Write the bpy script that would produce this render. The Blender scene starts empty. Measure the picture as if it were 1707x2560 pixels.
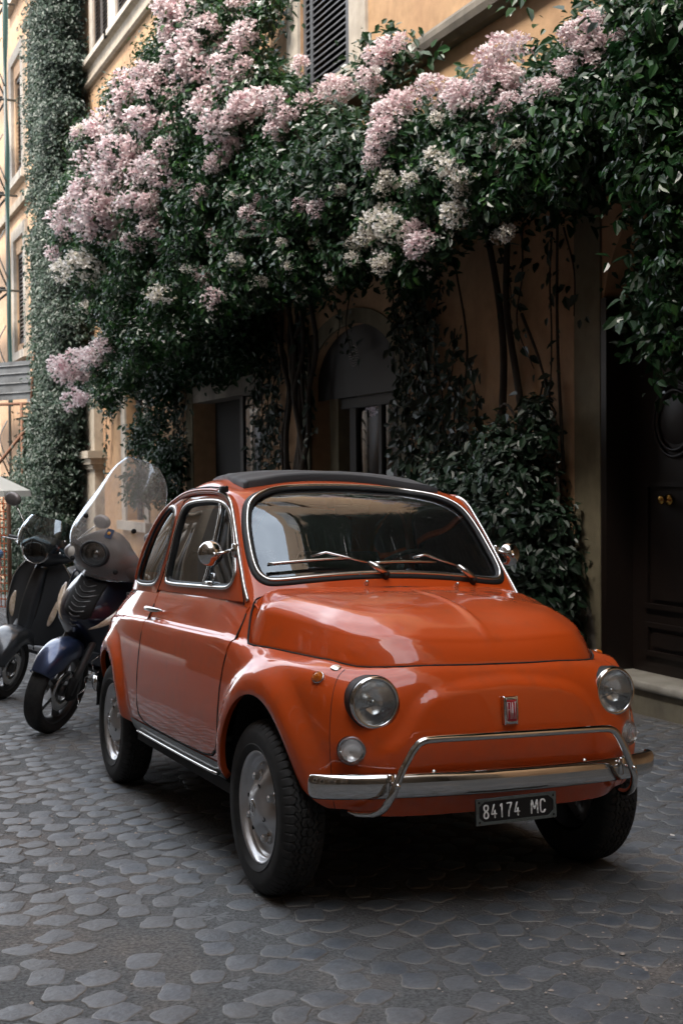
import bpy, math, random
import numpy as np
from mathutils import Matrix, Vector
from mathutils.geometry import delaunay_2d_cdt
R = math.radians
SC = bpy.context.scene
COL = SC.collection
rng = np.random.default_rng(7)
random.seed(7)

# =====================================================================  camera, sky, sun, exposure
cam_d = bpy.data.cameras.new('camera'); cam = bpy.data.objects.new('camera', cam_d); COL.objects.link(cam)
CAM = np.array([-1.87356804, -3.52340553, 1.27266147])
_cm = [[0.91429, 0.01894, -0.40462], [-0.40498, 0.02286, -0.91404], [-0.00806, 0.99956, 0.02857]]
M4 = Matrix(_cm).to_4x4(); M4.translation = Vector(CAM)
cam.matrix_world = M4
cam_d.sensor_fit = 'VERTICAL'; cam_d.sensor_height = 36; cam_d.lens = 44.16
cam_d.clip_start = .05; cam_d.clip_end = 800
cam_d.dof.use_dof = True; cam_d.dof.focus_distance = 3.7; cam_d.dof.aperture_fstop = 9.0
SC.camera = cam
SC.render.resolution_x = 682; SC.render.resolution_y = 1024
SUN_EL, SUN_AZ = R(55), R(243)        # azimuth measured clockwise from +Y
w = bpy.data.worlds.new('World'); SC.world = w; w.use_nodes = True
nt = w.node_tree; bg = nt.nodes['Background']
sky = nt.nodes.new('ShaderNodeTexSky'); sky.sky_type = 'NISHITA'; sky.sun_disc = False
sky.sun_elevation = SUN_EL; sky.sun_rotation = SUN_AZ; sky.dust_density = 4.0; sky.air_density = 1.0; sky.ozone_density = 1.0
# bright thin cloud over a hazy sky
tcw = nt.nodes.new('ShaderNodeTexCoord'); nzw = nt.nodes.new('ShaderNodeTexNoise'); nzw.inputs['Scale'].default_value = 2.6; nzw.inputs['Detail'].default_value = 7; nzw.inputs['Roughness'].default_value = .6
mrw = nt.nodes.new('ShaderNodeMapRange'); mrw.inputs[1].default_value = .34; mrw.inputs[2].default_value = .62; mrw.inputs[3].default_value = .25; mrw.inputs[4].default_value = .95
mxw = nt.nodes.new('ShaderNodeMix'); mxw.data_type = 'RGBA'; mxw.inputs[7].default_value = (10.6,11.1,11.8,1)
nt.links.new(tcw.outputs['Generated'], nzw.inputs['Vector']); nt.links.new(nzw.outputs[0], mrw.inputs[0]); nt.links.new(mrw.outputs[0], mxw.inputs[0]); nt.links.new(sky.outputs[0], mxw.inputs[6])
nt.links.new(mxw.outputs[2], bg.inputs[0]); bg.inputs[1].default_value = .14
sun_d = bpy.data.lights.new('sun', 'SUN'); sun_d.energy = 3.1; sun_d.angle = R(14); sun_d.color = (1, .93, .84)
sun = bpy.data.objects.new('sun', sun_d); COL.objects.link(sun)
sd = Vector((math.sin(SUN_AZ)*math.cos(SUN_EL), math.cos(SUN_AZ)*math.cos(SUN_EL), math.sin(SUN_EL)))
sun.rotation_euler = sd.to_track_quat('Z', 'Y').to_euler()
VS = SC.view_settings; VS.view_transform = 'Standard'; VS.look = 'None'; VS.gamma = 1; VS.use_curve_mapping = False
VS.exposure = 1.7

# =====================================================================  helpers
def tag(o, label=None, cat=None, group=None, kind=None, category=None):
    cat = cat or category
    for k, v in (('label', label), ('category', cat), ('group', group), ('kind', kind)):
        if v: o[k] = v
    return o
def empty(name, loc=(0,0,0), rz=0., **kw):
    o = bpy.data.objects.new(name, None); COL.objects.link(o); o.location = loc; o.rotation_euler = (0,0,rz)
    o.empty_display_size = .1
    return tag(o, **kw)
def mobj(name, V, F, mat, parent=None, smooth=True, attr=None, **kw):
    me = bpy.data.meshes.new(name)
    V = np.asarray(V, float).reshape(-1,3)
    if isinstance(F, np.ndarray):
        n = F.shape[0]; k = F.shape[1]
        me.vertices.add(len(V)); me.vertices.foreach_set('co', V.ravel().astype(np.float32))
        me.loops.add(n*k); me.loops.foreach_set('vertex_index', F.ravel().astype(np.int32))
        me.polygons.add(n); me.polygons.foreach_set('loop_start', (np.arange(n)*k).astype(np.int32))
        me.update(calc_edges=True)
    else:
        me.from_pydata([tuple(v) for v in V], [], [tuple(int(i) for i in f) for f in F]); me.update()
    me.polygons.foreach_set('use_smooth', np.full(len(me.polygons), bool(smooth)))
    if attr is not None:
        for an, av in attr.items():
            a = me.attributes.new(an, 'FLOAT', 'POINT'); a.data.foreach_set('value', np.asarray(av, np.float32))
    if mat is not None:
        for m_ in (mat if isinstance(mat, (list, tuple)) else [mat]): me.materials.append(m_)
    o = bpy.data.objects.new(name, me); COL.objects.link(o)
    if parent is not None: o.parent = parent
    return tag(o, **kw)
def set_normals(o, Nf, n):
    """exact sheet normals on the first n vertices, mesh normals elsewhere"""
    me = o.data; A = np.zeros(len(me.vertices)*3, np.float32); me.vertex_normals.foreach_get('vector', A); A = A.reshape(-1,3); A[:n] = Nf[:n]
    me.normals_split_custom_set_from_vertices([tuple(v) for v in A]); return o
def link_copy(src, parent=None, name=None, **kw):
    o = src.copy(); COL.objects.link(o)
    if parent is not None: o.parent = parent
    return tag(o, **kw)
class MB:
    def __init__(s): s.V = []; s.F = []
    def add(s, V, F):
        b = len(s.V); s.V += [tuple(v) for v in np.asarray(V, float).reshape(-1,3)]; s.F += [tuple(int(i)+b for i in f) for f in F]; return s
    def box(s, lo, hi, M=None, bev=0.):
        x0,y0,z0 = lo; x1,y1,z1 = hi
        if bev <= 0:
            V = [(x0,y0,z0),(x1,y0,z0),(x1,y1,z0),(x0,y1,z0),(x0,y0,z1),(x1,y0,z1),(x1,y1,z1),(x0,y1,z1)]
            F = [(0,3,2,1),(4,5,6,7),(0,1,5,4),(1,2,6,5),(2,3,7,6),(3,0,4,7)]
        else:
            b = bev; V = []; F = []
            def ring(z, i):
                return [(x0+i+b,y0+i,z),(x1-i-b,y0+i,z),(x1-i,y0+i+b,z),(x1-i,y1-i-b,z),(x1-i-b,y1-i,z),(x0+i+b,y1-i,z),(x0+i,y1-i-b,z),(x0+i,y0+i+b,z)]
            for z, i in ((z0, b*.7), (z0+b, 0), (z1-b, 0), (z1, b*.7)): V += ring(z, i)
            for k in range(3):
                for j in range(8): F.append((k*8+j, k*8+(j+1)%8, k*8+8+(j+1)%8, k*8+8+j))
            F.append(tuple(range(7,-1,-1))); F.append(tuple(range(24,32)))
        V = np.array(V, float)
        if M is not None: V = (np.array(M.to_3x3()) @ V.T).T + np.array(M.translation)
        return s.add(V, F)
    def tube(s, P, r, n=10, flat=1., closed=False, cap=True, up=None):
        V, F = tube_geo(P, r, n, flat, closed, cap, up); return s.add(V, F)
    def lathe(s, prof, n=32, M=None, close=False):
        V, F = lathe_geo(prof, n, close)
        if M is not None: V = (np.array(M.to_3x3()) @ V.T).T + np.array(M.translation)
        return s.add(V, F)
    def build(s, name, mat, parent=None, smooth=True, **kw):
        return mobj(name, s.V, s.F, mat, parent, smooth, **kw)
def sharp(o, deg=35):
    me = o.data
    try: me.set_sharp_from_angle(angle=R(deg))
    except Exception: pass
    return o
def smooth_path(P, n=8, closed=False):
    P = np.asarray(P, float); m = len(P); out = []
    rngk = range(m if closed else m-1)
    for i in rngk:
        if closed: a,b,c,d = P[(i-1)%m],P[i],P[(i+1)%m],P[(i+2)%m]
        else: a = P[i-1] if i>0 else 2*P[0]-P[1]; b = P[i]; c = P[i+1]; d = P[i+2] if i+2<m else 2*P[-1]-P[-2]
        for t in np.linspace(0,1,n,endpoint=False):
            out.append(.5*((2*b)+(-a+c)*t+(2*a-5*b+4*c-d)*t*t+(-a+3*b-3*c+d)*t**3))
    if not closed: out.append(P[-1])
    return np.array(out)
def tube_geo(P, r, n=10, flat=1., closed=False, cap=True, up=None):
    P = np.asarray(P, float); m = len(P); r = np.broadcast_to(np.asarray(r, float), (m,))
    if closed: T = np.roll(P,-1,0)-np.roll(P,1,0)
    else: T = np.gradient(P, axis=0)
    T = T/(np.linalg.norm(T,axis=1)[:,None]+1e-12)
    U = np.zeros_like(P)
    if up is None:
        u = np.cross(T[0], (0,0,1.)); 
        if np.linalg.norm(u) < .1: u = np.cross(T[0], (1.,0,0))
        u /= np.linalg.norm(u)
        for i in range(m):
            u = u - T[i]*np.dot(u,T[i]); u /= np.linalg.norm(u)+1e-12; U[i] = u
    else:
        up = np.broadcast_to(np.asarray(up,float),(m,3)); U = up - T*np.sum(up*T,1)[:,None]; U /= np.linalg.norm(U,axis=1)[:,None]+1e-12
    B = np.cross(T,U); V = []
    for i in range(m):
        for k in range(n):
            a = 2*math.pi*k/n; V.append(P[i]+r[i]*(math.cos(a)*flat*U[i]+math.sin(a)*B[i]))
    F = []
    for i in range(m if closed else m-1):
        j = (i+1)%m
        for k in range(n): F.append((i*n+k, i*n+(k+1)%n, j*n+(k+1)%n, j*n+k))
    if cap and not closed: F.append(tuple(range(n-1,-1,-1))); F.append(tuple((m-1)*n+k for k in range(n)))
    return np.array(V), F
def lathe_geo(prof, n=32, close=False):
    # profile of (radius, height); axis = local z
    prof = np.asarray(prof,float); m = len(prof); V = []
    for r,z in prof:
        for k in range(n):
            a = 2*math.pi*k/n; V.append((r*math.cos(a), r*math.sin(a), z))
    F = []
    for i in range(m-1):
        for k in range(n): F.append((i*n+k, i*n+(k+1)%n, (i+1)*n+(k+1)%n, (i+1)*n+k))
    if close:
        for k in range(n): F.append(((m-1)*n+k, (m-1)*n+(k+1)%n, (k+1)%n, k))
    return np.array(V), F
def axisM(loc, axis, roll=0.):
    q = Vector(axis).to_track_quat('Z','Y'); M = q.to_matrix().to_4x4() @ Matrix.Rotation(roll,4,'Z'); M.translation = Vector(loc); return M
def inpoly(P, poly):
    x, y = P[:,0], P[:,1]; c = np.zeros(len(P), bool); q = np.asarray(poly); j = len(q)-1
    for i in range(len(q)):
        yi, yj, xi, xj = q[i,1], q[j,1], q[i,0], q[j,0]
        if yi != yj: c ^= ((yi > y) != (yj > y)) & (x < (xj-xi)*(y-yi)/(yj-yi)+xi)
        j = i
    return c
def edist(P, poly):
    q = np.asarray(poly); d = np.full(len(P), 9e9)
    for i in range(len(q)):
        a, b = q[i], q[(i+1)%len(q)]; ab = b-a; t = np.clip(((P-a)@ab)/(ab@ab+1e-15),0,1)
        d = np.minimum(d, np.linalg.norm(P-a-t[:,None]*ab,axis=1))
    return d
def resample(poly, step, closed=True):
    q = np.asarray(poly,float); out = []
    m = len(q) if closed else len(q)-1
    for i in range(m):
        a, b = q[i], q[(i+1)%len(q)]; k = max(1, int(math.ceil(np.linalg.norm(b-a)/step)))
        for t in range(k): out.append(a+(b-a)*t/k)
    if not closed: out.append(q[-1])
    return np.array(out)
def cdt(outer, holes, step, bstep=None):
    """triangulates a 2-D outline with holes, filled with a regular grid of inner points"""
    bstep = bstep or step
    loops = [resample(outer, bstep)]+[resample(h_, bstep) for h_ in holes]
    lo = loops[0].min(0); hi = loops[0].max(0)
    gx, gy = np.meshgrid(np.arange(lo[0]+step*.5,hi[0],step), np.arange(lo[1]+step*.5,hi[1],step), indexing='ij')
    G = np.stack([gx.ravel(),gy.ravel()],1)
    ok = inpoly(G, loops[0])
    for h_ in loops[1:]: ok &= ~inpoly(G, h_)
    G = G[ok]
    for l in loops: G = G[edist(G, l) > step*.45]
    co = []; ed = []
    for l in loops:
        b = len(co); co += [Vector(p) for p in l]; ed += [(b+i, b+(i+1)%len(l)) for i in range(len(l))]
    nb = len(co); co += [Vector(p) for p in G]
    V, E, F, ov, oe, of = delaunay_2d_cdt(co, ed, [], 1, 1e-7)
    V = np.array([tuple(v) for v in V]); T = np.array([f for f in F if len(f) == 3])
    c = V[T].mean(1); ok = inpoly(c, loops[0])
    for h_ in loops[1:]: ok &= ~inpoly(c, h_)
    # boundary loops as indices of output verts
    inv = {}
    for i, o_ in enumerate(ov):
        for a in o_: inv[a] = i
    bl = []; b = 0
    for l in loops:
        bl.append([inv[b+i] for i in range(len(l)) if b+i in inv]); b += len(l)
    return V, T[ok], bl
# ----- materials
MATS = {}
def nodes(m): return m.node_tree.nodes, m.node_tree.links
def pmat(name, col=(.5,.5,.5), rough=.5, metal=0., coat=0., coatr=.05, spec=.5, trans=0., ior=1.45, emis=None, noise=None, bump=None, sheen=0., alpha=None):
    m = bpy.data.materials.new(name); m.use_nodes = True; N, L = nodes(m); b = N['Principled BSDF']
    b.inputs['Base Color'].default_value = (*col,1); b.inputs['Roughness'].default_value = rough; b.inputs['Metallic'].default_value = metal
    b.inputs['Coat Weight'].default_value = coat; b.inputs['Coat Roughness'].default_value = coatr
    b.inputs['Specular IOR Level'].default_value = spec; b.inputs['Transmission Weight'].default_value = trans; b.inputs['IOR'].default_value = ior
    b.inputs['Sheen Weight'].default_value = sheen
    tc = N.new('ShaderNodeTexCoord')
    if noise:      # (scale, other colour, contrast lo, hi)
        nz = N.new('ShaderNodeTexNoise'); nz.inputs['Scale'].default_value = noise[0]; nz.inputs['Detail'].default_value = 6; nz.inputs['Roughness'].default_value = .65
        rp = N.new('ShaderNodeMapRange'); rp.inputs[1].default_value = noise[2]; rp.inputs[2].default_value = noise[3]
        mx = N.new('ShaderNodeMix'); mx.data_type = 'RGBA'; mx.inputs[6].default_value = (*col,1); mx.inputs[7].default_value = (*noise[1],1)
        L.new(tc.outputs['Object'], nz.inputs['Vector']); L.new(nz.outputs[0], rp.inputs[0]); L.new(rp.outputs[0], mx.inputs[0]); L.new(mx.outputs[2], b.inputs['Base Color'])
        m['mix'] = mx.name
    if bump:       # (scale, strength, distance)
        nz = N.new('ShaderNodeTexNoise'); nz.inputs['Scale'].default_value = bump[0]; nz.inputs['Detail'].default_value = 5
        bp = N.new('ShaderNodeBump'); bp.inputs['Strength'].default_value = bump[1]; bp.inputs['Distance'].default_value = bump[2]
        L.new(tc.outputs['Object'], nz.inputs['Vector']); L.new(nz.outputs[0], bp.inputs['Height']); L.new(bp.outputs[0], b.inputs['Normal'])
    MATS[name] = m; return m
def addnoise(m, sock, scale, a, b_, lo=.3, hi=.7, coord='Object', stretch=None):
    N, L = nodes(m); bs = N['Principled BSDF']; tc = N.new('ShaderNodeTexCoord'); nz = N.new('ShaderNodeTexNoise'); nz.inputs['Scale'].default_value = scale; nz.inputs['Detail'].default_value = 5
    rp = N.new('ShaderNodeMapRange'); rp.inputs[1].default_value = lo; rp.inputs[2].default_value = hi; rp.inputs[3].default_value = a; rp.inputs[4].default_value = b_
    if stretch:
        mp = N.new('ShaderNodeMapping'); mp.inputs['Scale'].default_value = stretch; L.new(tc.outputs[coord], mp.inputs[0]); L.new(mp.outputs[0], nz.inputs['Vector'])
    else: L.new(tc.outputs[coord], nz.inputs['Vector'])
    L.new(nz.outputs[0], rp.inputs[0]); L.new(rp.outputs[0], bs.inputs[sock])
def glassmat(name, tint=(.8,.85,.82), refl=1.0, rough=.0, dirt=.0, dirtcol=(.4,.38,.35)):
    m = bpy.data.materials.new(name); m.use_nodes = True; N, L = nodes(m); N.remove(N['Principled BSDF']); out = N['Material Output']
    tr = N.new('ShaderNodeBsdfTransparent'); tr.inputs[0].default_value = (*tint,1)
    gl = N.new('ShaderNodeBsdfGlossy'); gl.inputs['Roughness'].default_value = rough; gl.inputs['Color'].default_value = (.84,.92,1,1)
    fr = N.new('ShaderNodeFresnel'); fr.inputs[0].default_value = 1.52
    mu = N.new('ShaderNodeMath'); mu.operation = 'MULTIPLY'; mu.use_clamp = True; mu.inputs[1].default_value = 1.7*refl
    mx = N.new('ShaderNodeMixShader'); L.new(fr.outputs[0], mu.inputs[0]); L.new(mu.outputs[0], mx.inputs[0]); L.new(tr.outputs[0], mx.inputs[1]); L.new(gl.outputs[0], mx.inputs[2])
    last = mx
    if dirt > 0:
        df = N.new('ShaderNodeBsdfDiffuse'); df.inputs[0].default_value = (*dirtcol,1)
        tc = N.new('ShaderNodeTexCoord'); nz = N.new('ShaderNodeTexNoise'); nz.inputs['Scale'].default_value = 9; nz.inputs['Detail'].default_value = 9; nz.inputs['Roughness'].default_value = .75
        rp = N.new('ShaderNodeMapRange'); rp.inputs[1].default_value = .3; rp.inputs[2].default_value = .75; rp.inputs[3].default_value = dirt*.35; rp.inputs[4].default_value = dirt
        L.new(tc.outputs['Object'], nz.inputs['Vector']); L.new(nz.outputs[0], rp.inputs[0])
        m2 = N.new('ShaderNodeMixShader'); L.new(rp.outputs[0], m2.inputs[0]); L.new(mx.outputs[0], m2.inputs[1]); L.new(df.outputs[0], m2.inputs[2]); last = m2
    L.new(last.outputs[0], out.inputs[0]); MATS[name] = m; return m
# ----- stroke lettering
GLY = {
'8': [[(.5,1),(.2,.95),(.1,.78),(.25,.6),(.5,.53),(.8,.4),(.92,.22),(.8,.05),(.5,0),(.2,.05),(.08,.22),(.2,.4),(.5,.53),(.75,.6),(.9,.78),(.8,.95),(.5,1)]],
'4': [[(.55,1),(.05,.28),(.95,.28)],[(.68,.55),(.68,0)]],
'1': [[(.25,.85),(.55,1),(.55,0)]],
'7': [[(.05,1),(.95,1),(.45,.4),(.35,0)]],
'M': [[(0,0),(.08,1),(.5,.35),(.92,1),(1,0)]],
'C': [[(.95,.82),(.8,.97),(.5,1),(.2,.95),(.06,.75),(.06,.25),(.2,.05),(.5,0),(.8,.03),(.95,.18)]],
'F': [[(0,0),(0,1),(1,1)],[(0,.55),(.8,.55)]],
'I': [[(.5,0),(.5,1)]],
'A': [[(0,0),(.5,1),(1,0)],[(.2,.35),(.8,.35)]],
'T': [[(0,1),(1,1)],[(.5,1),(.5,0)]],
}
def strokes(text, cw, ch, gap, th, depth=.0015):
    """letters in the x-z plane facing -y, origin at left foot of the first letter"""
    mb = MB(); x = 0
    for c in text:
        if c == ' ': x += cw*.85; continue
        wd = cw*(.25 if c == 'I' else (1.25 if c == 'M' else 1))
        for st in GLY[c]:
            P = np.array([(x+p[0]*wd, p[1]*ch) for p in st])
            if len(P) > 4: P = smooth_path(P, 3)
            d = depth*(1+.06*(len(mb.F)%5))
            for a, b in zip(P[:-1], P[1:]):
                t = b-a; t = t/(np.linalg.norm(t)+1e-9); n_ = np.array((-t[1],t[0]))*th*.5
                q = [a+n_,a-n_,b-n_,b+n_]; V = [(p[0],0,p[1]) for p in q]+[(p[0],-d,p[1]) for p in q]
                mb.add(V,[(4,5,6,7),(0,4,7,3),(1,2,6,5),(0,1,5,4),(2,3,7,6)])
                d += depth*.004
            for a in P:
                d += depth*.004; V = [(a[0]+th*.5*math.cos(k*math.pi/5),-d,a[1]+th*.5*math.sin(k*math.pi/5)) for k in range(10)]; mb.add(V,[tuple(range(10))])
        x += wd+gap
    return mb, x-gap

# =====================================================================  car surfaces: smooth sheets through measured points
# ---------- smooth control nets (uniform cubic B-spline, pre-compensated so it nearly passes through its points)
def _pad(P,axis):
    a=np.take(P,[0],axis);b=np.take(P,[1],axis);c=np.take(P,[-1],axis);d=np.take(P,[-2],axis)
    return np.concatenate([2*a-b,P,2*c-d],axis)
def _bas(t):
    return np.stack([(1-t)**3,3*t**3-6*t**2+4,-3*t**3+3*t**2+3*t+1,t**3],-1)/6
def _ev1(P,u):            # P (n,...), u in [0,n-1]
    n=P.shape[0];Q=_pad(P,0);i=np.clip(np.floor(u).astype(int),0,n-2);b=_bas(u-i)
    return sum(b[:,k].reshape((-1,)+(1,)*(P.ndim-1))*Q[i+k] for k in range(4))
def _comp(P,it=6):
    Q=P.copy()
    for _ in range(it):
        E=P-_ev1(Q,np.arange(P.shape[0],dtype=float));Q=Q+E
    return Q
class Net:
    def __init__(s,P):
        P=np.array(P,float)
        Q=_comp(P);Q=np.swapaxes(_comp(np.swapaxes(Q,0,1)),0,1)
        s.Q=Q;s.n,s.m=P.shape[:2]
    def __call__(s,u,v):
        u=np.clip(np.atleast_1d(u),0,s.n-1-1e-9);v=np.clip(np.atleast_1d(v),0,s.m-1-1e-9)
        Q=_pad(_pad(s.Q,0),1);i=np.floor(u).astype(int);j=np.floor(v).astype(int)
        a=_bas(u-i);b=_bas(v-j);out=0
        for k in range(4):
            for l in range(4): out=out+(a[:,k]*b[:,l])[:,None]*Q[i+k,j+l]
        return out
# ---------- lower shell
BASE=[(0,-.440),(.12,-.438),(.24,-.432),(.35,-.420),(.43,-.398),(.490,-.355),(.54,-.290),(.574,-.205),(.600,-.05),(.615,.13),(.624,.35),(.633,.70),(.636,1.0),(.636,1.3),(.632,1.55),(.624,1.75),(.61,1.93),(.575,2.09),(.50,2.23),(.38,2.33),(.20,2.39),(0,2.41)]
PROF={ # (inset, z) rows
'nose':[(.07,.27),(.035,.32),(.012,.40),(.0,.48),(.0,.55),(.008,.61),(.017,.648),(.028,.672),(.040,.69),(.054,.703),(.072,.713),(.105,.718)],
'corner':[(.07,.27),(.04,.32),(.014,.40),(.0,.48),(.004,.54),(.014,.60),(.030,.64),(.046,.663),(.062,.679),(.080,.691),(.098,.699),(.13,.703)],
'fender':[(.06,.27),(.025,.32),(.006,.40),(.0,.48),(.0,.55),(.007,.62),(.018,.665),(.032,.692),(.050,.706),(.072,.714),(.095,.719),(.13,.722)],
'cowl':[(.05,.27),(.02,.32),(.004,.40),(.0,.48),(.003,.56),(.010,.64),(.018,.695),(.026,.728),(.040,.755),(.062,.80),(.098,.86),(.125,.885)],
'door':[(.05,.27),(.02,.32),(.004,.40),(.0,.48),(.003,.56),(.010,.64),(.018,.70),(.027,.735),(.040,.76),(.055,.81),(.078,.865),(.105,.885)],
'tail':[(.10,.27),(.05,.32),(.02,.40),(.005,.48),(.0,.56),(.01,.64),(.025,.70),(.045,.74),(.075,.78),(.13,.83),(.20,.875),(.26,.90)],
}
STP=['nose','nose','nose',('nose','corner',.6),'corner','corner',('corner','fender',.4),('corner','fender',.85),'fender',('fender','cowl',.22),'cowl','door','door','door','door',('door','tail',.15),('door','tail',.4),('door','tail',.7),'tail','tail','tail','tail']
def plan_normals(B):
    B=np.array(B);t=np.gradient(B,axis=0);n=np.stack([-(-t[:,1]),-t[:,0]],1) # outward
    n=n/np.linalg.norm(n,axis=1)[:,None];n[0]=(0,-1);n[-1]=(0,1);return n
_B=np.array(BASE);_N=plan_normals(BASE)
def _net_low():
    rows=[]
    for i in range(len(_B)):
        p=STP[i]
        if isinstance(p,tuple): pr=np.array(PROF[p[0]])*(1-p[2])+np.array(PROF[p[1]])*p[2]
        else: pr=np.array(PROF[p])
        q=_B[i]-_N[i]*pr[:,:1]
        rows.append(np.concatenate([q,pr[:,1:]],1))
    A=np.array(rows)
    # mirrored columns for symmetric smoothness at the centreline
    return A
_A=_net_low()
_mir=lambda a:a*np.array([-1,1,1])
LOW=Net(np.concatenate([_mir(_A[3:0:-1]),_A,_mir(_A[-2:-5:-1])],0)) # u offset 3
def ss(e0,e1,x):
    t=np.clip((x-e0)/(e1-e0),0,1);return t*t*(3-2*t)
FA=(.002,.262,.268,.335);RA=(1.845,.268,.28,.305)
SW=np.array([(0,.664),(.10,.658),(.17,.648),(.225,.636),(.268,.615),(.298,.580),(.318,.54),(.35,.505),(.42,.47)])
_t=np.linspace(0,len(SW)-1,60);_SWp=np.stack([np.interp(_t,np.arange(len(SW)),SW[:,k]) for k in (0,1)],1)
for _ in range(6): _SWp[1:-1]=.25*_SWp[:-2]+.5*_SWp[1:-1]+.25*_SWp[2:]
def swd(x,z):
    P=np.stack([x,z],1);best=np.full(len(P),9.);
    for a,b in zip(_SWp[:-1],_SWp[1:]):
        ab=b-a;t=np.clip(((P-a)@ab)/(ab@ab),0,1);best=np.minimum(best,np.linalg.norm(P-a-t[:,None]*ab,axis=1))
    zz=np.interp(x,_SWp[:,0],_SWp[:,1]);return np.where(z<zz,best,-best)
def disp(p):
    x=np.abs(p[:,0]);y=p[:,1];z=p[:,2];d=np.zeros(len(p))
    for (cy,cz,a,b),amp in ((FA,.026),(RA,.026)):
        r=np.hypot((y-cy)/a,(z-cz)/b);r=np.where(z<cz,np.abs(y-cy)/a,r)
        side=ss(.40,.52,x)
        bead=np.where(r<1.09,ss(.84,1.03,r),1-ss(1.09,1.36,r))
        d+=amp*bead*side*ss(.25,.34,z)*(1-.0*z)
    # nose swage: centre panel stands proud below the curve
    front=ss(-.25,-.33,y)*(y<0)
    zz=np.interp(x,SW[:,0],SW[:,1]);xx=np.interp(-z,-SW[::1,1],SW[:,0])
    m_=front>0
    if m_.any(): q_=swd(x[m_],z[m_]);d[m_]+=front[m_]*.014*ss(-.022,.024,q_)*ss(.46,.34,x[m_])
    # crisp shoulder crease along doors and wings
    zs=np.interp(y,[-.30,-.1,.2,.35,1.2,1.7,2.1],[.690,.712,.735,.744,.742,.728,.70])
    d-=.011*ss(zs-.010,zs+.012,z)*ss(-.30,-.12,y)*ss(2.35,2.0,y)*ss(.30,.42,x)*np.where(y<.16,.45,1.)
    return d
def low(u,v,off=0.):
    u=np.atleast_1d(np.asarray(u,float));v=np.atleast_1d(np.asarray(v,float))
    e=1e-3
    def base(u,v):return LOW(u+3,v)
    p=base(u,v);du=base(u+e,v)-base(u-e,v);dv=base(u,v+e)-base(u,np.maximum(v-e,0))
    n=np.cross(du,dv);n/=np.linalg.norm(n,axis=1)[:,None]+1e-12
    return p+n*(disp(p)+off)[:,None]
# ---------- greenhouse
GZ=[.84,.92,1.00,1.09,1.17,1.225]
G=[
[(0,.235),(.22,.245),(.39,.28),(.47,.31),(.522,.335),(.542,.45),(.556,.85),(.560,1.25),(.55,1.68),(.50,1.88),(.34,1.99),(0,2.03)],
[(0,.318),(.22,.323),(.385,.338),(.466,.367),(.513,.400),(.530,.53),(.545,.88),(.548,1.23),(.542,1.65),(.485,1.82),(.32,1.92),(0,1.96)],
[(0,.402),(.22,.408),(.385,.424),(.466,.442),(.501,.470),(.518,.60),(.534,.90),(.537,1.20),(.528,1.60),(.465,1.74),(.30,1.84),(0,1.875)],
[(0,.497),(.22,.503),(.375,.517),(.455,.524),(.488,.548),(.504,.66),(.518,.92),(.520,1.17),(.510,1.53),(.44,1.66),(.28,1.75),(0,1.785)],
[(0,.588),(.20,.593),(.34,.604),(.431,.594),(.473,.620),(.488,.72),(.500,.93),(.502,1.14),(.492,1.42),(.41,1.55),(.26,1.64),(0,1.67)],
[(0,.665),(.19,.670),(.31,.682),(.402,.664),(.462,.690),(.475,.79),(.483,.95),(.484,1.11),(.474,1.29),(.38,1.42),(.24,1.50),(0,1.54)]]
def _curve(r, k):
    xe, ye = r[3] if r[3][0] > .4 else r[2]; xe = r[3][0]; ye = r[3][1]
    return [(x, ye-k*(xe*xe-x*x)) if j < 3 else (x,y) for j,(x,y) in enumerate(r)]
G = [_curve(r, k) for r, k in zip(G, (.28,.28,.28,.28,.26,.16))]
G3=[[(x,y,z) for x,y in r] for r,z in zip(G,GZ)]
G3.append([(0,.75,1.258),(.18,.755,1.256),(.29,.77,1.252),(.37,.76,1.249),(.432,.79,1.252),(.448,.86,1.262),(.454,.96,1.268),(.452,1.08,1.268),(.43,1.20,1.262),(.35,1.28,1.262),(.22,1.35,1.262),(0,1.38,1.265)])
G3.append([(0,.86,1.287),(.15,.865,1.285),(.26,.875,1.281),(.33,.88,1.278),(.37,.90,1.281),(.385,.94,1.287),(.388,1.0,1.29),(.38,1.07,1.29),(.36,1.14,1.288),(.28,1.19,1.288),(.18,1.22,1.29),(0,1.24,1.295)])
def _sc(r,k,z): return [(x*k,1.05+(y-1.05)*k,z) for x,y,_ in r]
G3.append(_sc(G3[-1],.55,1.308));G3.append(_sc(G3[-2],.02,1.314))
_G=np.array(G3).transpose(1,0,2)
GRN=Net(np.concatenate([_mir(_G[3:0:-1]),_G,_mir(_G[-2:-5:-1])],0))
def green(u,v,off=0.):
    u=np.atleast_1d(np.asarray(u,float));v=np.atleast_1d(np.asarray(v,float));e=1e-3
    f=lambda a,b:GRN(a+3,b)
    p=f(u,v);du=f(u+e,v)-f(u-e,v);dv=f(u,v+e)-f(u,np.maximum(v-e,0))
    n=np.cross(du,dv);n/=np.linalg.norm(n,axis=1)[:,None]+1e-12
    return p+n*np.asarray(off).reshape(-1,1)*1.0
# ---------- bonnet: polar dome from the rear centre over the gap outline (half, x>=0)
GAP=[(0,-.392,.717),(.12,-.390,.717),(.22,-.383,.717),(.30,-.365,.716),(.365,-.325,.713),(.41,-.265,.711),(.445,-.18,.711),(.475,-.08,.714),(.50,.03,.719),(.545,.12,.727),(.573,.19,.742),(.578,.232,.775),(.562,.270,.820),(.530,.305,.856),(.48,.320,.872),(.38,.315,.887),(.25,.305,.898),(.12,.298,.903),(0,.296,.905)]

# =====================================================================  the car
P_ = pmat
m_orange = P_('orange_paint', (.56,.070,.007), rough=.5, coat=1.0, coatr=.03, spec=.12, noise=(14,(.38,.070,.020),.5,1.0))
addnoise(m_orange, 'Coat Roughness', 60, .02, .10)
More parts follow.
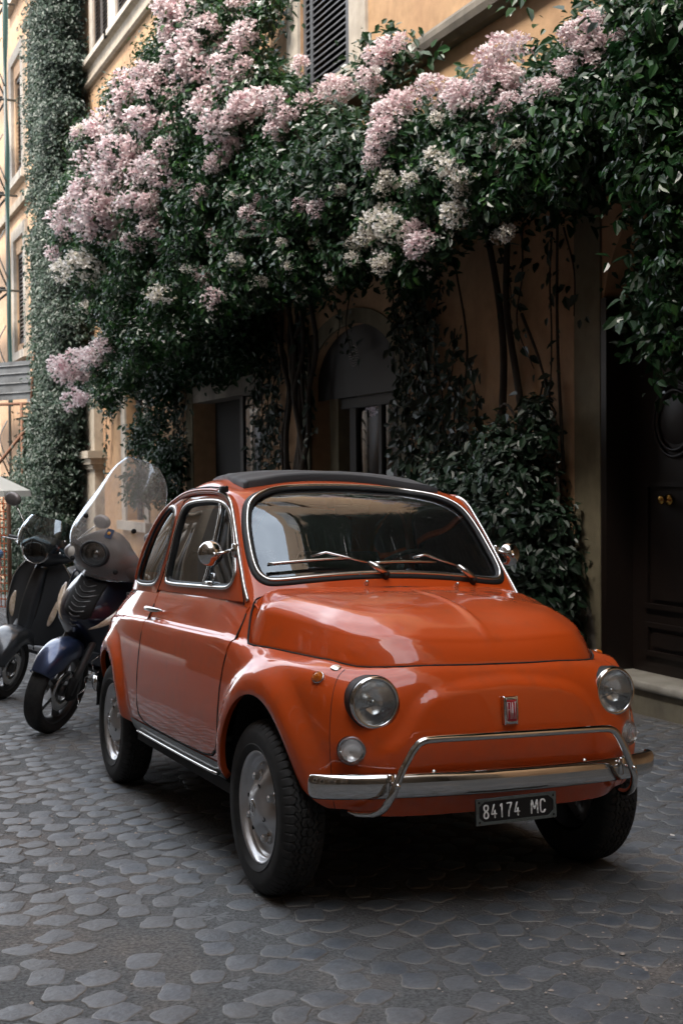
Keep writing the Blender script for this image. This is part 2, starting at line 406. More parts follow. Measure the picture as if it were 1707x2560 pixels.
# dust low on the flanks, also painting the brown reflection there; fine specks everywhere
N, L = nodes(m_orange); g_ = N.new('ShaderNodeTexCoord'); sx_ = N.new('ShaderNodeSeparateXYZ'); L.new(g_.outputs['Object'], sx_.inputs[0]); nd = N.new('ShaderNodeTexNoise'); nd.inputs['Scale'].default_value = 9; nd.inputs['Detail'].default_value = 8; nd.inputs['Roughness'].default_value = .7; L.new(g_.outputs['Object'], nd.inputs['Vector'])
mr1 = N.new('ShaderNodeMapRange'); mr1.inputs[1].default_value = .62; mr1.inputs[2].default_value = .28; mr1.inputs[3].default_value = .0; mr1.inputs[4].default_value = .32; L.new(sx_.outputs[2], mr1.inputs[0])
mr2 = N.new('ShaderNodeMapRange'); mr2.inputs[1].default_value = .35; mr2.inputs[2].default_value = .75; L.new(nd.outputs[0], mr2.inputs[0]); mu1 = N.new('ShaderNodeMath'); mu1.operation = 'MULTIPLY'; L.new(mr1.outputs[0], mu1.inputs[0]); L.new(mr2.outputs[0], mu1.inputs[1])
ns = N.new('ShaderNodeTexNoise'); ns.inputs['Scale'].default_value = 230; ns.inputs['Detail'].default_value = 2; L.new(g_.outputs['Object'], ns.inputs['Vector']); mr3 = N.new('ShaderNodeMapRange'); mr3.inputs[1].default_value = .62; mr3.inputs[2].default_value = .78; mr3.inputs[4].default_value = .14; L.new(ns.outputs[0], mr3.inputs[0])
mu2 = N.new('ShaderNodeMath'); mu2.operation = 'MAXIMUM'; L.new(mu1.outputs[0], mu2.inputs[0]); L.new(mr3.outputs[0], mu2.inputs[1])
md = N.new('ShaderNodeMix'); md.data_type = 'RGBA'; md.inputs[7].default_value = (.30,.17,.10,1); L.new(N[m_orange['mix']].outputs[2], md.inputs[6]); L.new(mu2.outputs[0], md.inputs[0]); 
# dust settled on the faces that look up: paler and duller there
go = N.new('ShaderNodeNewGeometry'); sz_ = N.new('ShaderNodeSeparateXYZ'); L.new(go.outputs['Normal'], sz_.inputs[0]); mz = N.new('ShaderNodeMapRange'); mz.interpolation_type = 'SMOOTHSTEP'; mz.inputs[1].default_value = .62; mz.inputs[2].default_value = .97; L.new(sz_.outputs[2], mz.inputs[0])
nq = N.new('ShaderNodeTexNoise'); nq.inputs['Scale'].default_value = 5; nq.inputs['Detail'].default_value = 9; nq.inputs['Roughness'].default_value = .72; mq = N.new('ShaderNodeMapping'); mq.inputs['Scale'].default_value = (1,2.2,1); L.new(g_.outputs['Object'], mq.inputs[0]); L.new(mq.outputs[0], nq.inputs['Vector'])
mr5 = N.new('ShaderNodeMapRange'); mr5.inputs[1].default_value = .3; mr5.inputs[2].default_value = .7; mr5.inputs[3].default_value = .25; mr5.inputs[4].default_value = 1.; L.new(nq.outputs[0], mr5.inputs[0]); mu5 = N.new('ShaderNodeMath'); mu5.operation = 'MULTIPLY'; L.new(mz.outputs[0], mu5.inputs[0]); L.new(mr5.outputs[0], mu5.inputs[1])
mu6 = N.new('ShaderNodeMath'); mu6.operation = 'MULTIPLY'; mu6.inputs[1].default_value = .09; L.new(mu5.outputs[0], mu6.inputs[0])
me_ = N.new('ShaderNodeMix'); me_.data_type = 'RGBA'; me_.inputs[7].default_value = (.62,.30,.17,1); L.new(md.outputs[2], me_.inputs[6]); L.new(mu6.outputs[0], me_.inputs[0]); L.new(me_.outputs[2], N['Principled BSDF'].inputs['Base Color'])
rk = N.new('ShaderNodeMath'); rk.operation = 'MULTIPLY_ADD'; rk.inputs[1].default_value = .10; rk.inputs[2].default_value = .035; L.new(mu5.outputs[0], rk.inputs[0]); L.new(rk.outputs[0], N['Principled BSDF'].inputs['Coat Roughness'])
m_chrome = P_('chrome', (.62,.61,.59), rough=.07, metal=1.); addnoise(m_chrome, 'Roughness', 40, .04, .16)
m_chrome2 = P_('polished_trim', (.60,.59,.57), rough=.22, metal=1.)
m_rubber = P_('black_rubber', (.013,.013,.013), rough=.6)
m_black = P_('black_paint', (.008,.008,.008), rough=.8)
m_sill = P_('grey_green_sill_paint', (.045,.055,.052), rough=.45, coat=.3)
m_fabric = P_('dark_roof_fabric', (.014,.015,.017), rough=.72, bump=(260,.25,.0008), sheen=.3)
m_wheel = P_('silver_wheel_paint', (.56,.56,.57), rough=.30, metal=.8, coat=.3, noise=(7,(.40,.39,.37),.5,.9))
m_hubcap = P_('brushed_hub', (.6,.59,.58), rough=.25, metal=.95)
m_tyre = P_('tyre_rubber', (.012,.0118,.0115), rough=.72, noise=(30,(.032,.03,.027),.4,.8), bump=(300,.2,.0004))
m_lensclear = P_('headlamp_glass', (1,1,1), rough=.02, trans=1., ior=1.45)
m_reflector = P_('reflector', (.92,.92,.92), rough=.2, metal=1.); addnoise(m_reflector, 'Roughness', 18, .12, .34)
m_ind = P_('clear_ribbed_plastic', (.86,.86,.86), rough=.06, trans=.82, ior=1.45, coat=.5)
m_amber = P_('amber_plastic', (.80,.20,.006), rough=.12, trans=.35, coat=1.)
m_plate = P_('plate_black', (.006,.0065,.007), rough=.35); m_platef = P_('plate_frame_grey', (.10,.115,.11), rough=.45, metal=.3, noise=(90,(.05,.05,.045),.5,.8))
m_white = P_('white_paint', (.72,.72,.70), rough=.5)
m_red = P_('badge_red', (.38,.010,.02), rough=.25, coat=1.)
m_inside = P_('dark_cabin_trim', (.016,.016,.017), rough=.6); m_seat = P_('seat_vinyl', (.035,.034,.034), rough=.45)
m_glass = glassmat('car_glass', (.45,.53,.50), 1.2, 0., .03); m_glassq = glassmat('quarter_glass', (.30,.42,.37), 1.1, 0., .05, (.2,.26,.24))

MW = Matrix(((0.9994,0.0025,0.0356),(-0.0038,0.9993,0.0364),(-0.0355,-0.0365,0.9987)))
car = empty('small_car', label='orange vintage two-door small car with chrome bumper and black fabric roof on the cobbles', cat='car')
car.matrix_world = MW.to_4x4()

def mirV(V): return np.asarray(V)*np.array([-1,1,1])
def uvnorm(f, uv, e=.03):
    u, v = uv[:,0], uv[:,1]; n = np.cross(f(u+e,v,0.)-f(u-e,v,0.), f(u,v+e,0.)-f(u,np.maximum(v-e,0),0.)); n /= np.linalg.norm(n,axis=1)[:,None]+1e-12
    nn = f(u,v,.01)-f(u,v,0.); n[(n*nn).sum(1) < 0] *= -1; return n
def merge_n(parts):
    V = []; F = []; NN = []; K = []
    for v,f,k,nn in parts:
        b = len(V); V += [tuple(x) for x in v]; F += [tuple(int(i)+b for i in t) for t in f]; K.append((b,k)); NN.append(nn)
    return V, F, K, NN
def panelobj(name, parts, mat, par):
    V, F, K, NN = merge_n(parts); o = mobj(name, V, F, mat, par); me = o.data; A = np.zeros(len(me.vertices)*3, np.float32); me.vertex_normals.foreach_get('vector', A); A = A.reshape(-1,3)
    for (b,k),nn in zip(K,NN): A[b:b+k] = nn
    me.normals_split_custom_set_from_vertices([tuple(v) for v in A]); return o
def panel_uv(f, outer, holes, step, scale, rim=.012, bstep=None):
    """mesh on a curved sheet f(u,v,off): outline in (u,v), inner rim turned in by rim"""
    sc = np.array(scale); V2, T, BL = cdt(np.asarray(outer)*sc, [np.asarray(h_)*sc for h_ in holes], step, bstep)
    uv = V2/sc; V = f(uv[:,0],uv[:,1],0.); F = [tuple(t) for t in T]
    # orient outwards
    a = V[T[:,0]]; n = np.cross(V[T[:,1]]-a, V[T[:,2]]-a); nn = f(uv[:,0],uv[:,1],.01)-V
    if (n*nn[T[:,0]]).sum() < 0: F = [t[::-1] for t in F]
    V = list(V)
    if rim > 0:
        for l in BL:
            b = len(V); l = np.array(l); o1 = f(uv[l,0],uv[l,1],0.); o2 = f(uv[l,0],uv[l,1],-rim)
            V += list(o1)+list(o2); k = len(l)
            for i in range(k): j = (i+1)%k; F.append((b+i,b+j,b+k+j,b+k+i))
    return np.array(V), F, len(uv), uvnorm(f, uv)
def merge(parts):
    V = []; F = []
    for v,f in parts:
        b = len(V); V += [tuple(x) for x in v]; F += [tuple(int(i)+b for i in t) for t in f]
    return V, F
def mir(part): return (mirV(part[0]), [tuple(f)[::-1] for f in part[1]])+((part[2], mirV(part[3])) if len(part) > 2 else ())

# --- outlines
DG_L = [(9.92,10.3),(9.90,9.53),(9.87,9.2),(9.80,7.8),(9.86,5.86),(9.93,4.26),(9.95,3.2),(9.97,2.29),(10.05,1.75),(10.2,1.45),(10.45,1.32),(11.241,1.28),(12.395,1.30),(12.80,1.36),(13.0,1.6),(13.05,2.0),(13.03,3.37),(13.03,4.746),(13.02,5.675),(12.97,8.9),(12.96,10.3)]
DG_G = [(7.12,.2),(7.08,.524),(7.028,1.618),(7.068,2.9),(7.131,3.829),(7.2,4.55),(6.95,4.92),(6.5,5.03),(5.46,5.03),(4.75,4.90),(4.42,4.62),(4.22,4.2),(4.13,3.5),(4.12,2.4),(4.15,1.5),(4.20,.8),(4.25,.2)]
WIN = [(6.914,.70),(6.959,1.223),(6.985,2.168),(7.03,3.056),(7.05,3.731),(7.00,4.15),(6.78,4.42),(6.173,4.53),(5.449,4.52),(4.962,4.397),(4.62,4.13),(4.43,3.80),(4.335,3.346),(4.325,2.881),(4.36,2.377),(4.436,1.677),(4.535,1.3),(4.72,.97),(4.973,.72),(5.208,.654),(5.689,.621),(6.212,.59),(6.72,.58)]
QRT = [(7.95,.50),(8.00,1.209),(8.03,2.014),(8.05,2.728),(8.06,3.335),(8.02,3.78),(7.92,4.15),(7.74,4.30),(7.53,4.22),(7.35,3.90),(7.23,3.384),(7.17,2.744),(7.15,2.118),(7.16,1.471),(7.18,.873),(7.23,.55),(7.34,.40),(7.589,.34),(7.82,.36)]
WSH = [(0,1.33),(.75,1.27),(1.45,1.14),(2.1,1.03),(2.62,1.04),(2.96,1.25),(3.10,1.65),(3.09,2.45),(3.10,3.4),(3.03,4.12),(2.74,4.72),(2.2,5.40),(1.52,5.87),(.75,6.07),(0,6.16)]
WS = WSH+[(-u,v) for u,v in WSH[-2:0:-1]]
RWS = [(9.35,1.1),(9.30,2.5),(9.5,4.2),(10.2,4.9),(11,5.0),(11,.7),(10.1,.7)]

def lowf(u, v, off=0.):
    u = np.asarray(u,float); s = np.where(u<0,-1.,1.); p = low(np.abs(u),v,0.)
    if off:
        e=1e-3; a=np.abs(u); du = low(a+e,v)-low(np.maximum(a-e,-.5),v); dv = low(a,np.asarray(v)+e)-low(a,np.maximum(np.asarray(v)-e,0))
        n = np.cross(du,dv); n /= np.linalg.norm(n,axis=1)[:,None]+1e-12; p = p+n*off
    p = p.copy(); p[:,0] *= s; p[:,0] = np.where(np.abs(u)<1e-6, 0, p[:,0]); return p
def grnf(u, v, off=0.):
    u = np.asarray(u,float); s = np.where(u<0,-1.,1.); p = green(np.abs(u),v,np.full(len(u),float(off))).copy(); p[:,0] *= s; return p
def rndpoly(pts, n=4, closed=True): return smooth_path(pts, n, closed)
# lower edge of the bonnet opening found on the wing surface
_uu, _vv = np.meshgrid(np.linspace(0,10.6,320), np.linspace(6.0,10.6,240), indexing='ij')
_LS = low(_uu.ravel(), _vv.ravel())
def near_low(p):
    i = int(np.argmin(((_LS-np.asarray(p))**2).sum(1))); return (_uu.ravel()[i], _vv.ravel()[i])
GAPs = smooth_path(GAP, 5)
gi = [i for i in range(len(GAPs)) if i <= 5*14]            # front and side edge
gap_uv = [near_low(GAPs[i]) for i in gi[::3]]
_ga = np.array([near_low(GAPs[i]) for i in gi]); 
for _ in range(8): _ga[1:-1] = .25*_ga[:-2]+.5*_ga[1:-1]+.25*_ga[2:]
gap_uv = [tuple(q) for q in _ga[::3]]
gap_uv = [(0., gap_uv[0][1])]+gap_uv[1:]
_g3 = low(np.array([q[0] for q in gap_uv]), np.array([q[1] for q in gap_uv])); _g3[0,0] = 0
GAP = [tuple(q) for q in _g3[::2]]+[(.485,.318,.872),(.38,.318,.887),(.25,.300,.898),(.12,.285,.903),(0,.280,.905)]
def ellarc(A, y_from, y_to, n, zc=0):
    pass
def arch_uv(A, z0, n=22):
    """wheel opening outline on the wing surface, front foot to rear foot"""
    cy, cz, a, b = A; pts = []
    U = np.linspace(5.2, 19, 500); 
    t0 = math.asin(max(-1,(z0-cz)/b))
    for t in np.linspace(math.pi-t0, t0, n):
        y = cy+a*math.cos(t); z = cz+b*math.sin(t)
        # invert: v from z, u from y by iteration
        u = 9.; v = 3.
        for _ in range(30):
            p = low([u],[v])[0]; pu = low([u+.01],[v])[0]; pv = low([u],[v+.01])[0]
            J = np.array([[pu[1]-p[1],pv[1]-p[1]],[pu[2]-p[2],pv[2]-p[2]]])/.01
            st = np.linalg.solve(J, np.array([y-p[1],z-p[2]])); st = np.clip(st,-.8,.8); u += st[0]; v += st[1]
            if abs(st).max() < 1e-4: break
        pts.append((u,v))
    return pts
FAo = arch_uv(FA, .365); RAo = arch_uv(RA, .345)
VB = .95                      # lower edge row of the shell
half = [(0,.55),(2,.55),(4,.62),(5.6,.95)]+FAo+[(9.75,.62),(10.6,.62),(12.0,.62),(13.2,.62),(13.6,.75)]+RAo+[(17.2,1.1),(18.5,.9),(21,.9),(21,10.8),(17.5,10.9),(14.6,10.6),(13.02,10.35)]
dl = np.array(DG_L); 
grow = dl.copy(); grow[:,0] = np.where(grow[:,0]<11.3, grow[:,0]-.045, grow[:,0]+.03); grow[:,1] = np.where(grow[:,1]<2, grow[:,1]-.10, grow[:,1])
half += [tuple(p) for p in grow[::-1]]
half += [(9.62,10.4)]+gap_uv[::-1]
outerL = [tuple(p) for p in half]
outerL = outerL+[(-u,v) for u,v in half[::-1] if u > 1e-6]
# remove duplicates at the centre
def ring_uv(cx, cz, r, u0, v0, n=28):
    out = []
    for k in range(n):
        a = 2*math.pi*k/n; x = cx+r*math.cos(a); z = cz+r*math.sin(a); u, v = u0, v0
        for _ in range(30):
            p = low([u],[v])[0]; pu = low([u+.01],[v])[0]; pv = low([u],[v+.01])[0]; J = np.array([[pu[0]-p[0],pv[0]-p[0]],[pu[2]-p[2],pv[2]-p[2]]])/.01
            st = np.clip(np.linalg.solve(J, np.array([x-p[0],z-p[2]])),-.6,.6); u += st[0]; v += st[1]
            if abs(st).max() < 1e-4: break
        out.append((u,v))
    return np.array(out)
LH = ring_uv(.402,.612,.070,3.7,5.2); IH = ring_uv(.462,.480,.033,4.6,3.0)
parts = []
pL = panel_uv(lowf, outerL, [LH, LH*[-1,1], IH, IH*[-1,1]], .0135, (.11,.05), .022)
parts.append(pL)
# greenhouse shell without door frames and windows
dg = np.array(DG_G); dgrow = dg.copy(); c_ = np.array([5.7,2.3]); dgrow = dgrow+np.sign(dgrow-c_)*np.array([.035,.05])*(np.abs(dgrow-c_)>np.array([1.0,1.8])); dgrow[0,1]=dgrow[-1,1]=0.
halfG = [(0,0),(3.9,0)]+[tuple(p) for p in dgrow[::-1]]+[(11,0),(11,8.9),(0,8.9)]
outerG = halfG+[(-u,v) for u,v in halfG[::-1] if u > 1e-6]
Q2 = rndpoly(QRT,3); Wd = rndpoly(WIN,3); WSs = rndpoly(WS,4)
RW = [(8.95,1.3),(8.9,2.6),(9.1,3.9),(9.6,4.6),(10.4,4.85),(10.95,4.9),(10.95,.75),(10.2,.75),(9.3,.85)]
pG = panel_uv(grnf, outerG, [WSs, Q2, Q2*[-1,1], RW, np.array(RW)*[-1,1]], .0135, (.12,.085), .018, .011)
parts.append(pG)
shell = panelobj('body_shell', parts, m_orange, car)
# --- doors
def door(sgn):
    a = panel_uv(lowf, DG_L, [], .0135, (.11,.05), .02)
    b = panel_uv(grnf, DG_G, [Wd], .0135, (.12,.085), .018, .011)
    if sgn < 0: a = mir(a); b = mir(b)
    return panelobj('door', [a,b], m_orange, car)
def onG(uv, off=0., sgn=1): 
    p = grnf(np.array([q[0] for q in uv]), np.array([q[1] for q in uv]), off); p[:,0] *= sgn; return p
def onL(uv, off=0., sgn=1):
    p = lowf(np.array([q[0] for q in uv]), np.array([q[1] for q in uv]), off); p[:,0] *= sgn; return p
def nrmG(uv, sgn=1): 
    n = onG(uv,.01,sgn)-onG(uv,0.,sgn); return n/np.linalg.norm(n,axis=1)[:,None]
def glass(uvpoly, mat, name, parent, sgn=1, off=-.008, step=.03):
    q = panel_uv(lambda u,v,o=0.: grnf(u,v,off+o), uvpoly, [], step, (.12,.085), 0.)
    if sgn < 0: q = mir(q)
    return panelobj(name, [q], mat, parent)
def trimtube(poly, r, flat, mat, name, parent, sgn=1, off=.0, scale=1.):
    q = np.array(poly); c = q.mean(0); q = c+(q-c)*scale
    P = onG(q, off, sgn); return MB().tube(P, r, 10, flat, closed=True, up=nrmG(q,sgn)).build(name, mat, parent)
doors = {}
def gap_line(pts, r, name='gap_shade', parent=None): return MB().tube(pts, r, 6, cap=True).build(name, m_black, parent or car)  # black tubes laid in the panel gaps, their shade put into colour
for s in (-1, 1):
    d = door(s); doors[s] = d
    g = glass(Wd, m_glass, 'side_window', d, s)
    trimtube(Wd, .0075, .75, m_chrome2, 'window_trim', g, s, .003)
    trimtube(Wd, .0105, .8, m_rubber, 'window_seal', g, s, -.006, .965)
    post = [(5.69,.68),(5.50,1.6),(5.30,2.6),(5.12,3.6),(4.99,4.36)]
    P = onG(smooth_path(post,4), .0, s); MB().tube(P, .0065, 8, 1).build('quarter_light_post', m_chrome2, g)
    # window latch
    p0 = onG([(5.48,.86)], .0, s)[0]; MB().box((-.012,-.03,-.012),(.0,.035,.004),Matrix.Translation(p0),.003).tube([p0+np.array((-s*.01,0,0)),p0+np.array((-s*.012,.0,.028)),p0+np.array((-s*.014,.03,.03))],.004,6).build('window_catch', m_chrome2, g)
    gl = dl.copy(); gl[:,0] = np.where(gl[:,0]<11.3, gl[:,0]-.024, gl[:,0]+.016); gl[:,1] = np.where(gl[:,1]<2, gl[:,1]-.05, gl[:,1])
    gap_line(onL(gl[gl[:,1]<10.2], -.0008, s), .0034)
    gg = (np.array(DG_G)+dgrow)/2; gap_line(onG(gg, -.001, s), .0030)
    # handle
    y0, y1, hz = 1.13, 1.33, .795; a = onL([(12.45,8.55),(13.05,8.55)],.0,s)
    pa, pb = a[0], a[1]; out = np.array((s*.022,0,0)); hb = MB()
    hb.tube([pb+out*.0, pb+out*.9],.009,10); hb.tube([pa*.45+pb*.55, pa*.45+pb*.55+out*.9],.008,10)
    hb.tube([pb+out+np.array((0,.012,0)), pb+out*1.1, pa*.5+pb*.5+out*1.15, pa*.8+pb*.2+out*.8, pa+out*.35],[.010,.0115,.011,.008,.003],12,.8)
    hb.build('handle', m_chrome, d)
    q = glass(Q2, m_glassq, 'quarter_window', car, s)
    trimtube(Q2, .0065, .75, m_chrome2, 'window_trim', q, s, .002, 1.0)
    trimtube(Q2, .0075, .7, m_rubber, 'window_seal', q, s, .001, .94)
    # drip rail of polished metal from the scuttle over the door to the rear
    DR = [(.519,.340,.858),(.517,.385,.905),(.511,.43,.955),(.504,.485,1.018),(.494,.55,1.095),(.484,.615,1.165),(.481,.655,1.200),(.484,.715,1.226),(.488,.80,1.238),(.491,.95,1.243),(.491,1.1,1.240),(.490,1.22,1.228),(.494,1.36,1.197),(.503,1.48,1.150),(.518,1.585,1.070),(.533,1.65,.985),(.545,1.70,.89)]
    DR = smooth_path(np.array(DR)*[s,1,1], 6)
    k1 = int(len(DR)*.47)
    MB().tube(DR[:k1+1], .0072, 10, 1.).build('drip_rail', m_chrome2, car)
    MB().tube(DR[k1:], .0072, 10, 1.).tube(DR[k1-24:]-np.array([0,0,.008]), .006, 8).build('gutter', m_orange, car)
for s in (-1,1):
    # black clip and cord on the drip rail at the roof corner
    if s < 0:
        b = MB().box((-.012,-.02,-.008),(.012,.022,.014),Matrix.Translation((-.487,.70,1.236)),.003)
        b.tube([(-.487,.69,1.243),(-.485,.672,1.249),(-.483,.668,1.243)],.003,6).tube([(-.488,.71,1.243),(-.489,.85,1.252),(-.489,.98,1.252),(-.491,1.10,1.248)],.0035,6)
        b.build('roof_clip', m_rubber, car)
# --- windscreen, rear window
g = glass(WSs, m_glass, 'windscreen', car, 1, -.010)
trimtube(WSs, .0066, 1., m_chrome2, 'window_trim', g, 1, .006, .985)
trimtube(WSs, .019, .42, m_rubber, 'window_seal', g, 1, -.001, 1.0)
trimtube(WSs, .008, .8, m_rubber, 'window_seal', g, 1, -.004, .965)
glass(RW, m_glass, 'rear_window', car, 1); glass(RW, m_glass, 'rear_window', car, -1)
# --- bonnet
def bonnet():
    O = np.array((0,.29)); Gp = smooth_path(GAP, 10); k = len(Gp)
    rho = np.concatenate([np.linspace(0,.7,18,endpoint=False), np.linspace(.7,.93,12,endpoint=False), np.linspace(.93,1.,12)])
    # shape tables: share of the fall reached at radius rho
    tc = ([0,.2,.45,.62,.74,.84,.91,.96,.985,1],[0,.035,.12,.22,.33,.47,.62,.785,.90,1])     # towards the nose
    ts = ([0,.3,.6,.75,.84,.885,.915,.94,.965,1],[0,.02,.06,.10,.14,.19,.27,.42,.68,1])     # towards the side
    tm = ([0,.3,.5,.65,.76,.84,.90,.94,.97,1],[0,.035,.10,.18,.27,.38,.50,.63,.78,1])
    V = []; F = []
    for i in range(k):
        x,y,z = Gp[i]; d = np.array((x,y))-O; ang = min(1,max(0,math.atan2(abs(d[0])/.52, max(1e-6,-d[1]/.69))/(math.pi/2)))  # 0 nose 1 side
        w_ = min(1,max(0,ang)); w_ = w_*w_*(3-2*w_)
        for r in rho:
            ln = np.hypot(*d); px, py = O+d*r*(1-.0075/ln)
            fall = ((1-2*ang)*np.interp(r,*tc)+2*ang*np.interp(r,*tm)) if ang < .5 else ((2-2*ang)*np.interp(r,*tm)+(2*ang-1)*np.interp(r,*ts))
            z0 = .905+ (0)
            zz = z0+(z-z0)*fall
            # central ridge and the twin crest lines on the shoulders
            V.append((px,py,zz))
    V = np.array(V).reshape(k,len(rho),3)
    # smooth the table kinks along rho and around
    for _ in range(26):
        Z_ = V[:,:,2].copy(); Z_[1:-1,:-1] = .25*V[:-2,:-1,2]+.5*V[1:-1,:-1,2]+.25*V[2:,:-1,2]; V[:,:,2] = Z_
    for _ in range(2):
        W_ = V[:,:,2].copy(); W_[:,1:-1] = .25*V[:,:-2,2]+.5*V[:,1:-1,2]+.25*V[:,2:,2]; 
        W2 = W_.copy(); W2[1:-1] = .25*W_[:-2]+.5*W_[1:-1]+.25*W_[2:]; W2[0] = .5*W_[0]+.5*W_[1]; V[:,:,2] = W2; V[:,-1,2] = Gp[:,2]
    X = V[...,0]; Y = V[...,1]
    fr = np.clip((.18-Y)/.3,0,1)*np.clip((Y+.385)/.06,0,1)
    V[...,2] += .0058*np.exp(-(X/.0095)**2)*np.clip((.22-Y)/.2,0,1)*np.clip((Y+.365)/.05,0,1)
    V[...,2] += .004*np.exp(-(X/.05)**2)*fr
    # shallow second crest inboard of the shoulder
    AA_ = np.arctan2(np.abs(X)/.52, np.maximum(1e-6,(.30-Y)/.69))/(math.pi/2); RH = np.broadcast_to(rho, X.shape)
    V[...,2] += .0042*np.exp(-((RH-.79)/.030)**2)*np.clip((AA_-.25)/.3,0,1)*np.clip((1.0-AA_)/.1,0,1)
    n = len(rho); Vr = V.reshape(-1,3); 
    for i in range(k-1):
        for j in range(n-1):
            a = i*n+j; F.append((a,a+1,a+n+1,a+n))
    # rim turned down
    b = len(Vr); e = V[:,-1]; dn = e-np.array([0,0,.018])+np.stack([-np.sign(e[:,0])*.004+0*e[:,0], np.full(k,.003), np.zeros(k)],1)
    Vr = np.concatenate([Vr, e, dn])
    for i in range(k-1): F.append((b+i,b+k+i,b+k+i+1,b+i+1))
    L = (mirV(Vr), [f[::-1] for f in F]); V, F = merge([(Vr,F),L])
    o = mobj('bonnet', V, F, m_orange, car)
    import bmesh
    bm = bmesh.new(); bm.from_mesh(o.data); bmesh.ops.remove_doubles(bm, verts=bm.verts, dist=2e-4); bmesh.ops.recalc_face_normals(bm, faces=bm.faces)
    bm.faces.ensure_lookup_table(); bm.to_mesh(o.data); bm.free()
    return o
bonnet()
for s in (-1,1):
    q = onL(gap_uv, -.0005, s); gap_line(q+np.array((0,.002,.001)), .0036)
gr_ = smooth_path(GAP[-6:],6); gap_line(np.concatenate([gr_, mirV(gr_)[::-1]])+np.array((0,.004,-.001)), .003)
# dark gutter beneath the bonnet gap, boot and wheel housings, floor: closes the car
inn = MB()
gq = smooth_path(GAP,3); ring = np.concatenate([gq, mirV(gq)[::-1]])
for rsc, dz in ((1.0,-.016),):
    a = ring*[.985,.985,1]+[0,.003,dz]; b_ = ring*[.90,.90,1]+[0,.03,dz-.06]; o_ = ring*[1.008,1.008,1]+[0,-.002,dz-.012]
    k = len(ring); V = np.concatenate([o_,a,b_]); F = []
    for i in range(k-1):
        F += [(i,i+1,k+i+1,k+i),(k+i,k+i+1,2*k+i+1,2*k+i)]
    inn.add(V,F)
inn.box((-.34,-.33,.33),(.34,.28,.64)); inn.box((-.46,.33,.20),(.46,1.50,.235)); inn.box((-.42,.27,.24),(.42,.33,.83)); inn.box((-.58,.30,.235),(.58,1.50,.27))
inn.box((-.44,1.50,.22),(.44,2.28,.80)); inn.box((-.56,1.47,.26),(.56,1.50,.62)); inn.box((-.40,1.30,.22),(.40,1.5,.45))
inn.build('underbody', m_black, car, False)
for A in (FA,RA):
    cy, cz, a, b = A
    for s in (-1,1):
        mb = MB(); n = 20; pts = []
        for t in np.linspace(.06, math.pi-.06, n): pts.append((cy+(a+.05)*math.cos(t), cz+(b+.045)*math.sin(t)))
        V = [(s*.40,y,z) for y,z in pts]+[(s*(.60 if A is RA else .585) ,y,z) for y,z in pts]; F = [(i,i+1,n+i+1,n+i) for i in range(n-1)]
        # wing narrows to the nose: pull the outer ring in
        V = np.array(V); 
        if A is FA: V[n:,0] = s*np.minimum(.585, np.interp(V[n:,1],[-.33,-.2,0,.2],[.46,.52,.575,.585]))
        mb.add(V, F); mb.add(V[:n], [tuple(range(n))]); mb.build('wheel_housing', m_black, car, False)
# --- sills: painted strip and polished moulding
for s in (-1,1):
    uv = [(u,v) for u in np.linspace(9.98,13.6,40) for v in (0.2,.66,1.0,1.2)]
    P = onL(uv, .0035, s).reshape(40,4,3); V = P.reshape(-1,3); F = [(i*4+j,(i+1)*4+j,(i+1)*4+j+1,i*4+j+1) for i in range(39) for j in range(3)]
    if s > 0: pass
    sp = mobj('sill_panel', V, F, m_sill, car)
    P = onL([(u,.60) for u in np.linspace(10.1,13.2,24)], .010, s); MB().tube(P, .011, 8, .55, up=(0,0,1)).build('sill_moulding', m_chrome2, sp)
# --- fine seams between nose and wings
for s in (-1,1):
    q = smooth_path([(5.326,9.2),(5.421,7.645),(5.424,5.805),(5.411,4.307),(5.362,2.275),(5.35,.9)],6)
    MB().tube(onL(q,-.0006,s),.0013,6).build('seam', m_black, car)
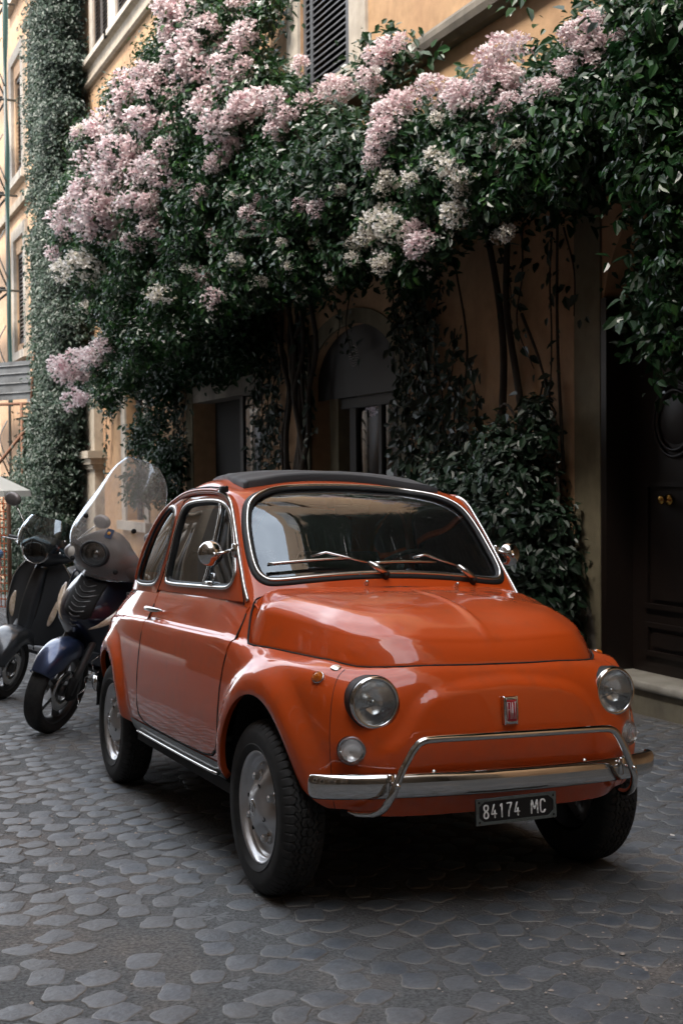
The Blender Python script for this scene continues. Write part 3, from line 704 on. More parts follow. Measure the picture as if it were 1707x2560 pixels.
# --- wheels
def wheel(name, x, y, sgn, shared=None):
    root = empty(name); root.parent = car; 
    root.matrix_local = Matrix.Translation((x,y,.259)) @ Matrix.Rotation(R(90)*sgn,4,'Y')
    if shared:
        for ch in shared.children:
            c = link_copy(ch, root)
            for g_ in ch.children: link_copy(g_, c)
        return root
    n = 180
    # tyre: sidewalls and a tread of zigzag ribs and cross sipes; axial + = outward
    pr = [(.160,-.052),(.172,-.060),(.195,-.067),(.222,-.068),(.240,-.062)]
    n = 420; zt = np.linspace(-.052,.052,53)
    mid = [(np.interp(abs(z),[0,.02,.035,.045,.052],[.2605,.2603,.2588,.2562,.2515]),z) for z in zt]
    pr2 = [(.240,.062),(.234,.0635),(.231,.0655),(.222,.068),(.200,.0678),(.190,.0665),(.187,.0685),(.183,.0665),(.172,.060),(.166,.054)]
    prof = np.array(pr+mid+pr2); m = len(prof); k = np.arange(n); V = np.zeros((m,n,3))
    tri = np.abs(((k%7)/7.)*2-1)*2-1
    for i,(r,z) in enumerate(prof):
        rr = np.full(n, r)
        if len(pr) <= i < len(pr)+len(mid):
            for gz_, am, wd_ in ((0,.0035,.0016),(.017,.004,.0018),(-.017,.004,.0018),(.033,.0045,.0018),(-.033,.0045,.0012)):
                rr = rr-np.where(np.abs(z-gz_-am*tri*(1 if gz_>=0 else -1)) < wd_, .0045, 0)
            ph = (k+ (3 if abs(z)<.017 else (6 if abs(z)<.033 else 0)))%7
            rr = rr-np.where((ph < 1) & (np.abs(np.abs(z)-.0255)>.003), .0035, 0)
        a = 2*math.pi*k/n; V[i] = np.stack([rr*np.cos(a), rr*np.sin(a), np.full(n,z)],1)
    V = V.reshape(-1,3)
    ii, kk_ = np.meshgrid(np.arange(m-1), k, indexing='ij'); ii = ii.ravel(); kk_ = kk_.ravel(); F = np.stack([ii*n+kk_, ii*n+(kk_+1)%n, (ii+1)*n+(kk_+1)%n, (ii+1)*n+kk_],1)
    # circumferential grooves: narrow dark ribs sunk
    t = mobj('tyre', V, F, m_tyre, root, True); sharp(t, 28)
    rim = MB().lathe([(.150,-.05),(.153,-.02),(.152,.010),(.156,.024),(.162,.034),(.1665,.046),(.1685,.0535),(.1665,.0575),(.162,.0560),(.158,.050),(.154,.040),(.1505,.034),(.147,.033),(.1445,.030),(.142,.024),(.138,.0225),(.133,.024)], 96)
    rim.build('rim', m_wheel, root)
    # pressed disc with raised star between four bolts
    nr, na = 26, 96; V = []; F = []
    for i in range(nr):
        r = .137*i/(nr-1)
        for k in range(na):
            a = 2*math.pi*k/na; lobe = .5-.5*math.cos(4*(a-R(25)))
            h0 = np.interp(r,[0,.03,.05,.075,.095,.115,.125,.137],[.073,.0725,.068,.058,.048,.034,.027,.025])
            h1 = np.interp(r,[0,.03,.05,.075,.095,.115,.125,.137],[.073,.0725,.062,.038,.030,.028,.026,.025])
            V.append((r*math.cos(a), r*math.sin(a), h0*lobe+h1*(1-lobe)))
    for i in range(nr-1):
        for k in range(na): F.append((i*na+k, (i+1)*na+k, (i+1)*na+(k+1)%na, i*na+(k+1)%na))
    dsk = mobj('wheel_disc', V, F, m_wheel, root)
    for q in range(4):
        a = R(25)+q*math.pi/2; bx, by = .095*math.cos(a), .094*math.sin(a)
        b = MB().lathe([(.0001,.033),(.009,.032),(.012,.028),(.0128,.014),(.017,.012),(.0195,.008),(.020,.0)], 6, Matrix.Translation((bx,by,.026)))
        bo = b.build('wheel_bolt', m_hubcap, root, False)
        a2 = R(70)+q*math.pi/2; MB().lathe([(.0001,.0),(.006,.0005),(.0075,.004)],10,Matrix.Translation((.070*math.cos(a2),.070*math.sin(a2),.0585))).build('vent_hole', m_black, root)
    cap = MB().lathe([(.0001,.0765),(.018,.0762),(.023,.075),(.0255,.0725),(.027,.069)], 32).build('hub_cap', m_hubcap, root)
    mb, wd = strokes('FIAT', .0045,.010,.0018,.0012,.0006); V = np.array(mb.V); V = np.stack([V[:,0]-wd/2, V[:,2]-.005, 0*V[:,1]+.0775],1)
    # badge lies on the cap, upright when the wheel rests this way
    V = np.stack([-V[:,1]*1.0, V[:,0], V[:,2]],1)
    mobj('badge_lettering', V, mb.F, m_black, cap)
    MB().tube([(-.010,-.014,.0767),(.010,-.014,.0767),(.010,.014,.0767),(-.010,.014,.0767)],.0009,5,closed=True).build('badge_border', m_black, cap)
    MB().tube([(.128,.03,.012),(.126,.03,.030),(.120,.028,.038)],.004,8).build('tyre_valve', m_white if 0 else m_hubcap, root)
    return root
wA = wheel('wheel', -.545, 0, -1)
wheel('wheel', -.545, 1.84, -1, wA); wheel('wheel', .545, 0, 1, wA); wheel('wheel', .545, 1.84, 1, wA)
# --- headlamps
def headlamp(s):
    c = np.array((s*.402,-.388,.612)); ax = Vector((s*.05,-1,.03)).normalized(); M = axisM(c, ax)
    root = MB().lathe([(.0735,-.05),(.0755,-.012),(.0765,-.004),(.0755,.002),(.073,.005)], 56, M).build('headlamp', m_rubber, car)
    MB().lathe([(.073,-.02),(.0738,.004),(.0732,.011),(.0700,.0155),(.0655,.0165),(.0625,.014),(.0615,.008)], 64, M).build('headlamp_ring', m_chrome, root)
    MB().lathe([(.0625,.006),(.055,-.004),(.048,-.0115),(.040,-.0185),(.030,-.025),(.018,-.030),(.0001,-.0325)], 48, M).build('reflector', m_reflector, root)
    b = MB().lathe([(.0001,.002),(.008,0),(.011,-.006),(.0115,-.03)],20,M); b.build('bulb_shield', m_chrome, root)
    Mi = np.array(M.to_3x3()); 
    def L3(x,y,z): return Mi@np.array((x,y,z))+c
    b = MB(); b.tube([L3(-.0,-.0,.006),L3(.05*s,-.022*0-.02,.008)],.0022,6); 
    mb = MB()
    zax = np.array(ax); xx = np.array((1,0,0.)); zz = np.array((0,0,1.))
    def Q(dx,dz,o): return c+xx*dx+zz*dz+zax*o
    mb.tube([Q(0,-.004,.004),Q(-.047,-.021,.006)],.0022,6).tube([Q(0,-.004,.004),Q(.047,-.021,.006)],.0022,6)
    mb.build('reflector_bar', m_chrome2, root)
    # fluted glass: fine vertical ribs
    nr, na = 12, 96; V = []; F = []
    xs = np.linspace(-.0625,.0625,91); V=[]; idx={}
    for i,x in enumerate(xs):
        for j,z in enumerate(np.linspace(-.0625,.0625,31)):
            r = math.hypot(x,z); k_ = .0625/max(r,.0625); h_ = .021*(1-min(1,(r*k_/.0625))**2)+.0095+ (.0016 if i%2 else 0)*(1 if abs(x)>.018 or z<.0 else .35)
            V.append(Q(x*k_,z*k_,h_))
    for i in range(90):
        for j in range(30):
            a=i*31+j; x=(xs[i]+xs[i+1])/2; z=-.0625+.125*(j+.5)/30
            if math.hypot(x,z) < .064: F.append((a,a+31,a+32,a+1))
    mobj('lens', V, F, glassmat('fluted_lens' , (.90,.92,.92), 1.5, .04, .16, (.75,.78,.78)) if 'fluted_lens' not in MATS else MATS['fluted_lens'], root)
    return root
headlamp(-1); headlamp(1)
# --- front indicators with stepped lenses
for s in (-1,1):
    c = np.array((s*.464,-.378,.480)); M = axisM(c, (s*.38,-1,.06))
    r = MB().lathe([(.041,-.018),(.0415,-.004),(.040,.0)],40,M).build('front_indicator', m_rubber, car)
    prof = [(.0395,-.002),(.0395,.006),(.0365,.008)]
    for k,(rr,zz) in enumerate([(.036,.009),(.032,.0125),(.027,.016),(.022,.0195),(.017,.023),(.012,.026),(.007,.028)]):
        prof += [(rr,zz-.0012),(rr-.0004,zz+.0026)]
    prof += [(.0001,.030)]
    sharp(MB().lathe(prof,44,M).build('lens', m_ind, r),25)
    MB().lathe([(.03,-.001),(.022,-.006),(.0001,-.008)],24,M).build('reflector', m_reflector, r)
    for q in (-1,1): MB().lathe([(.0001,.0035),(.003,.003),(.004,.0)],8,Matrix.Translation(Vector(c)+(M.to_3x3()@Vector((0,0,.006)))+Vector((q*.033,0,-.002)))@M.to_3x3().to_4x4()).build('screw', m_chrome2, r)
    # amber side repeater
    p = onL([(6.207 if s<0 else 7.9,6.712)],0.,s)[0]; pn = onL([(6.207 if s<0 else 7.9,6.712)],.01,s)[0]-p; M = axisM(p, pn)
    r = MB().lathe([(.0185,-.003),(.0195,.004),(.018,.006),(.0165,.0065)],32,M).build('side_repeater', m_chrome2, car)
    MB().lathe([(.0168,.004),(.0165,.010),(.014,.013),(.0135,.012),(.010,.0155),(.0095,.0145),(.005,.0175),(.0001,.018)],32,M).build('lens', m_amber, r); sharp(bpy.context.scene.collection.objects[-1],25)
# round bonnet plug on the near wing
p = onL([(5.80,9.15)],0.,-1)[0]; pn = onL([(5.80,9.15)],.01,-1)[0]-p; MB().lathe([(.0001,.003),(.012,.0028),(.016,.001),(.0165,-.002)],24,axisM(p,pn)).build('wing_plug', m_chrome2, car)
# --- front bumper
def bumper_path(yc, xs): return xs
BP = [(.568,-.330,.383),(.563,-.358,.384),(.535,-.385,.385),(.47,-.418,.386),(.38,-.446,.387),(.25,-.470,.388),(.12,-.481,.388),(0,-.484,.388)]
BP = smooth_path(BP+[(-x,y,z) for x,y,z in BP[-2::-1]], 6)
prof = [(-.012,.0345),(-.001,.0355),(.008,.031),(.0125,.021),(.0135,.007),(.0132,-.008),(.0115,-.021),(.007,-.030),(0,-.0345),(-.012,-.035)]
T = np.gradient(BP,axis=0); T /= np.linalg.norm(T,axis=1)[:,None]; Nn = np.stack([-T[:,1]*-1,-T[:,0]*1,T[:,2]*0],1); 
Nn = np.cross(T,(0,0,1.)); Nn /= np.linalg.norm(Nn,axis=1)[:,None]
if Nn[len(Nn)//2][1] > 0: Nn = -Nn
V = []; m = len(prof); kk = len(BP)
s_ = np.linspace(0,1,kk); endf = np.clip(np.minimum(s_,1-s_)/.035,0,1)**.5
for i in range(kk):
    for (o_,h_) in prof: V.append(BP[i]+Nn[i]*(o_*(.3+.7*endf[i]))+np.array((0,0,h_*(.72+.28*endf[i]))))
F = [(i*m+j,(i+1)*m+j,(i+1)*m+j+1,i*m+j+1) for i in range(kk-1) for j in range(m-1)]+[(i*m+m-1,(i+1)*m+m-1,(i+1)*m,i*m) for i in range(kk-1)]+[tuple(range(m)),tuple((kk-1)*m+j for j in range(m-1,-1,-1))]
bp = mobj('front_bumper', V, F, m_chrome, car)
bm_ = MB()
for x in (-.25,.25): MB().lathe([(.0001,.006),(.006,.005),(.008,.001)],12,axisM((x,-.462,.423),(0,-.2,1))).build('bumper_bolt', m_chrome2, bp)
GP = [(0,-.520,.522),(.15,-.518,.522),(.27,-.512,.521),(.312,-.509,.516),(.334,-.507,.498),(.353,-.506,.470),(.370,-.505,.440),(.388,-.504,.400),(.400,-.500,.370),(.410,-.480,.338),(.420,-.445,.316),(.432,-.405,.306),(.446,-.370,.302),(.46,-.345,.304)]
GPs = smooth_path(GP+[],6); GPf = np.concatenate([mirV(GPs)[:0:-1], GPs])
rr = np.interp(np.abs(GPf[:,0]), [0,.42,.445,.46],[.0108,.0108,.009,.003])
ov = MB().tube(GPf, rr, 14).build('overrider_bar', m_chrome, car)
for s in (-1,1):
    c = np.array((s*.388,-.504,.400)); MB().lathe([(.0001,.008),(.005,.0075),(.0075,.004),(.008,0)],12,axisM(c+np.array((0,-.010,0)),(0,-1,0))).tube([c,c+np.array((-s*.004,.045,0))],.006,8).build('bracket_bolt', m_chrome, ov)
    MB().box((-.011,-.006,-.026),(.011,.004,.026),Matrix.Translation((s*.384,-.462,.398)),.003).build('bracket', m_chrome, ov)
# rear bumper
BR = smooth_path([(-.625,2.06,.40),(-.610,2.16,.40),(-.53,2.31,.40),(-.36,2.41,.40),(0,2.46,.40),(.36,2.41,.40),(.53,2.31,.40),(.610,2.16,.40),(.625,2.06,.40)],6)
MB().tube(BR,.036,10,.35,up=None).build('rear_bumper', m_chrome, car)
V = np.array(car.children[-1].data.vertices[0].co)
# --- number plate
pl = empty('number_plate'); pl.parent = car; pl.location = (-.010,-.503,.3105); pl.rotation_euler = (R(-2),R(-1.2),0)
PW, PH = .131, .0365
MB().box((-PW,-.003,-PH),(PW,.003,PH),None,.002).build('plate_backing', m_plate, pl, False)
fr = MB()
oc = [(-PW,-PH),(PW,-PH),(PW,PH),(-PW,PH)]; ch = .017; iw, ih = PW-.009, PH-.008
oct_ = [(-iw+ch,-ih),(iw-ch,-ih),(iw,-ih+ch*.8),(iw,ih-ch*.8),(iw-ch,ih),(-iw+ch,ih),(-iw,ih-ch*.8),(-iw,-ih+ch*.8)]
V2, T2, BL = cdt(np.array(oc), [np.array(oct_)], .02)
Vf = np.stack([V2[:,0],np.full(len(V2),-.0062),V2[:,1]],1); F = [tuple(t) for t in T2]
for l in BL:
    b = len(Vf); Vf = np.concatenate([Vf, np.stack([V2[l,0],np.full(len(l),-.0062),V2[l,1]],1), np.stack([V2[l,0],np.full(len(l),-.002),V2[l,1]],1)]); k = len(l)
    F += [(b+i,b+(i+1)%k,b+k+(i+1)%k,b+k+i) for i in range(k)]
mobj('plate_frame', Vf, F, m_platef, pl, False)
for x in (-1,1):
    for z in (-1,1): MB().lathe([(.0001,.0028),(.0025,.0025),(.0036,.0005)],10,axisM((x*(PW-.0095),-.0062,z*(PH-.009)),(0,-1,0))).build('rivet', m_black, pl)
mb, wd = strokes('84174', .0165,.036,.0085,.0042,.0016)
o = mb.build('plate_digits', m_white, pl); o.location = (-.107,-.0035,-.018)
mb, wd2 = strokes('MC', .0165,.036,.0085,.0042,.0016)
o = mb.build('plate_letters', m_white, pl); o.location = (.049,-.0035,-.018)
# --- badge
bd = MB(); hw, hh = .0225, .039
outl = smooth_path([(-hw,-hh*.9),(-hw*.7,-hh),(hw*.7,-hh),(hw,-hh*.9),(hw*1.06,hh*.88),(hw*.75,hh),(-hw*.75,hh),(-hw*1.06,hh*.88)],3,True)
bdr = empty('nose_badge'); bdr.parent = car; bdr.location = (-.004,-.457,.581); bdr.rotation_euler = (R(-4),0,0)
def prism(poly, y0, y1, inset=.0):
    q = np.array(poly); c = q.mean(0); k = len(q); V = np.concatenate([np.stack([q[:,0],np.full(k,y1),q[:,1]],1), np.stack([q[:,0],np.full(k,y0+.002),q[:,1]],1), np.stack([c[0]+(q[:,0]-c[0])*.93,np.full(k,y0),c[1]+(q[:,1]-c[1])*.95],1)])
    F = [(j*k+i,j*k+(i+1)%k,(j+1)*k+(i+1)%k,(j+1)*k+i) for j in range(2) for i in range(k)]+[tuple(2*k+i for i in range(k)), tuple(range(k-1,-1,-1))]
    return MB().add(V,F)
prism(outl,-.010,.012).build('badge_frame', m_chrome, bdr)
prism(outl*[.70,.80],-.0115,-.005).build('badge_field', m_red, bdr)
MB().tube(np.stack([outl[:,0]*.72,np.full(len(outl),-.0115),outl[:,1]*.82],1),.0012,6,closed=True).build('badge_border', m_chrome2, bdr)
mb, wd = strokes('FIAT',.0062,.047,.0026,.0010,.0010); o = mb.build('badge_letters', m_white, bdr); o.location = (-wd/2,-.0122,-.0235)
# --- wipers, washer jets
for x0 in (0.,.348):
    f_ = lambda u,v,o_: grnf(np.array([u]),np.array([v]),o_)[0]
    if x0 == 0: uv = dict(p=(-.127,1.22), a=(-.389,1.552), e=(-1.029,1.99), k=(-1.30,1.884), b0=(-2.458,1.603), b1=(-.606,1.865))
    else: uv = dict(p=(1.536,.96), a=(1.189,1.42), e=(.619,1.906), k=(.418,1.844), b0=(-.258,1.671), b1=(.828,1.708))
    piv = f_(*uv['p'],.012); A = f_(*uv['a'],.032); E_ = f_(*uv['e'],.030); K = f_(*uv['k'],.022); B0 = f_(*uv['b0'],.012); B1 = f_(*uv['b1'],.012)
    r = MB().lathe([(.013,-.025),(.0125,.004),(.010,.010),(.0001,.012)],16,axisM(piv,f_(*uv['p'],.03)-f_(*uv['p'],0.))).build('wiper', m_rubber, car)
    MB().tube([piv+(A-piv)*.02+np.array((0,-.004,.006)),piv+(A-piv)*.5+np.array((0,-.008,.004)),A],[.0105,.012,.008],8,.7).tube([A,(A+E_)/2,E_,K],.0046,6).build('wiper_arm', m_chrome2, r)
    bl = smooth_path([B0,(B0*2+B1)/3+np.array((0,-.003,.002)),(B0+2*B1)/3+np.array((0,-.003,.002)),B1],4)
    MB().tube(bl+np.array((0,-.005,.004)),.0052,6).build('wiper_blade', m_chrome2, r); MB().tube(bl,.0038,6,).build('wiper_rubber', m_rubber, r)
for (u,v) in ((-.474,.93),(1.117,.82)):
    p = grnf(np.array([u]),np.array([v]),0.)[0]; pn = grnf(np.array([u]),np.array([v]),.01)[0]-p; MB().lathe([(.0085,-.004),(.008,.004),(.006,.007),(.0065,.012),(.004,.016),(.0001,.017)],14,axisM(p,pn)).build('washer_jet', m_chrome2, car)
# --- round door mirrors
for s in (-1,1):
    c = np.array((s*.590,.520,1.013)); rt = MB().lathe([(.0001,.026),(.012,.0252),(.024,.0215),(.034,.014),(.041,.004),(.0435,-.006),(.0435,-.011),(.041,-.013)],40,axisM(c,(s*.10,-1,.04))).build('door_mirror', m_chrome, car)
    MB().lathe([(.0415,0),(.0001,.0)],32,axisM(c+np.array((0,.0125,0)),(-s*.10,1,-.04))).build('mirror_glass', m_chrome, rt)
    q = c+np.array((-s*.004,-.026,-.004)); e = onG([(4.22,2.25)],.012,s)[0]; 
    MB().lathe([(.0001,.009),(.007,.007),(.009,0),(.007,-.007)],14,axisM(q,(0,-1,0))).tube([q,q*.6+e*.4+np.array((0,-.006,.0)),e+np.array((s*.006,-.004,0))],[.0062,.005,.0062],8).box((-.008,-.012,-.026),(.010,.010,.022),Matrix.Translation(e),.004).build('mirror_arm', m_chrome, rt)
# --- folded fabric roof
n1, n2 = 40, 30; V = []
_u, _v = np.meshgrid(np.linspace(-7.6,7.6,260), np.linspace(4.4,8.99,150), indexing='ij'); _RS = grnf(_u.ravel(), _v.ravel())
def roofz(x, y):
    d = (_RS[:,0]-x)**2+(_RS[:,1]-y)**2; i = np.argsort(d)[:6]; w_ = 1/(d[i]+1e-6); return float((_RS[i,2]*w_).sum()/w_.sum())

for i in range(n1):
    t = i/(n1-1)
    for j in range(n2):
        sx = -1+2*j/(n2-1); x = sx*np.interp(t,[0,.2,.6,1],[.395,.40,.385,.33])
        y0_ = .855-.115*abs(sx)**3; y = y0_+t*(1.42-.04*sx*sx-y0_); 
        zr = roofz(x, y)
        th = .020*min(1,(1-abs(sx))/.06+.35)**.5*min(1,t/.02+.75)*np.interp(t,[0,.2,.6,1],[1,.75,.6,.5])+.006*max(0,1-t/.08)
        wr = .0018*math.sin(17*t*math.pi+2*sx)*(1-t*.3)+.002*math.exp(-((t-.12)/.03)**2)
        V.append((x,y,zr+th+wr+.004))
F = [(i*n2+j,i*n2+j+1,(i+1)*n2+j+1,(i+1)*n2+j) for i in range(n1-1) for j in range(n2-1)]
# skirt down to the roof
bnd = [j for j in range(n2)]+[i*n2+n2-1 for i in range(1,n1)]+[(n1-1)*n2+j for j in range(n2-2,-1,-1)]+[i*n2 for i in range(n1-2,0,-1)]
V = np.array(V); b = len(V); lowr = V[bnd].copy(); lowr[:,2] = [roofz(q[0],q[1])-.004 for q in V[bnd]]; V = np.concatenate([V,lowr]); k = len(bnd)
F += [(bnd[i],b+i,b+(i+1)%k,bnd[(i+1)%k]) for i in range(k)]
mobj('fabric_roof', V, F, m_fabric, car)
# --- cabin: dashboard, steering wheel, seats, rear bench, mirror
dsh = MB().box((-.46,.42,.70),(.46,.56,.84),None,.02).box((-.44,.33,.80),(.44,.50,.86),None,.02).build('dashboard', m_inside, car)  # dash cabin black instead of body paint, shade put into its colour
MB().box((-.47,.32,.845),(.47,.50,.872),None,.01).build('dash_shelf', m_inside, dsh)
SWc = (.22,.66,.86); Ms = axisM(SWc,(0,.85,.5))
st = MB(); a = [(.19*math.cos(t),.19*math.sin(t),0) for t in np.linspace(0,2*math.pi,48,endpoint=False)]
Ra = np.array(Ms.to_3x3()); st.tube((Ra@np.array(a).T).T+np.array(SWc),.009,8,closed=True)
for an in (0,math.pi): st.tube([(Ra@np.array((.18*math.cos(an),.18*math.sin(an),0)))+np.array(SWc),(Ra@np.array((0,0,-.03)))+np.array(SWc)],.006,6)
st.tube([(Ra@np.array((0,0,-.02)))+np.array(SWc),(.22,.45,.72)],.02,8); st.build('steering_wheel', m_inside, car)
for x in (-.24,.24):
    sr = MB().box((x-.21,.86,.42),(x+.21,1.24,.56),None,.05).build('seat', m_seat, car)
    V = []; 
    Mb = Matrix.Translation((x,1.22,.50))@Matrix.Rotation(R(-14),4,'X'); MB().box((-.205,-.05,0),(.205,.05,.52),Mb,.045).build('backrest', m_seat, sr)
MB().box((-.5,1.55,.5),(.5,1.68,.92),None,.05).box((-.5,1.35,.45),(.5,1.6,.56),None,.04).build('rear_bench', m_seat, car)
MB().box((-.07,.66,1.15),(.07,.675,1.19),None,.006).tube([(0,.67,1.19),(0,.70,1.235)],.005,6).build('inner_mirror', m_inside, car)
# tax disc and papers behind the screen
MB().box((-.43,.355,.875),(-.30,.43,.879)).build('paper_slip', m_white, car)

# =====================================================================  ground: mortar bed, cobbles
GNX, GNY = -.035683, -.036398
def gz(x, y): return GNX*x+GNY*y
WX = 2.95                                  # street face of the house wall
def hash2(a, b): return (math.sin(a*127.1+b*311.7)*43758.5453)%1
m_bed = pmat('cobble_mortar', (.080,.083,.084), rough=.85, noise=(1.9,(.145,.125,.108),.46,.72), bump=(110,1.,.006))
N, L = nodes(m_bed); tc = N.new('ShaderNodeTexCoord'); nz = N.new('ShaderNodeTexNoise'); nz.inputs['Scale'].default_value = 95; nz.inputs['Detail'].default_value = 4
mm = N.new('ShaderNodeMix'); mm.data_type = 'RGBA'; mm.blend_type = 'MULTIPLY'; mm.inputs[0].default_value = .75
rp = N.new('ShaderNodeMapRange'); rp.inputs[1].default_value = .3; rp.inputs[2].default_value = .72; rp.inputs[3].default_value = .35; rp.inputs[4].default_value = 1.7
L.new(tc.outputs['Object'], nz.inputs['Vector']); L.new(nz.outputs[0], rp.inputs[0]); L.new(N[m_bed['mix']].outputs[2], mm.inputs[6]); L.new(rp.outputs[0], mm.inputs[7]); L.new(mm.outputs[2], N['Principled BSDF'].inputs['Base Color'])
def stonemat():
    m = bpy.data.materials.new('basalt_cobble'); m.use_nodes = True; N, L = nodes(m); b = N['Principled BSDF']
    at = N.new('ShaderNodeAttribute'); at.attribute_name = 'rim'
    oi = N.new('ShaderNodeObjectInfo'); tc = N.new('ShaderNodeTexCoord'); geo = N.new('ShaderNodeNewGeometry')
    nz = N.new('ShaderNodeTexNoise'); nz.inputs['Scale'].default_value = 6; nz.inputs['Detail'].default_value = 6
    n2 = N.new('ShaderNodeTexNoise'); n2.inputs['Scale'].default_value = 70; n2.inputs['Detail'].default_value = 4
    L.new(geo.outputs['Position'], nz.inputs['Vector']); L.new(geo.outputs['Position'], n2.inputs['Vector'])
    c1 = N.new('ShaderNodeMix'); c1.data_type = 'RGBA'; c1.inputs[6].default_value = (.060,.073,.090,1); c1.inputs[7].default_value = (.125,.133,.142,1)
    r1 = N.new('ShaderNodeMapRange'); r1.inputs[1].default_value = .32; r1.inputs[2].default_value = .68; L.new(nz.outputs[0], r1.inputs[0]); L.new(r1.outputs[0], c1.inputs[0])
    c2 = N.new('ShaderNodeMix'); c2.data_type = 'RGBA'; c2.inputs[7].default_value = (.21,.185,.155,1); L.new(c1.outputs[2], c2.inputs[6])
    mu = N.new('ShaderNodeMath'); mu.operation = 'MULTIPLY'; L.new(at.outputs['Fac'], mu.inputs[0]); mu.inputs[1].default_value = .62; L.new(mu.outputs[0], c2.inputs[0])
    c3 = N.new('ShaderNodeMix'); c3.data_type = 'RGBA'; c3.blend_type = 'MULTIPLY'; c3.inputs[0].default_value = .6; r2 = N.new('ShaderNodeMapRange'); r2.inputs[1].default_value = .3; r2.inputs[2].default_value = .7; r2.inputs[3].default_value = .7; r2.inputs[4].default_value = 1.3
    L.new(n2.outputs[0], r2.inputs[0]); L.new(c2.outputs[2], c3.inputs[6]); L.new(r2.outputs[0], c3.inputs[7]); L.new(c3.outputs[2], b.inputs['Base Color'])
    # dust and mortar smeared over the worn stones
    n4 = N.new('ShaderNodeTexNoise'); n4.inputs['Scale'].default_value = 2.7; n4.inputs['Detail'].default_value = 8; n4.inputs['Roughness'].default_value = .68; L.new(geo.outputs['Position'], n4.inputs['Vector'])
    r4 = N.new('ShaderNodeMapRange'); r4.inputs[1].default_value = .42; r4.inputs[2].default_value = .66; r4.inputs[4].default_value = .8; L.new(n4.outputs[0], r4.inputs[0])
    c4 = N.new('ShaderNodeMix'); c4.data_type = 'RGBA'; c4.inputs[7].default_value = (.088,.089,.088,1); L.new(c3.outputs[2], c4.inputs[6]); L.new(r4.outputs[0], c4.inputs[0]); L.new(c4.outputs[2], b.inputs['Base Color'])
    r3 = N.new('ShaderNodeMapRange'); r3.inputs[3].default_value = .42; r3.inputs[4].default_value = .66; L.new(nz.outputs[0], r3.inputs[0]); L.new(r3.outputs[0], b.inputs['Roughness'])
    bp = N.new('ShaderNodeBump'); bp.inputs['Strength'].default_value = .7; bp.inputs['Distance'].default_value = .004; L.new(n2.outputs[0], bp.inputs['Height']); L.new(bp.outputs[0], b.inputs['Normal'])
    return m
m_stone = stonemat()
bx, by = np.meshgrid(np.linspace(-9,2.95,36), np.linspace(-14,60,150), indexing='ij')
bed = empty('road') ; bed['kind'] = 'structure'
def sheet(name, X, Y, Z, mat, parent=None, **kw):
    n, m = X.shape; V = np.stack([X,Y,Z],-1).reshape(-1,3); ii, jj = np.meshgrid(np.arange(n-1),np.arange(m-1),indexing='ij'); ii = ii.ravel(); jj = jj.ravel()
    F = np.stack([ii*m+jj,(ii+1)*m+jj,(ii+1)*m+jj+1,ii*m+jj+1],1); return mobj(name, V, F, mat, parent, **kw)
def und(x, y): return .010*np.sin(x*1.9+.7*np.sin(y*.8))*np.sin(y*1.3+1)+.006*np.sin(x*4.1+y*2.7)
def gzu(x, y):
    f = np.clip((np.hypot(np.asarray(x)-0,(np.asarray(y)-.9)/1.4)-1.0)/.6,0,1)
    return gz(x,y)+und(x,y)*f
X1, Y1 = np.meshgrid(np.linspace(-9,2.97,200), np.linspace(-14,26,560), indexing='ij')
sheet('mortar_bed', X1, Y1, gzu(X1,Y1)-.002, m_bed, bed)
far = sheet('ground', *np.meshgrid(np.linspace(-60,60,3), np.linspace(-60,120,3), indexing='ij'), np.zeros((3,3)), m_bed, kind='structure')
for v in far.data.vertices: v.co.z = gz(v.co.x,v.co.y)-.05
# cobbles: rounded squarish basalt setts, most of them worn flush into the mortar
def stone_shape(seed, npt=20, lod=0):
    r_ = random.Random(seed); a = .051+.008*r_.random(); b = .040+.007*r_.random(); pw = r_.uniform(3.,7.); sk = r_.uniform(-.25,.25); ph = [r_.uniform(0,6.28) for _ in range(3)]
    P = []
    for k in range(npt):
        t = 2*math.pi*k/npt; c, s_ = math.cos(t), math.sin(t)
        rr = (abs(c)**pw+abs(s_)**pw)**(-1/pw)*(1+.05*math.sin(2*t+ph[0])+.045*math.sin(3*t+ph[1])+.04*math.sin(5*t+ph[2])+r_.uniform(-.05,.05))
        P.append((a*rr*c+sk*b*rr*s_*.5, b*rr*s_))
    P = np.array(P)
    rings = [(1.05,-.007,1.),(1.0,.0002,1.),(.97,.0012,.85),(.90,.0019,.12)] if lod == 0 else [(1.05,-.006,1.),(.99,.0006,1.),(.90,.0018,.12)]
    V = []; A = []
    for s_, z, at in rings: V += [(p[0]*s_,p[1]*s_,z+r_.uniform(-.0005,.0005)) for p in P]; A += [at]*npt
    V.append((0,0,.0021)); A.append(0.); F = []
    for i in range(len(rings)-1):
        for k in range(npt): F.append((i*npt+k,i*npt+(k+1)%npt,(i+1)*npt+(k+1)%npt,(i+1)*npt+k))
    b0 = (len(rings)-1)*npt
    for k in range(npt): F.append((b0+k,b0+(k+1)%npt,len(V)-1))
    return np.array(V), F, np.array(A)
NS = 24
shapes = [stone_shape(100+i) for i in range(NS)]; low_sh = [stone_shape(100+i,10,1) for i in range(NS)]
meshes = []
for i,(V,F,A) in enumerate(shapes):
    me = bpy.data.meshes.new('cobble'); me.from_pydata([tuple(v) for v in V],[],F); me.polygons.foreach_set('use_smooth',np.ones(len(F),bool)); at = me.attributes.new('rim','FLOAT','POINT'); at.data.foreach_set('value',A.astype(np.float32)); me.materials.append(m_stone); meshes.append(me)
ROT = R(33); cr_, sr_ = math.cos(ROT), math.sin(ROT)
cand = []
SPX, SPY = .128, .104
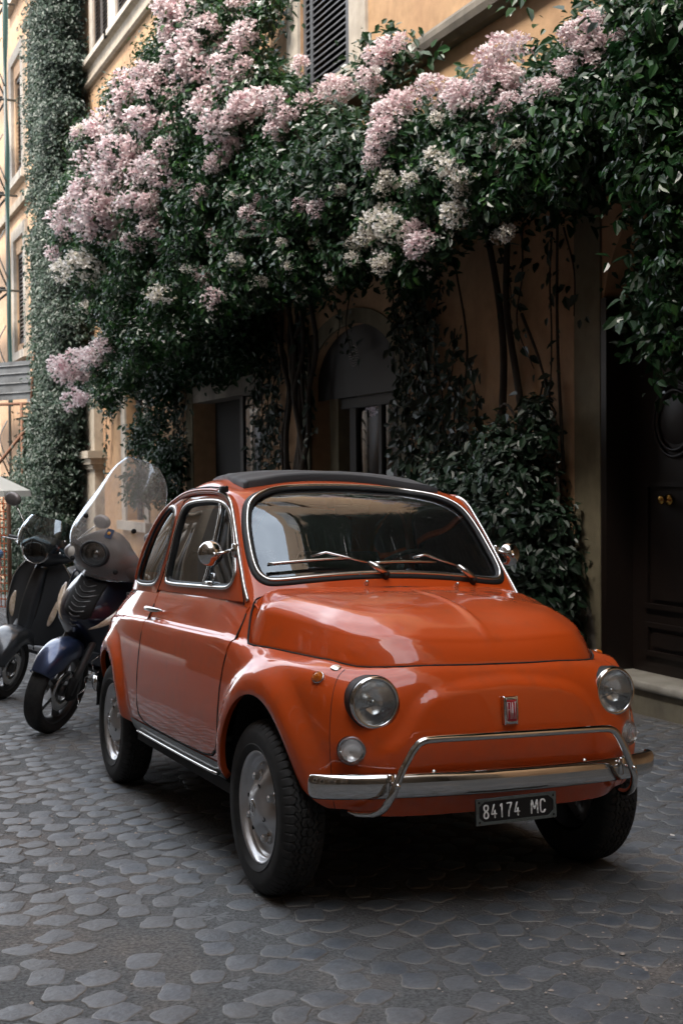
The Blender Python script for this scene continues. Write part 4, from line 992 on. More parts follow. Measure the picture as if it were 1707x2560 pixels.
for i in range(-150,190):
    for j in range(-170,270):
        h1, h2, h3, h4 = hash2(i,j), hash2(i+57,j-31), hash2(i*1.7+3,j*2.3+9), hash2(i*.37+5,j*.71+2)
        gx = (i+(j%2)*.38+.34*(h1-.5))*SPX; gy = (j+.26*(h2-.5)+.25*math.sin(i*.35))*SPY
        x = gx*cr_-gy*sr_; y = gx*sr_+gy*cr_
        if not (-7.5 < x < 2.80 and -2.6 < y < 19): continue
        p = np.array((x,y,gz(x,y)))-CAM; dpt = p[0]*.40462+p[1]*.91404; lat = p[0]*.91429-p[1]*.40498
        if dpt < 1.2 or abs(lat) > dpt*.30+.5 or dpt > 19: continue
        # patches where the stones are buried under mortar
        bury = math.sin(x*1.35+1.3*math.sin(y*.9+.4))*math.sin(y*1.15-.6+.8*math.sin(x*1.7))
        if h4 < .05 or (bury > .89 and h4 < .5): continue
        depth_off = .0012-.0042*(h3**2.0)-.0012*(bury>.25)-(.0010 if x > .2 and y<.2 else 0)
        cand.append((dpt,x,y,depth_off,int(h3*997)%NS,(h2-.5)*1.5+ (math.pi if h1>.5 else 0),.88+.13*h4))
cand.sort(key=lambda c: c[0])
visible = [c for c in cand if not (abs(c[1]) < .5 and -.2 < c[2] < 2.2)]
nrm = Vector((-GNX,-GNY,1)).normalized(); TILT = Vector((0,0,1)).rotation_difference(nrm).to_matrix().to_4x4()
# the stones that show largest are objects of their own, the rest one mesh
inview = []
for c in visible:
    p = np.array((c[1],c[2],gz(c[1],c[2])))-CAM; dd = p[0]*.40462+p[1]*.91404-p[2]*.02857; uu = (p[0]*.91429-p[1]*.40498-p[2]*.00806)/dd; vv = (p[0]*.01894+p[1]*.02286+p[2]*.99956)/dd
    if abs(uu) < .276 and vv > -.412: inview.append(c)
own = inview[:300]; own_ids = set(id(c) for c in own)
for c in own:
    o = bpy.data.objects.new('cobble', meshes[c[4]]); COL.objects.link(o); o.parent = bed
    o.matrix_world = Matrix.Translation((c[1],c[2],float(gzu(c[1],c[2]))+c[3])) @ TILT @ Matrix.Rotation(ROT+c[5]*.22+(math.pi if c[5]>1.5 else 0),4,'Z') @ Matrix.Diagonal((c[6],c[6],1,1))
rest = [c for c in cand if id(c) not in own_ids]
VV = []; FQ = []; AA = []; b0 = 0
tm = np.array(TILT.to_3x3())
fl4 = {}
for c in rest:
    V, F, A = low_sh[c[4]]; a = ROT+c[5]*.22; ca, sa = math.cos(a), math.sin(a); W_ = V*[c[6],c[6],1]
    W_ = np.stack([W_[:,0]*ca-W_[:,1]*sa, W_[:,0]*sa+W_[:,1]*ca, W_[:,2]],1)@tm.T+np.array((c[1],c[2],float(gzu(c[1],c[2]))+c[3])); VV.append(W_); AA.append(A)
    if c[4] not in fl4:
        t = []
        for f in F: t += [f] if len(f) == 3 else [(f[0],f[1],f[2]),(f[0],f[2],f[3])]
        fl4[c[4]] = np.array(t)
    FQ.append(fl4[c[4]]+b0); b0 += len(V)
mobj('cobble', np.concatenate(VV), np.concatenate(FQ), m_stone, bed, attr={'rim':np.concatenate(AA)}, kind='stuff')
# lime and plaster crumbs trodden into the joints, a few loose bits and leaves
m_lime = pmat('trodden_lime', (.32,.27,.23), rough=.95)
cr = MB(); r_ = random.Random(5)
for k in range(620):
    if k < 360: x = r_.gauss(.35,.35); y = r_.gauss(-1.05,.30); 
    elif k < 480: x = r_.gauss(-1.1,.25); y = r_.gauss(.9,.35)
    else: x = r_.uniform(-2.3,2.6); y = r_.uniform(-1.6,6)
    s_ = abs(r_.gauss(.002,.0016))+.0015; z = float(gzu(x,y))+.0015; q = [(x+s_*r_.uniform(.6,1.5)*math.cos(t),y+s_*r_.uniform(.6,1.5)*math.sin(t),z) for t in np.linspace(0,6.28,6)[:5]]
    cr.add([(x,y,z+s_*.7)]+q,[(0,1+j,1+(j+1)%5) for j in range(5)])
cr.build('crumbs', m_lime, bed, kind='stuff')
def at_ground(x, y, dz=0): return (x, y, float(gzu(x,y))+dz)
def fallen(name, loc, s_, col, label, cat, rz, curl=.4):
    m = pmat(name+'_mat', col, rough=.7); n = 7; V = []
    for i in range(n):
        t = i/(n-1); w_ = math.sin(math.pi*min(1,t*1.05+.02))**.7*.42
        for j in (-1,0,1): V.append(((t-.5)*s_, j*w_*s_*.6, .004+s_*curl*(abs(j)*.5*w_+ (t-.5)**2)))
    F = [(i*3+j,(i+1)*3+j,(i+1)*3+j+1,i*3+j+1) for i in range(n-1) for j in range(2)]
    o = mobj(name, V, F, m, label=label, category=cat); o.location = loc; o.rotation_euler = (0,0,rz); return o
fallen('fallen_leaf', at_ground(.615,-.62,.012), .055,(.50,.32,.24),'curled dry pinkish leaf on the cobbles in front of the car','leaf',.7,.9)
fallen('fallen_leaf', at_ground(1.78,.55,.006), .06,(.03,.16,.03),'small green leaf on the cobbles at the right edge of the street','leaf',2.1,.2)
fallen('paper_scrap', at_ground(1.62,1.35,.006), .05,(.45,.36,.26),'pale tan scrap lying on the cobbles just right of the headlamp','litter',.4,.1)
fallen('paper_scrap', at_ground(1.02,.10,.006), .03,(.6,.56,.5),'tiny white scrap on the cobbles beside the far front wheel','litter',1.4,.3)

# =====================================================================  house wall and its openings
def plaster(name, c1, c2, sc=1.3, streak=True, bumpd=.004):
    m = bpy.data.materials.new(name); m.use_nodes = True; N, L = nodes(m); b = N['Principled BSDF']; b.inputs['Roughness'].default_value = .92
    g = N.new('ShaderNodeNewGeometry'); mp = N.new('ShaderNodeMapping'); mp.inputs['Scale'].default_value = (1,1,.28); L.new(g.outputs['Position'], mp.inputs[0])
    n1 = N.new('ShaderNodeTexNoise'); n1.inputs['Scale'].default_value = sc; n1.inputs['Detail'].default_value = 7; n1.inputs['Roughness'].default_value = .6; L.new(mp.outputs[0], n1.inputs['Vector'])
    n2 = N.new('ShaderNodeTexNoise'); n2.inputs['Scale'].default_value = 9; n2.inputs['Detail'].default_value = 5; L.new(g.outputs['Position'], n2.inputs['Vector'])
    n3 = N.new('ShaderNodeTexNoise'); n3.inputs['Scale'].default_value = 120; n3.inputs['Detail'].default_value = 3; L.new(g.outputs['Position'], n3.inputs['Vector'])
    r1 = N.new('ShaderNodeMapRange'); r1.inputs[1].default_value = .35; r1.inputs[2].default_value = .68; L.new(n1.outputs[0], r1.inputs[0])
    mx = N.new('ShaderNodeMix'); mx.data_type = 'RGBA'; mx.inputs[6].default_value = (*c1,1); mx.inputs[7].default_value = (*c2,1); L.new(r1.outputs[0], mx.inputs[0])
    r2 = N.new('ShaderNodeMapRange'); r2.inputs[1].default_value = .3; r2.inputs[2].default_value = .75; r2.inputs[3].default_value = .82; r2.inputs[4].default_value = 1.12; L.new(n2.outputs[0], r2.inputs[0])
    m2 = N.new('ShaderNodeMix'); m2.data_type = 'RGBA'; m2.blend_type = 'MULTIPLY'; m2.inputs[0].default_value = 1; L.new(mx.outputs[2], m2.inputs[6]); L.new(r2.outputs[0], m2.inputs[7]); L.new(m2.outputs[2], b.inputs['Base Color'])
    ad = N.new('ShaderNodeMath'); ad.operation = 'ADD'; L.new(n2.outputs[0], ad.inputs[0]); L.new(n3.outputs[0], ad.inputs[1])
    bp = N.new('ShaderNodeBump'); bp.inputs['Strength'].default_value = .5; bp.inputs['Distance'].default_value = bumpd; L.new(ad.outputs[0], bp.inputs['Height']); L.new(bp.outputs[0], b.inputs['Normal'])
    MATS[name] = m; return m
m_ochre = plaster('ochre_plaster', (.40,.25,.135), (.31,.18,.098))
m_ochre2 = plaster('far_ochre_plaster', (.52,.345,.215), (.43,.27,.16), .8)
m_trim = plaster('pale_stone_trim', (.36,.31,.245), (.27,.225,.17), 2.5)
m_trimw = plaster('light_window_surround', (.42,.38,.33), (.33,.29,.24), 2.)
m_cornice = plaster('weathered_grey_cornice', (.15,.13,.105), (.085,.075,.062), 3.)
m_jamb = plaster('door_jamb_plaster', (.16,.135,.085), (.10,.085,.05), 2.2)
m_step = plaster('travertine_step', (.36,.34,.30), (.25,.235,.20), 3.)
m_stepf = plaster('stained_step_riser', (.20,.18,.13), (.11,.10,.075), 3.)
m_shut = pmat('grey_shutter_paint', (.085,.088,.098), rough=.5, noise=(5,(.055,.056,.06),.4,.7)); m_shut2 = pmat('dark_brown_shutter_paint', (.050,.042,.036), rough=.55)
m_wood = pmat('dark_door_wood', (.009,.0045,.003), rough=.5, noise=(4,(.006,.003,.002),.3,.7), coat=.08, coatr=.35)
m_brass = pmat('brass', (.42,.25,.07), rough=.22, metal=1.)
m_dark = pmat('unlit_interior', (.010,.009,.008), rough=.9); m_metalgrey = pmat('grey_metal_sheet', (.018,.017,.017), rough=.55)
m_wglass = glassmat('shop_glass', (.35,.36,.34), .9)
m_curtain = pmat('pale_curtain', (.30,.27,.2), rough=.9)

house = empty('ochre_house', (WX,5,-.3), label='ochre plastered house with an arched doorway, stone ledges and a flowering vine, behind the car', cat='building')
def wall_sheet(name, outer, holes, mat, parent, x=WX, depth=.30, bstep=.25, smooth=False):
    V2, T, BL = cdt(np.array(outer), [np.array(h_) for h_ in holes], .9, bstep)
    V = [(x,p[0],p[1]) for p in V2]; F = [tuple(t) for t in T]
    a = np.array(V); n = np.cross(a[T[0,1]]-a[T[0,0]], a[T[0,2]]-a[T[0,0]])
    if n[0] > 0: F = [f[::-1] for f in F]
    for l in BL:
        b = len(V); V += [(x,V2[i][0],V2[i][1]) for i in l]+[(x+depth,V2[i][0],V2[i][1]) for i in l]; k = len(l)
        F += [(b+i,b+(i+1)%k,b+k+(i+1)%k,b+k+i) for i in range(k)]
    return mobj(name, V, F, mat, parent, smooth)
def setp(o, parent):   # parent keeping world place
    o.parent = parent; o.matrix_parent_inverse = parent.matrix_world.inverted(); return o
bpy.context.view_layer.update()
def W(o, parent=house):
    o.parent = parent; o.matrix_parent_inverse = Matrix.Translation(parent.location).inverted(); return o
def arch(y0, y1, z0, zs, rise, n=18):
    c = (y0+y1)/2; w_ = (y1-y0)/2
    return [(y0,z0),(y1,z0)]+[(c+w_*math.cos(t), zs+rise*math.sin(t)) for t in np.linspace(0,math.pi,n)]
DOOR = arch(1.50,3.21,.0,2.25,.83); AWIN = arch(6.14,8.11,-.62,2.16,.52)
DDOOR = [(9.55,-.7),(12.03,-.7),(12.03,2.95),(9.55,2.95)]; NWIN = [(14.42,.62),(15.50,.62),(15.50,3.1),(14.42,3.1)]
SHW = [(7.06,4.98),(8.29,4.98),(8.29,7.1),(7.06,7.1)]; UW = [(14.0,8.22),(15.75,8.22),(15.75,10.6),(14.0,10.6)]; UW2 = [(16.25,8.22),(17.3,8.22),(17.3,10.6),(16.25,10.6)]
W(wall_sheet('wall', [(-6,-.6),(1.49,-.6),(1.49,-.01),(3.22,-.01),(3.22,-.6),(21,-1.6),(21,17),(-6,17)], [DOOR[:], AWIN, DDOOR, NWIN, SHW, UW, UW2] , m_ochre, None))
def box(name, lo, hi, mat, parent=house, bev=0., smooth=False, sub=None, **kw):
    o = MB().box(lo, hi, None, bev).build(name, mat, None, smooth, **kw); 
    if parent is not None:
        p = parent
        while p.parent is not None: p = p.parent
        o.parent = parent
        o.matrix_parent_inverse = Matrix.Translation(p.location if parent is p else (0,0,0)).inverted() if parent is p else (parent.matrix_parent_inverse.inverted() @ Matrix.Translation(p.location).inverted()) if False else Matrix.Translation(p.location).inverted()
        if parent is not p:   # sub-part: same space as its part (meshes are modelled in world space)
            o.matrix_parent_inverse = Matrix.Identity(4)
    return o
def prt(mb, name, mat, parent=house, smooth=True, **kw):
    o = mb.build(name, mat, None, smooth, **kw); o.parent = parent
    if parent.parent is None and parent.type == 'EMPTY': o.matrix_parent_inverse = Matrix.Translation(parent.location).inverted()
    return o
# mouldings
def moulding(name, y0, y1, z, prof, mat, parent=house):
    V = [(WX+px,y,z+pz) for y in (y0,y1) for px,pz in prof]; m = len(prof); F = [(i,i+1,m+i+1,m+i) for i in range(m-1)]+[tuple(range(m)),tuple(range(2*m-1,m-1,-1))]
    return prt(MB().add(V,F), name, mat, parent, False)
moulding('cornice', -6, 8.6, 4.60, [(.0,0),(-.07,.01),(-.12,.05),(-.135,.10),(-.13,.15),(-.10,.19),(-.05,.215),(.0,.22)], m_cornice)
moulding('ledge', 12.9, 17.9, 7.80, [(0,0),(-.05,.01),(-.09,.04),(-.09,.08),(-.05,.10),(-.05,.30),(-.10,.32),(-.10,.36),(0,.37)], m_trim)
prt(MB().box((3.56,-5.9,-2),(9,20.9,16.9)), 'interior', m_dark, house, False); prt(MB().box((2.96,-5.9,16.9),(9,20.9,17.0)), 'roof', m_trim, house, False)
for (ya,yb,zt) in ((1.3,3.4,3.3),(5.9,8.4,3.0),(9.4,12.2,3.2),(14.2,15.7,3.3)): prt(MB().box((3.26,ya,-1.5),(3.55,ya+.05,zt)).box((3.26,yb-.05,-1.5),(3.55,yb,zt)).box((3.26,ya+.051,zt-.05),(3.55,yb-.051,zt)), 'room_side', m_dark, house, False)
# door surround, leaves, step
prt(MB().box((WX-.018,3.213,-.34),(WX+.02,3.50,3.15)), 'jamb_pilaster', m_jamb, house, False)
st = MB().box((2.86,1.20,-.045),(3.16,3.34,.007),None,.008); prt(st, 'step_slab', m_step, house)
prt(MB().box((2.885,1.22,-.35),(3.3,3.32,-.046)), 'step_riser', m_stepf, house, False)
dr = empty('front_door', (3.12,2.3,1.)); dr.parent = house; dr.matrix_parent_inverse = Matrix.Translation(house.location).inverted()
def dsub(mb, name, mat, smooth=False):
    o = mb.build(name, mat, None, smooth); o.parent = dr; o.matrix_parent_inverse = Matrix.Translation((3.12,2.3,1.)).inverted(); return o
dsub(MB().box((3.14,1.5,.007),(3.20,3.21,3.15)), 'door_leaf', m_wood)
for (ya,yb,za,zb) in ((2.45,3.0,-.0+.12,.33),(2.45,3.0,.42,1.22),(2.45,3.0,2.0,2.55),(1.62,2.3,.12,.33),(1.62,2.3,.42,1.22),(1.62,2.3,2.0,2.6)):
    dsub(MB().box((3.118,ya,za),(3.142,yb,za+.03)).box((3.118,ya,zb-.03),(3.142,yb,zb)).box((3.118,ya,za+.031),(3.142,ya+.03,zb-.031)).box((3.118,yb-.03,za+.031),(3.142,yb,zb-.031)).box((3.126,ya+.075,za+.06),(3.141,yb-.075,zb-.06)), 'panel_moulding', m_wood)
for rad in (.20,.165): 
    a = [(3.130,2.72+rad*math.cos(t),1.60+rad*1.12*math.sin(t)) for t in np.linspace(0,2*math.pi,40,endpoint=False)]; dsub(MB().tube(a,.012,6,closed=True), 'medallion_ring', m_wood, True)
dsub(MB().lathe([(.0001,.02),(.06,.018),(.12,.008),(.15,0)],32,axisM((3.14,2.72,1.60),(-1,0,0))), 'medallion', m_wood, True)
dsub(MB().box((3.10,2.355,.01),(3.145,2.405,3.0)), 'door_post', m_wood)
dsub(MB().lathe([(.0001,.075),(.018,.073),(.027,.065),(.030,.055),(.026,.044),(.016,.036),(.012,.028),(.014,.020),(.030,.012),(.036,.006),(.037,0)],28,axisM((3.118,2.76,1.11),(-1,0,0))), 'door_knob', m_brass, True)
dsub(MB().box((2.935,3.15,.008),(3.139,3.2085,2.40)), 'door_frame', m_wood)
# cracked patch of bare render low on the jamb
V = [(WX-.022,3.28,-.15),(WX-.022,3.33,.10),(WX-.022,3.37,.32),(WX-.022,3.34,.42),(WX-.022,3.29,.33),(WX-.022,3.25,.12),(WX-.022,3.235,-.12)]
prt(MB().add(V,[tuple(range(7))]), 'bare_render_patch', m_cornice, house, False)
# arched window: surround, lunette sheet, glazed door frames
o_ = arch(5.97,8.37,-.62,2.20,.62); i_ = AWIN
V2, T, BL = cdt(np.array(o_), [np.array(AWIN)*1.0], .3); V = np.stack([np.full(len(V2),WX-.02),V2[:,0],V2[:,1]],1)
Fs = [tuple(t) for t in T]; n_ = len(V); V = np.concatenate([V, V+[.03,0,0]])
for l in BL: Fs += [(l[i],l[(i+1)%len(l)],l[(i+1)%len(l)]+n_,l[i]+n_) for i in range(len(l))]
prt(MB().add(V,Fs), 'arch_surround', m_jamb, house, False)
aw = empty('glazed_shopfront', (3.1,7.1,1.)); aw.parent = house; aw.matrix_parent_inverse = Matrix.Translation(house.location).inverted()
def wsub(par, mb, name, mat, smooth=False):
    o = mb.build(name, mat, None, smooth); o.parent = par; o.matrix_parent_inverse = Matrix.Translation(par.location).inverted(); return o
lun = [(p[0],p[1]) for p in arch(6.14,8.11,2.02,2.16,.52)]
wsub(aw, MB().add([(3.03,p[0],p[1]) for p in lun],[tuple(range(len(lun)))]), 'lunette_panel', m_metalgrey)
wsub(aw, MB().box((3.05,7.66,-.7),(3.25,7.86,2.02)), 'pier', m_jamb); wsub(aw, MB().box((3.08,6.14,1.92),(3.25,7.66,2.02)), 'transom', m_metalgrey)
wsub(aw, MB().box((3.10,7.36,-.7),(3.16,7.50,1.92)).box((3.10,6.44,-.7),(3.16,6.56,1.92)).box((3.10,6.80,-.7),(3.16,6.86,1.92)), 'window_frame', m_metalgrey)
wsub(aw, MB().box((3.125,6.86,-.7),(3.13,7.36,1.92)), 'pane', m_wglass); wsub(aw, MB().box((3.125,6.56,-.7),(3.13,6.80,1.92)), 'pane', m_wglass); wsub(aw, MB().box((3.125,6.14,-.7),(3.13,6.44,1.92)), 'pane', m_wglass)
wsub(aw, MB().box((3.5,6.0,-.7),(3.52,8.2,2.5)), 'back_wall', m_curtain)
for k in range(9): wsub(aw, MB().box((3.2,6.60,1.28+.065*k),(3.212,6.79,1.31+.065*k)), 'blind_slat', m_trimw)
wsub(aw, MB().box((3.19,6.58,-.1),(3.2,6.78,1.2)).box((3.19,6.2,-.1),(3.2,6.4,1.2)), 'papers', m_trimw)
dd = MB(); 
for rr_, nn in ((.02,6),(.045,12),(.07,18),(.095,24)):
    for k in range(nn): a = 2*math.pi*k/nn; dd.lathe([(.0001,.002),(.004,.001),(.005,0)],6,axisM((3.026,7.24+rr_*math.cos(a),2.40+rr_*math.sin(a)),(-1,0,0)))
wsub(aw, dd, 'vent_dots', m_trimw); bpy.context.scene.collection.objects[-1]['kind'] = 'stuff'
# dark doorway with lattice transom
sd_ = empty('shop_doorway', (3.1,10.8,1.)); sd_.parent = house; sd_.matrix_parent_inverse = Matrix.Translation(house.location).inverted()
wsub(sd_, MB().box((3.24,9.5,-.9),(3.25,12.1,3.0)), 'dark_inside', m_dark); wsub(sd_, MB().box((WX-.01,9.5,2.22),(3.2,12.1,2.42)), 'lintel', m_cornice)
wsub(sd_, MB().box((3.04,9.55,-.8),(3.10,9.75,2.22)).box((3.04,10.4,-.8),(3.10,10.5,2.22)), 'window_frame', m_metalgrey); wsub(sd_, MB().box((3.06,9.75,-.8),(3.065,10.4,2.22)), 'pane', m_wglass)
lt = MB()
for k in range(26): 
    y = 9.4+.12*k
    a, b = np.array((3.08,y,2.42)), np.array((3.08,y+.53,2.95)); 
    if b[1] <= 12.1 and y>=9.5: lt.tube([a,b],.008,4); lt.tube([(3.09,y+.53,2.42),(3.09,y,2.95)],.008,4)
wsub(sd_, lt, 'lattice', m_metalgrey); bpy.context.scene.collection.objects[-1]['kind'] = 'stuff'
prt(MB().box((WX-.02,12.04,-.9),(WX+.02,12.32,3.1)), 'door_surround', m_jamb, house, False)
# narrow window
nwf = empty('window', (3.,15.,1.6)); nwf.parent = house; nwf.matrix_parent_inverse = Matrix.Translation(house.location).inverted()
wsub(nwf, MB().box((WX-.03,15.505,.55),(WX+.06,15.75,3.2)).box((WX-.03,14.18,.55),(WX+.06,14.415,3.2)).box((WX-.03,14.18,3.101),(WX+.06,15.75,3.3)), 'frame', m_trimw); wsub(nwf, MB().box((WX-.10,14.1,.48),(WX+.2,15.8,.615)), 'sill', m_trimw)
wsub(nwf, MB().box((3.10,14.42,.62),(3.14,14.52,3.1)).box((3.10,15.40,.62),(3.14,15.5,3.1)).box((3.10,14.92,.62),(3.14,15.,3.1)).box((3.10,14.52,2.2),(3.139,14.92,2.28)), 'window_frame', m_metalgrey); wsub(nwf, MB().box((3.13,14.52,.62),(3.132,15.4,3.1)), 'pane', m_wglass); wsub(nwf, MB().box((3.24,14.3,.5),(3.25,15.6,3.2)), 'dark_inside', m_dark)
# pilaster with capital
prt(MB().box((WX-.16,17.0,-1.),(WX,18.2,1.42)).box((WX-.20,16.95,1.42),(WX,18.25,1.50)).box((WX-.25,16.9,1.50),(WX,18.3,1.60)).box((WX-.30,16.86,1.60),(WX,18.34,1.72)).box((WX-.15,17.05,1.72),(WX,18.15,3.4)), 'pilaster', m_trim, house, False)
# --- louvred shutters
def shutter(par, y0, y1, z0, z1, x, mat, slat=.062, tilt=.024, two=True):
    s_ = wsub(par, MB().box((x,y0,z0),(x+.045,y0+.065,z1)).box((x,y1-.065,z0),(x+.045,y1,z1)).box((x+.001,y0+.065,z0),(x+.044,y1-.065,z0+.09)).box((x+.001,y0+.065,z1-.09),(x+.044,y1-.065,z1)), 'shutter', mat)
    n = int((z1-z0-.18)/slat); me = None
    for k in range(n):
        z = z0+.09+slat*(k+.5)
        if me is None:
            ym = (y1-y0)/2-.065; V = [(-.020,-ym,-tilt),(-.020,ym,-tilt),(.020,ym,tilt),(.020,-ym,tilt),(-.020,-ym,-tilt+.009),(-.020,ym,-tilt+.009),(.020,ym,tilt+.009),(.020,-ym,tilt+.009)]
            F = [(0,1,2,3),(7,6,5,4),(0,4,5,1),(1,5,6,2),(2,6,7,3),(3,7,4,0)]; me = bpy.data.meshes.new('slat'); me.from_pydata(V,[],F); me.materials.append(mat)
        o = bpy.data.objects.new('slat', me); COL.objects.link(o); o.parent = s_; o.location = (x+.022,(y0+y1)/2,z)
    return s_
def sroot(loc):
    e_ = empty('shuttered_window', loc); e_.parent = house; e_.matrix_parent_inverse = Matrix.Translation(house.location).inverted(); return e_
sw = sroot((WX,7.7,6.)); 
wsub(sw, MB().box((WX-.03,6.70,4.86),(WX+.04,7.055,7.3)), 'surround', m_trimw); wsub(sw, MB().box((WX-.03,8.295,4.86),(WX+.04,8.60,7.3)), 'surround', m_trimw); wsub(sw, MB().box((WX-.12,6.6,4.83),(WX+.2,8.7,4.975)), 'sill', m_trimw)
shutter(sw, 7.10, 8.02, 4.99, 7.1, WX-.01, m_shut); shutter(sw, 8.03, 8.29, 4.99, 7.1, WX+.03, m_shut); wsub(sw, MB().box((3.22,7.0,4.9),(3.24,8.4,7.2)), 'dark_inside', m_dark); wsub(sw, MB().box((WX+.0,7.06,4.98),(WX+.06,7.098,7.1)), 'window_frame', m_shut)
for (ya,yb) in ((14.0,15.75),(16.25,17.3)):
    s2 = sroot((WX,(ya+yb)/2,9.)); wsub(s2, MB().box((WX-.03,ya-.25,8.18),(WX+.04,ya-.005,10.8)), 'surround', m_trimw); wsub(s2, MB().box((WX-.03,yb+.005,8.18),(WX+.04,yb+.25,10.8)), 'surround', m_trimw); wsub(s2, MB().box((WX-.14,ya-.32,8.13),(WX+.2,yb+.32,8.215)), 'sill', m_trimw)
    shutter(s2, ya+.02, (ya+yb)/2, 8.24, 10.6, WX+.0, m_shut2); shutter(s2, (ya+yb)/2+.01, yb-.02, 8.24, 10.6, WX+.0, m_shut2); wsub(s2, MB().box((3.22,ya,8.1),(3.24,yb,10.7)), 'dark_inside', m_dark)


for (ya,yb,za,zb) in ((-.2,1.1,5.2,7.3),(-3.6,-2.4,5.2,7.3),(3.4,4.6,9.4,11.6),(-.2,1.1,9.4,11.6),(7.2,8.4,9.4,11.6),(11,12.2,9.4,11.6),(-.2,1.1,13.2,15.2),(3.4,4.6,13.2,15.2),(-3.6,-2.4,9.4,11.6)):  # unseen upper windows added to darken what the windscreen reflects
    s2 = sroot((WX,(ya+yb)/2,(za+zb)/2)); wsub(s2, MB().box((WX-.05,ya-.25,za-.1),(WX-.001,ya-.01,zb+.2)), 'surround', m_trimw); wsub(s2, MB().box((WX-.05,yb+.01,za-.1),(WX-.001,yb+.25,zb+.2)), 'surround', m_trimw); wsub(s2, MB().box((WX-.14,ya-.32,za-.2),(WX-.001,yb+.32,za-.105)), 'sill', m_trimw)
    wsub(s2, MB().box((WX-.06,ya,za-.1),(WX-.001,(ya+yb)/2-.01,zb)), 'shutter', m_shut2); wsub(s2, MB().box((WX-.06,(ya+yb)/2+.01,za-.1),(WX-.001,yb,zb)), 'shutter', m_shut2)

# --- the next house up the street
house2 = empty('far_ochre_house', (WX,26,-.8), label='tall pale ochre house with white window surrounds at the far left, beyond the ivy', cat='building')
w_ = wall_sheet('wall', [(21.01,-1.8),(46,-2.5),(46,16),(21.01,16)], [[(24.0,8.05),(25.05,8.05),(25.05,10.1),(24.0,10.1)],[(24.0,4.25),(25.2,4.25),(25.2,6.25),(24.0,6.25)],[(24,12),(25.2,12),(25.2,14.2),(24,14.2)]], m_ochre2, None, x=WX+.01)
W(w_, house2)
def h2(mb, name, mat, par=None, smooth=False):
    o = mb.build(name, mat, None, smooth); par = par or house2; o.parent = par; o.matrix_parent_inverse = Matrix.Translation(par.location).inverted(); return o
for (z0,z1) in ((8.05,10.1),(4.25,6.25),(12,14.2)):
    e_ = empty('shuttered_window', (WX,24.6,(z0+z1)/2)); e_.parent = house2; e_.matrix_parent_inverse = Matrix.Translation(house2.location).inverted()
    h2(MB().box((WX-.06,23.72,z0-.2),(WX+.05,23.995,z1+.3)).box((WX-.06,25.21,z0-.2),(WX+.05,25.5,z1+.3)).box((WX-.06,23.72,z1+.3),(WX+.05,25.5,z1+.55)), 'surround', m_trimw, e_); h2(MB().box((WX-.14,23.6,z0-.38),(WX+.05,25.6,z0-.21)), 'sill', m_trimw, e_)
    shutter(e_, 24.01, 24.58, z0, z1, WX+.05, m_shut2, .09, .03); shutter(e_, 24.6, 25.19, z0, z1, WX+.05, m_shut2, .09, .03); h2(MB().box((3.24,23.9,z0-.1),(3.25,25.3,z1+.1)), 'dark_inside', m_dark, e_)
for (z0,z1) in ((8.3,10.35),(3.2,6.4)):
    e_ = empty('shuttered_window', (WX,22.4,(z0+z1)/2)); e_.parent = house2; e_.matrix_parent_inverse = Matrix.Translation(house2.location).inverted()
    shutter(e_, 21.9, 23.2, z0, z1, WX-.05, m_shut2, .09, .03)
    h2(MB().box((WX-.08,21.6,z0-.15),(WX+.0,23.4,z0-.03)), 'sill', m_trim, e_)
h2(MB().box((WX-.10,21.02,7.15),(WX,46,7.32)), 'ledge', m_trim)
h2(MB().box((WX-.05,22.75,10.75),(WX,23.5,12.5)), 'wall_panel', m_ochre)

# --- houses across the street, plus unseen blocks added behind to shut out sky (they shade the street and show in paint and glass)
m_opp = plaster('opposite_house_plaster', (.17,.13,.09), (.12,.09,.065), .9); m_opp2 = plaster('opposite_grey_plaster', (.13,.10,.07), (.09,.07,.05), .9)
def row_house(name, x0, x1, y0, y1, z1, mat, label, face, yw):
    e_ = empty(name, ((x0+x1)/2,(y0+y1)/2,-.5), label=label, cat='building')
    b = MB().box((x0,y0,-2),(x1,y1,z1)).build('wall', mat); b.parent = e_; b.matrix_parent_inverse = Matrix.Translation(e_.location).inverted()
    for y in np.arange(y0+1.3, y1-1., 2.9) if face == 'x' else []:
        for z in (1.2,4.6,8.0,11.4):
            if z+2 > z1-.5: continue
            wn = MB().box((x1,y-.55,z),(x1+.02,y+.55,z+1.9)).build('window', m_shut2); wn.parent = e_; wn.matrix_parent_inverse = Matrix.Translation(e_.location).inverted()
            fr_ = MB().box((x1,y-.8,z-.25),(x1+.06,y-.56,z+2.1)).box((x1,y+.56,z-.25),(x1+.06,y+.8,z+2.1)).box((x1,y-.8,z+2.1),(x1+.08,y+.8,z+2.35)).box((x1,y-.9,z-.45),(x1+.12,y+.9,z-.26)).build('frame', m_trimw); fr_.parent = wn
    for z in (4.0,7.4):
        if z < z1: l_ = MB().box((x1,y0,z),(x1+.12,y1,z+.18)).build('ledge', m_trim); l_.parent = e_; l_.matrix_parent_inverse = Matrix.Translation(e_.location).inverted()
    return e_
_n = row_house('sky_block_house', -5.1, 2.8, -20, -10.5, 12.5, m_opp, 'unseen plastered block added behind the photographer to shut out sky', 'x', 0); bpy.data.objects.remove(_n) if False else None  # block added behind the camera to cut sky light
bh = empty('sky_stop_house', (6,-15,-.3), label='unseen dark plastered house added right of the picture to cut sky light', cat='building'); _b = MB().box((2.9,-30,-2),(9,-6.01,17)).build('wall', m_opp, None, False); _b.parent = bh; _b.matrix_parent_inverse = Matrix.Translation(bh.location).inverted()  # added to close the opening where sky lit the wall
row_house('opposite_house', -12, -5.2, -22, 3.4, 15.5, m_opp, 'plastered house across the street behind the photographer', 'x', 0)
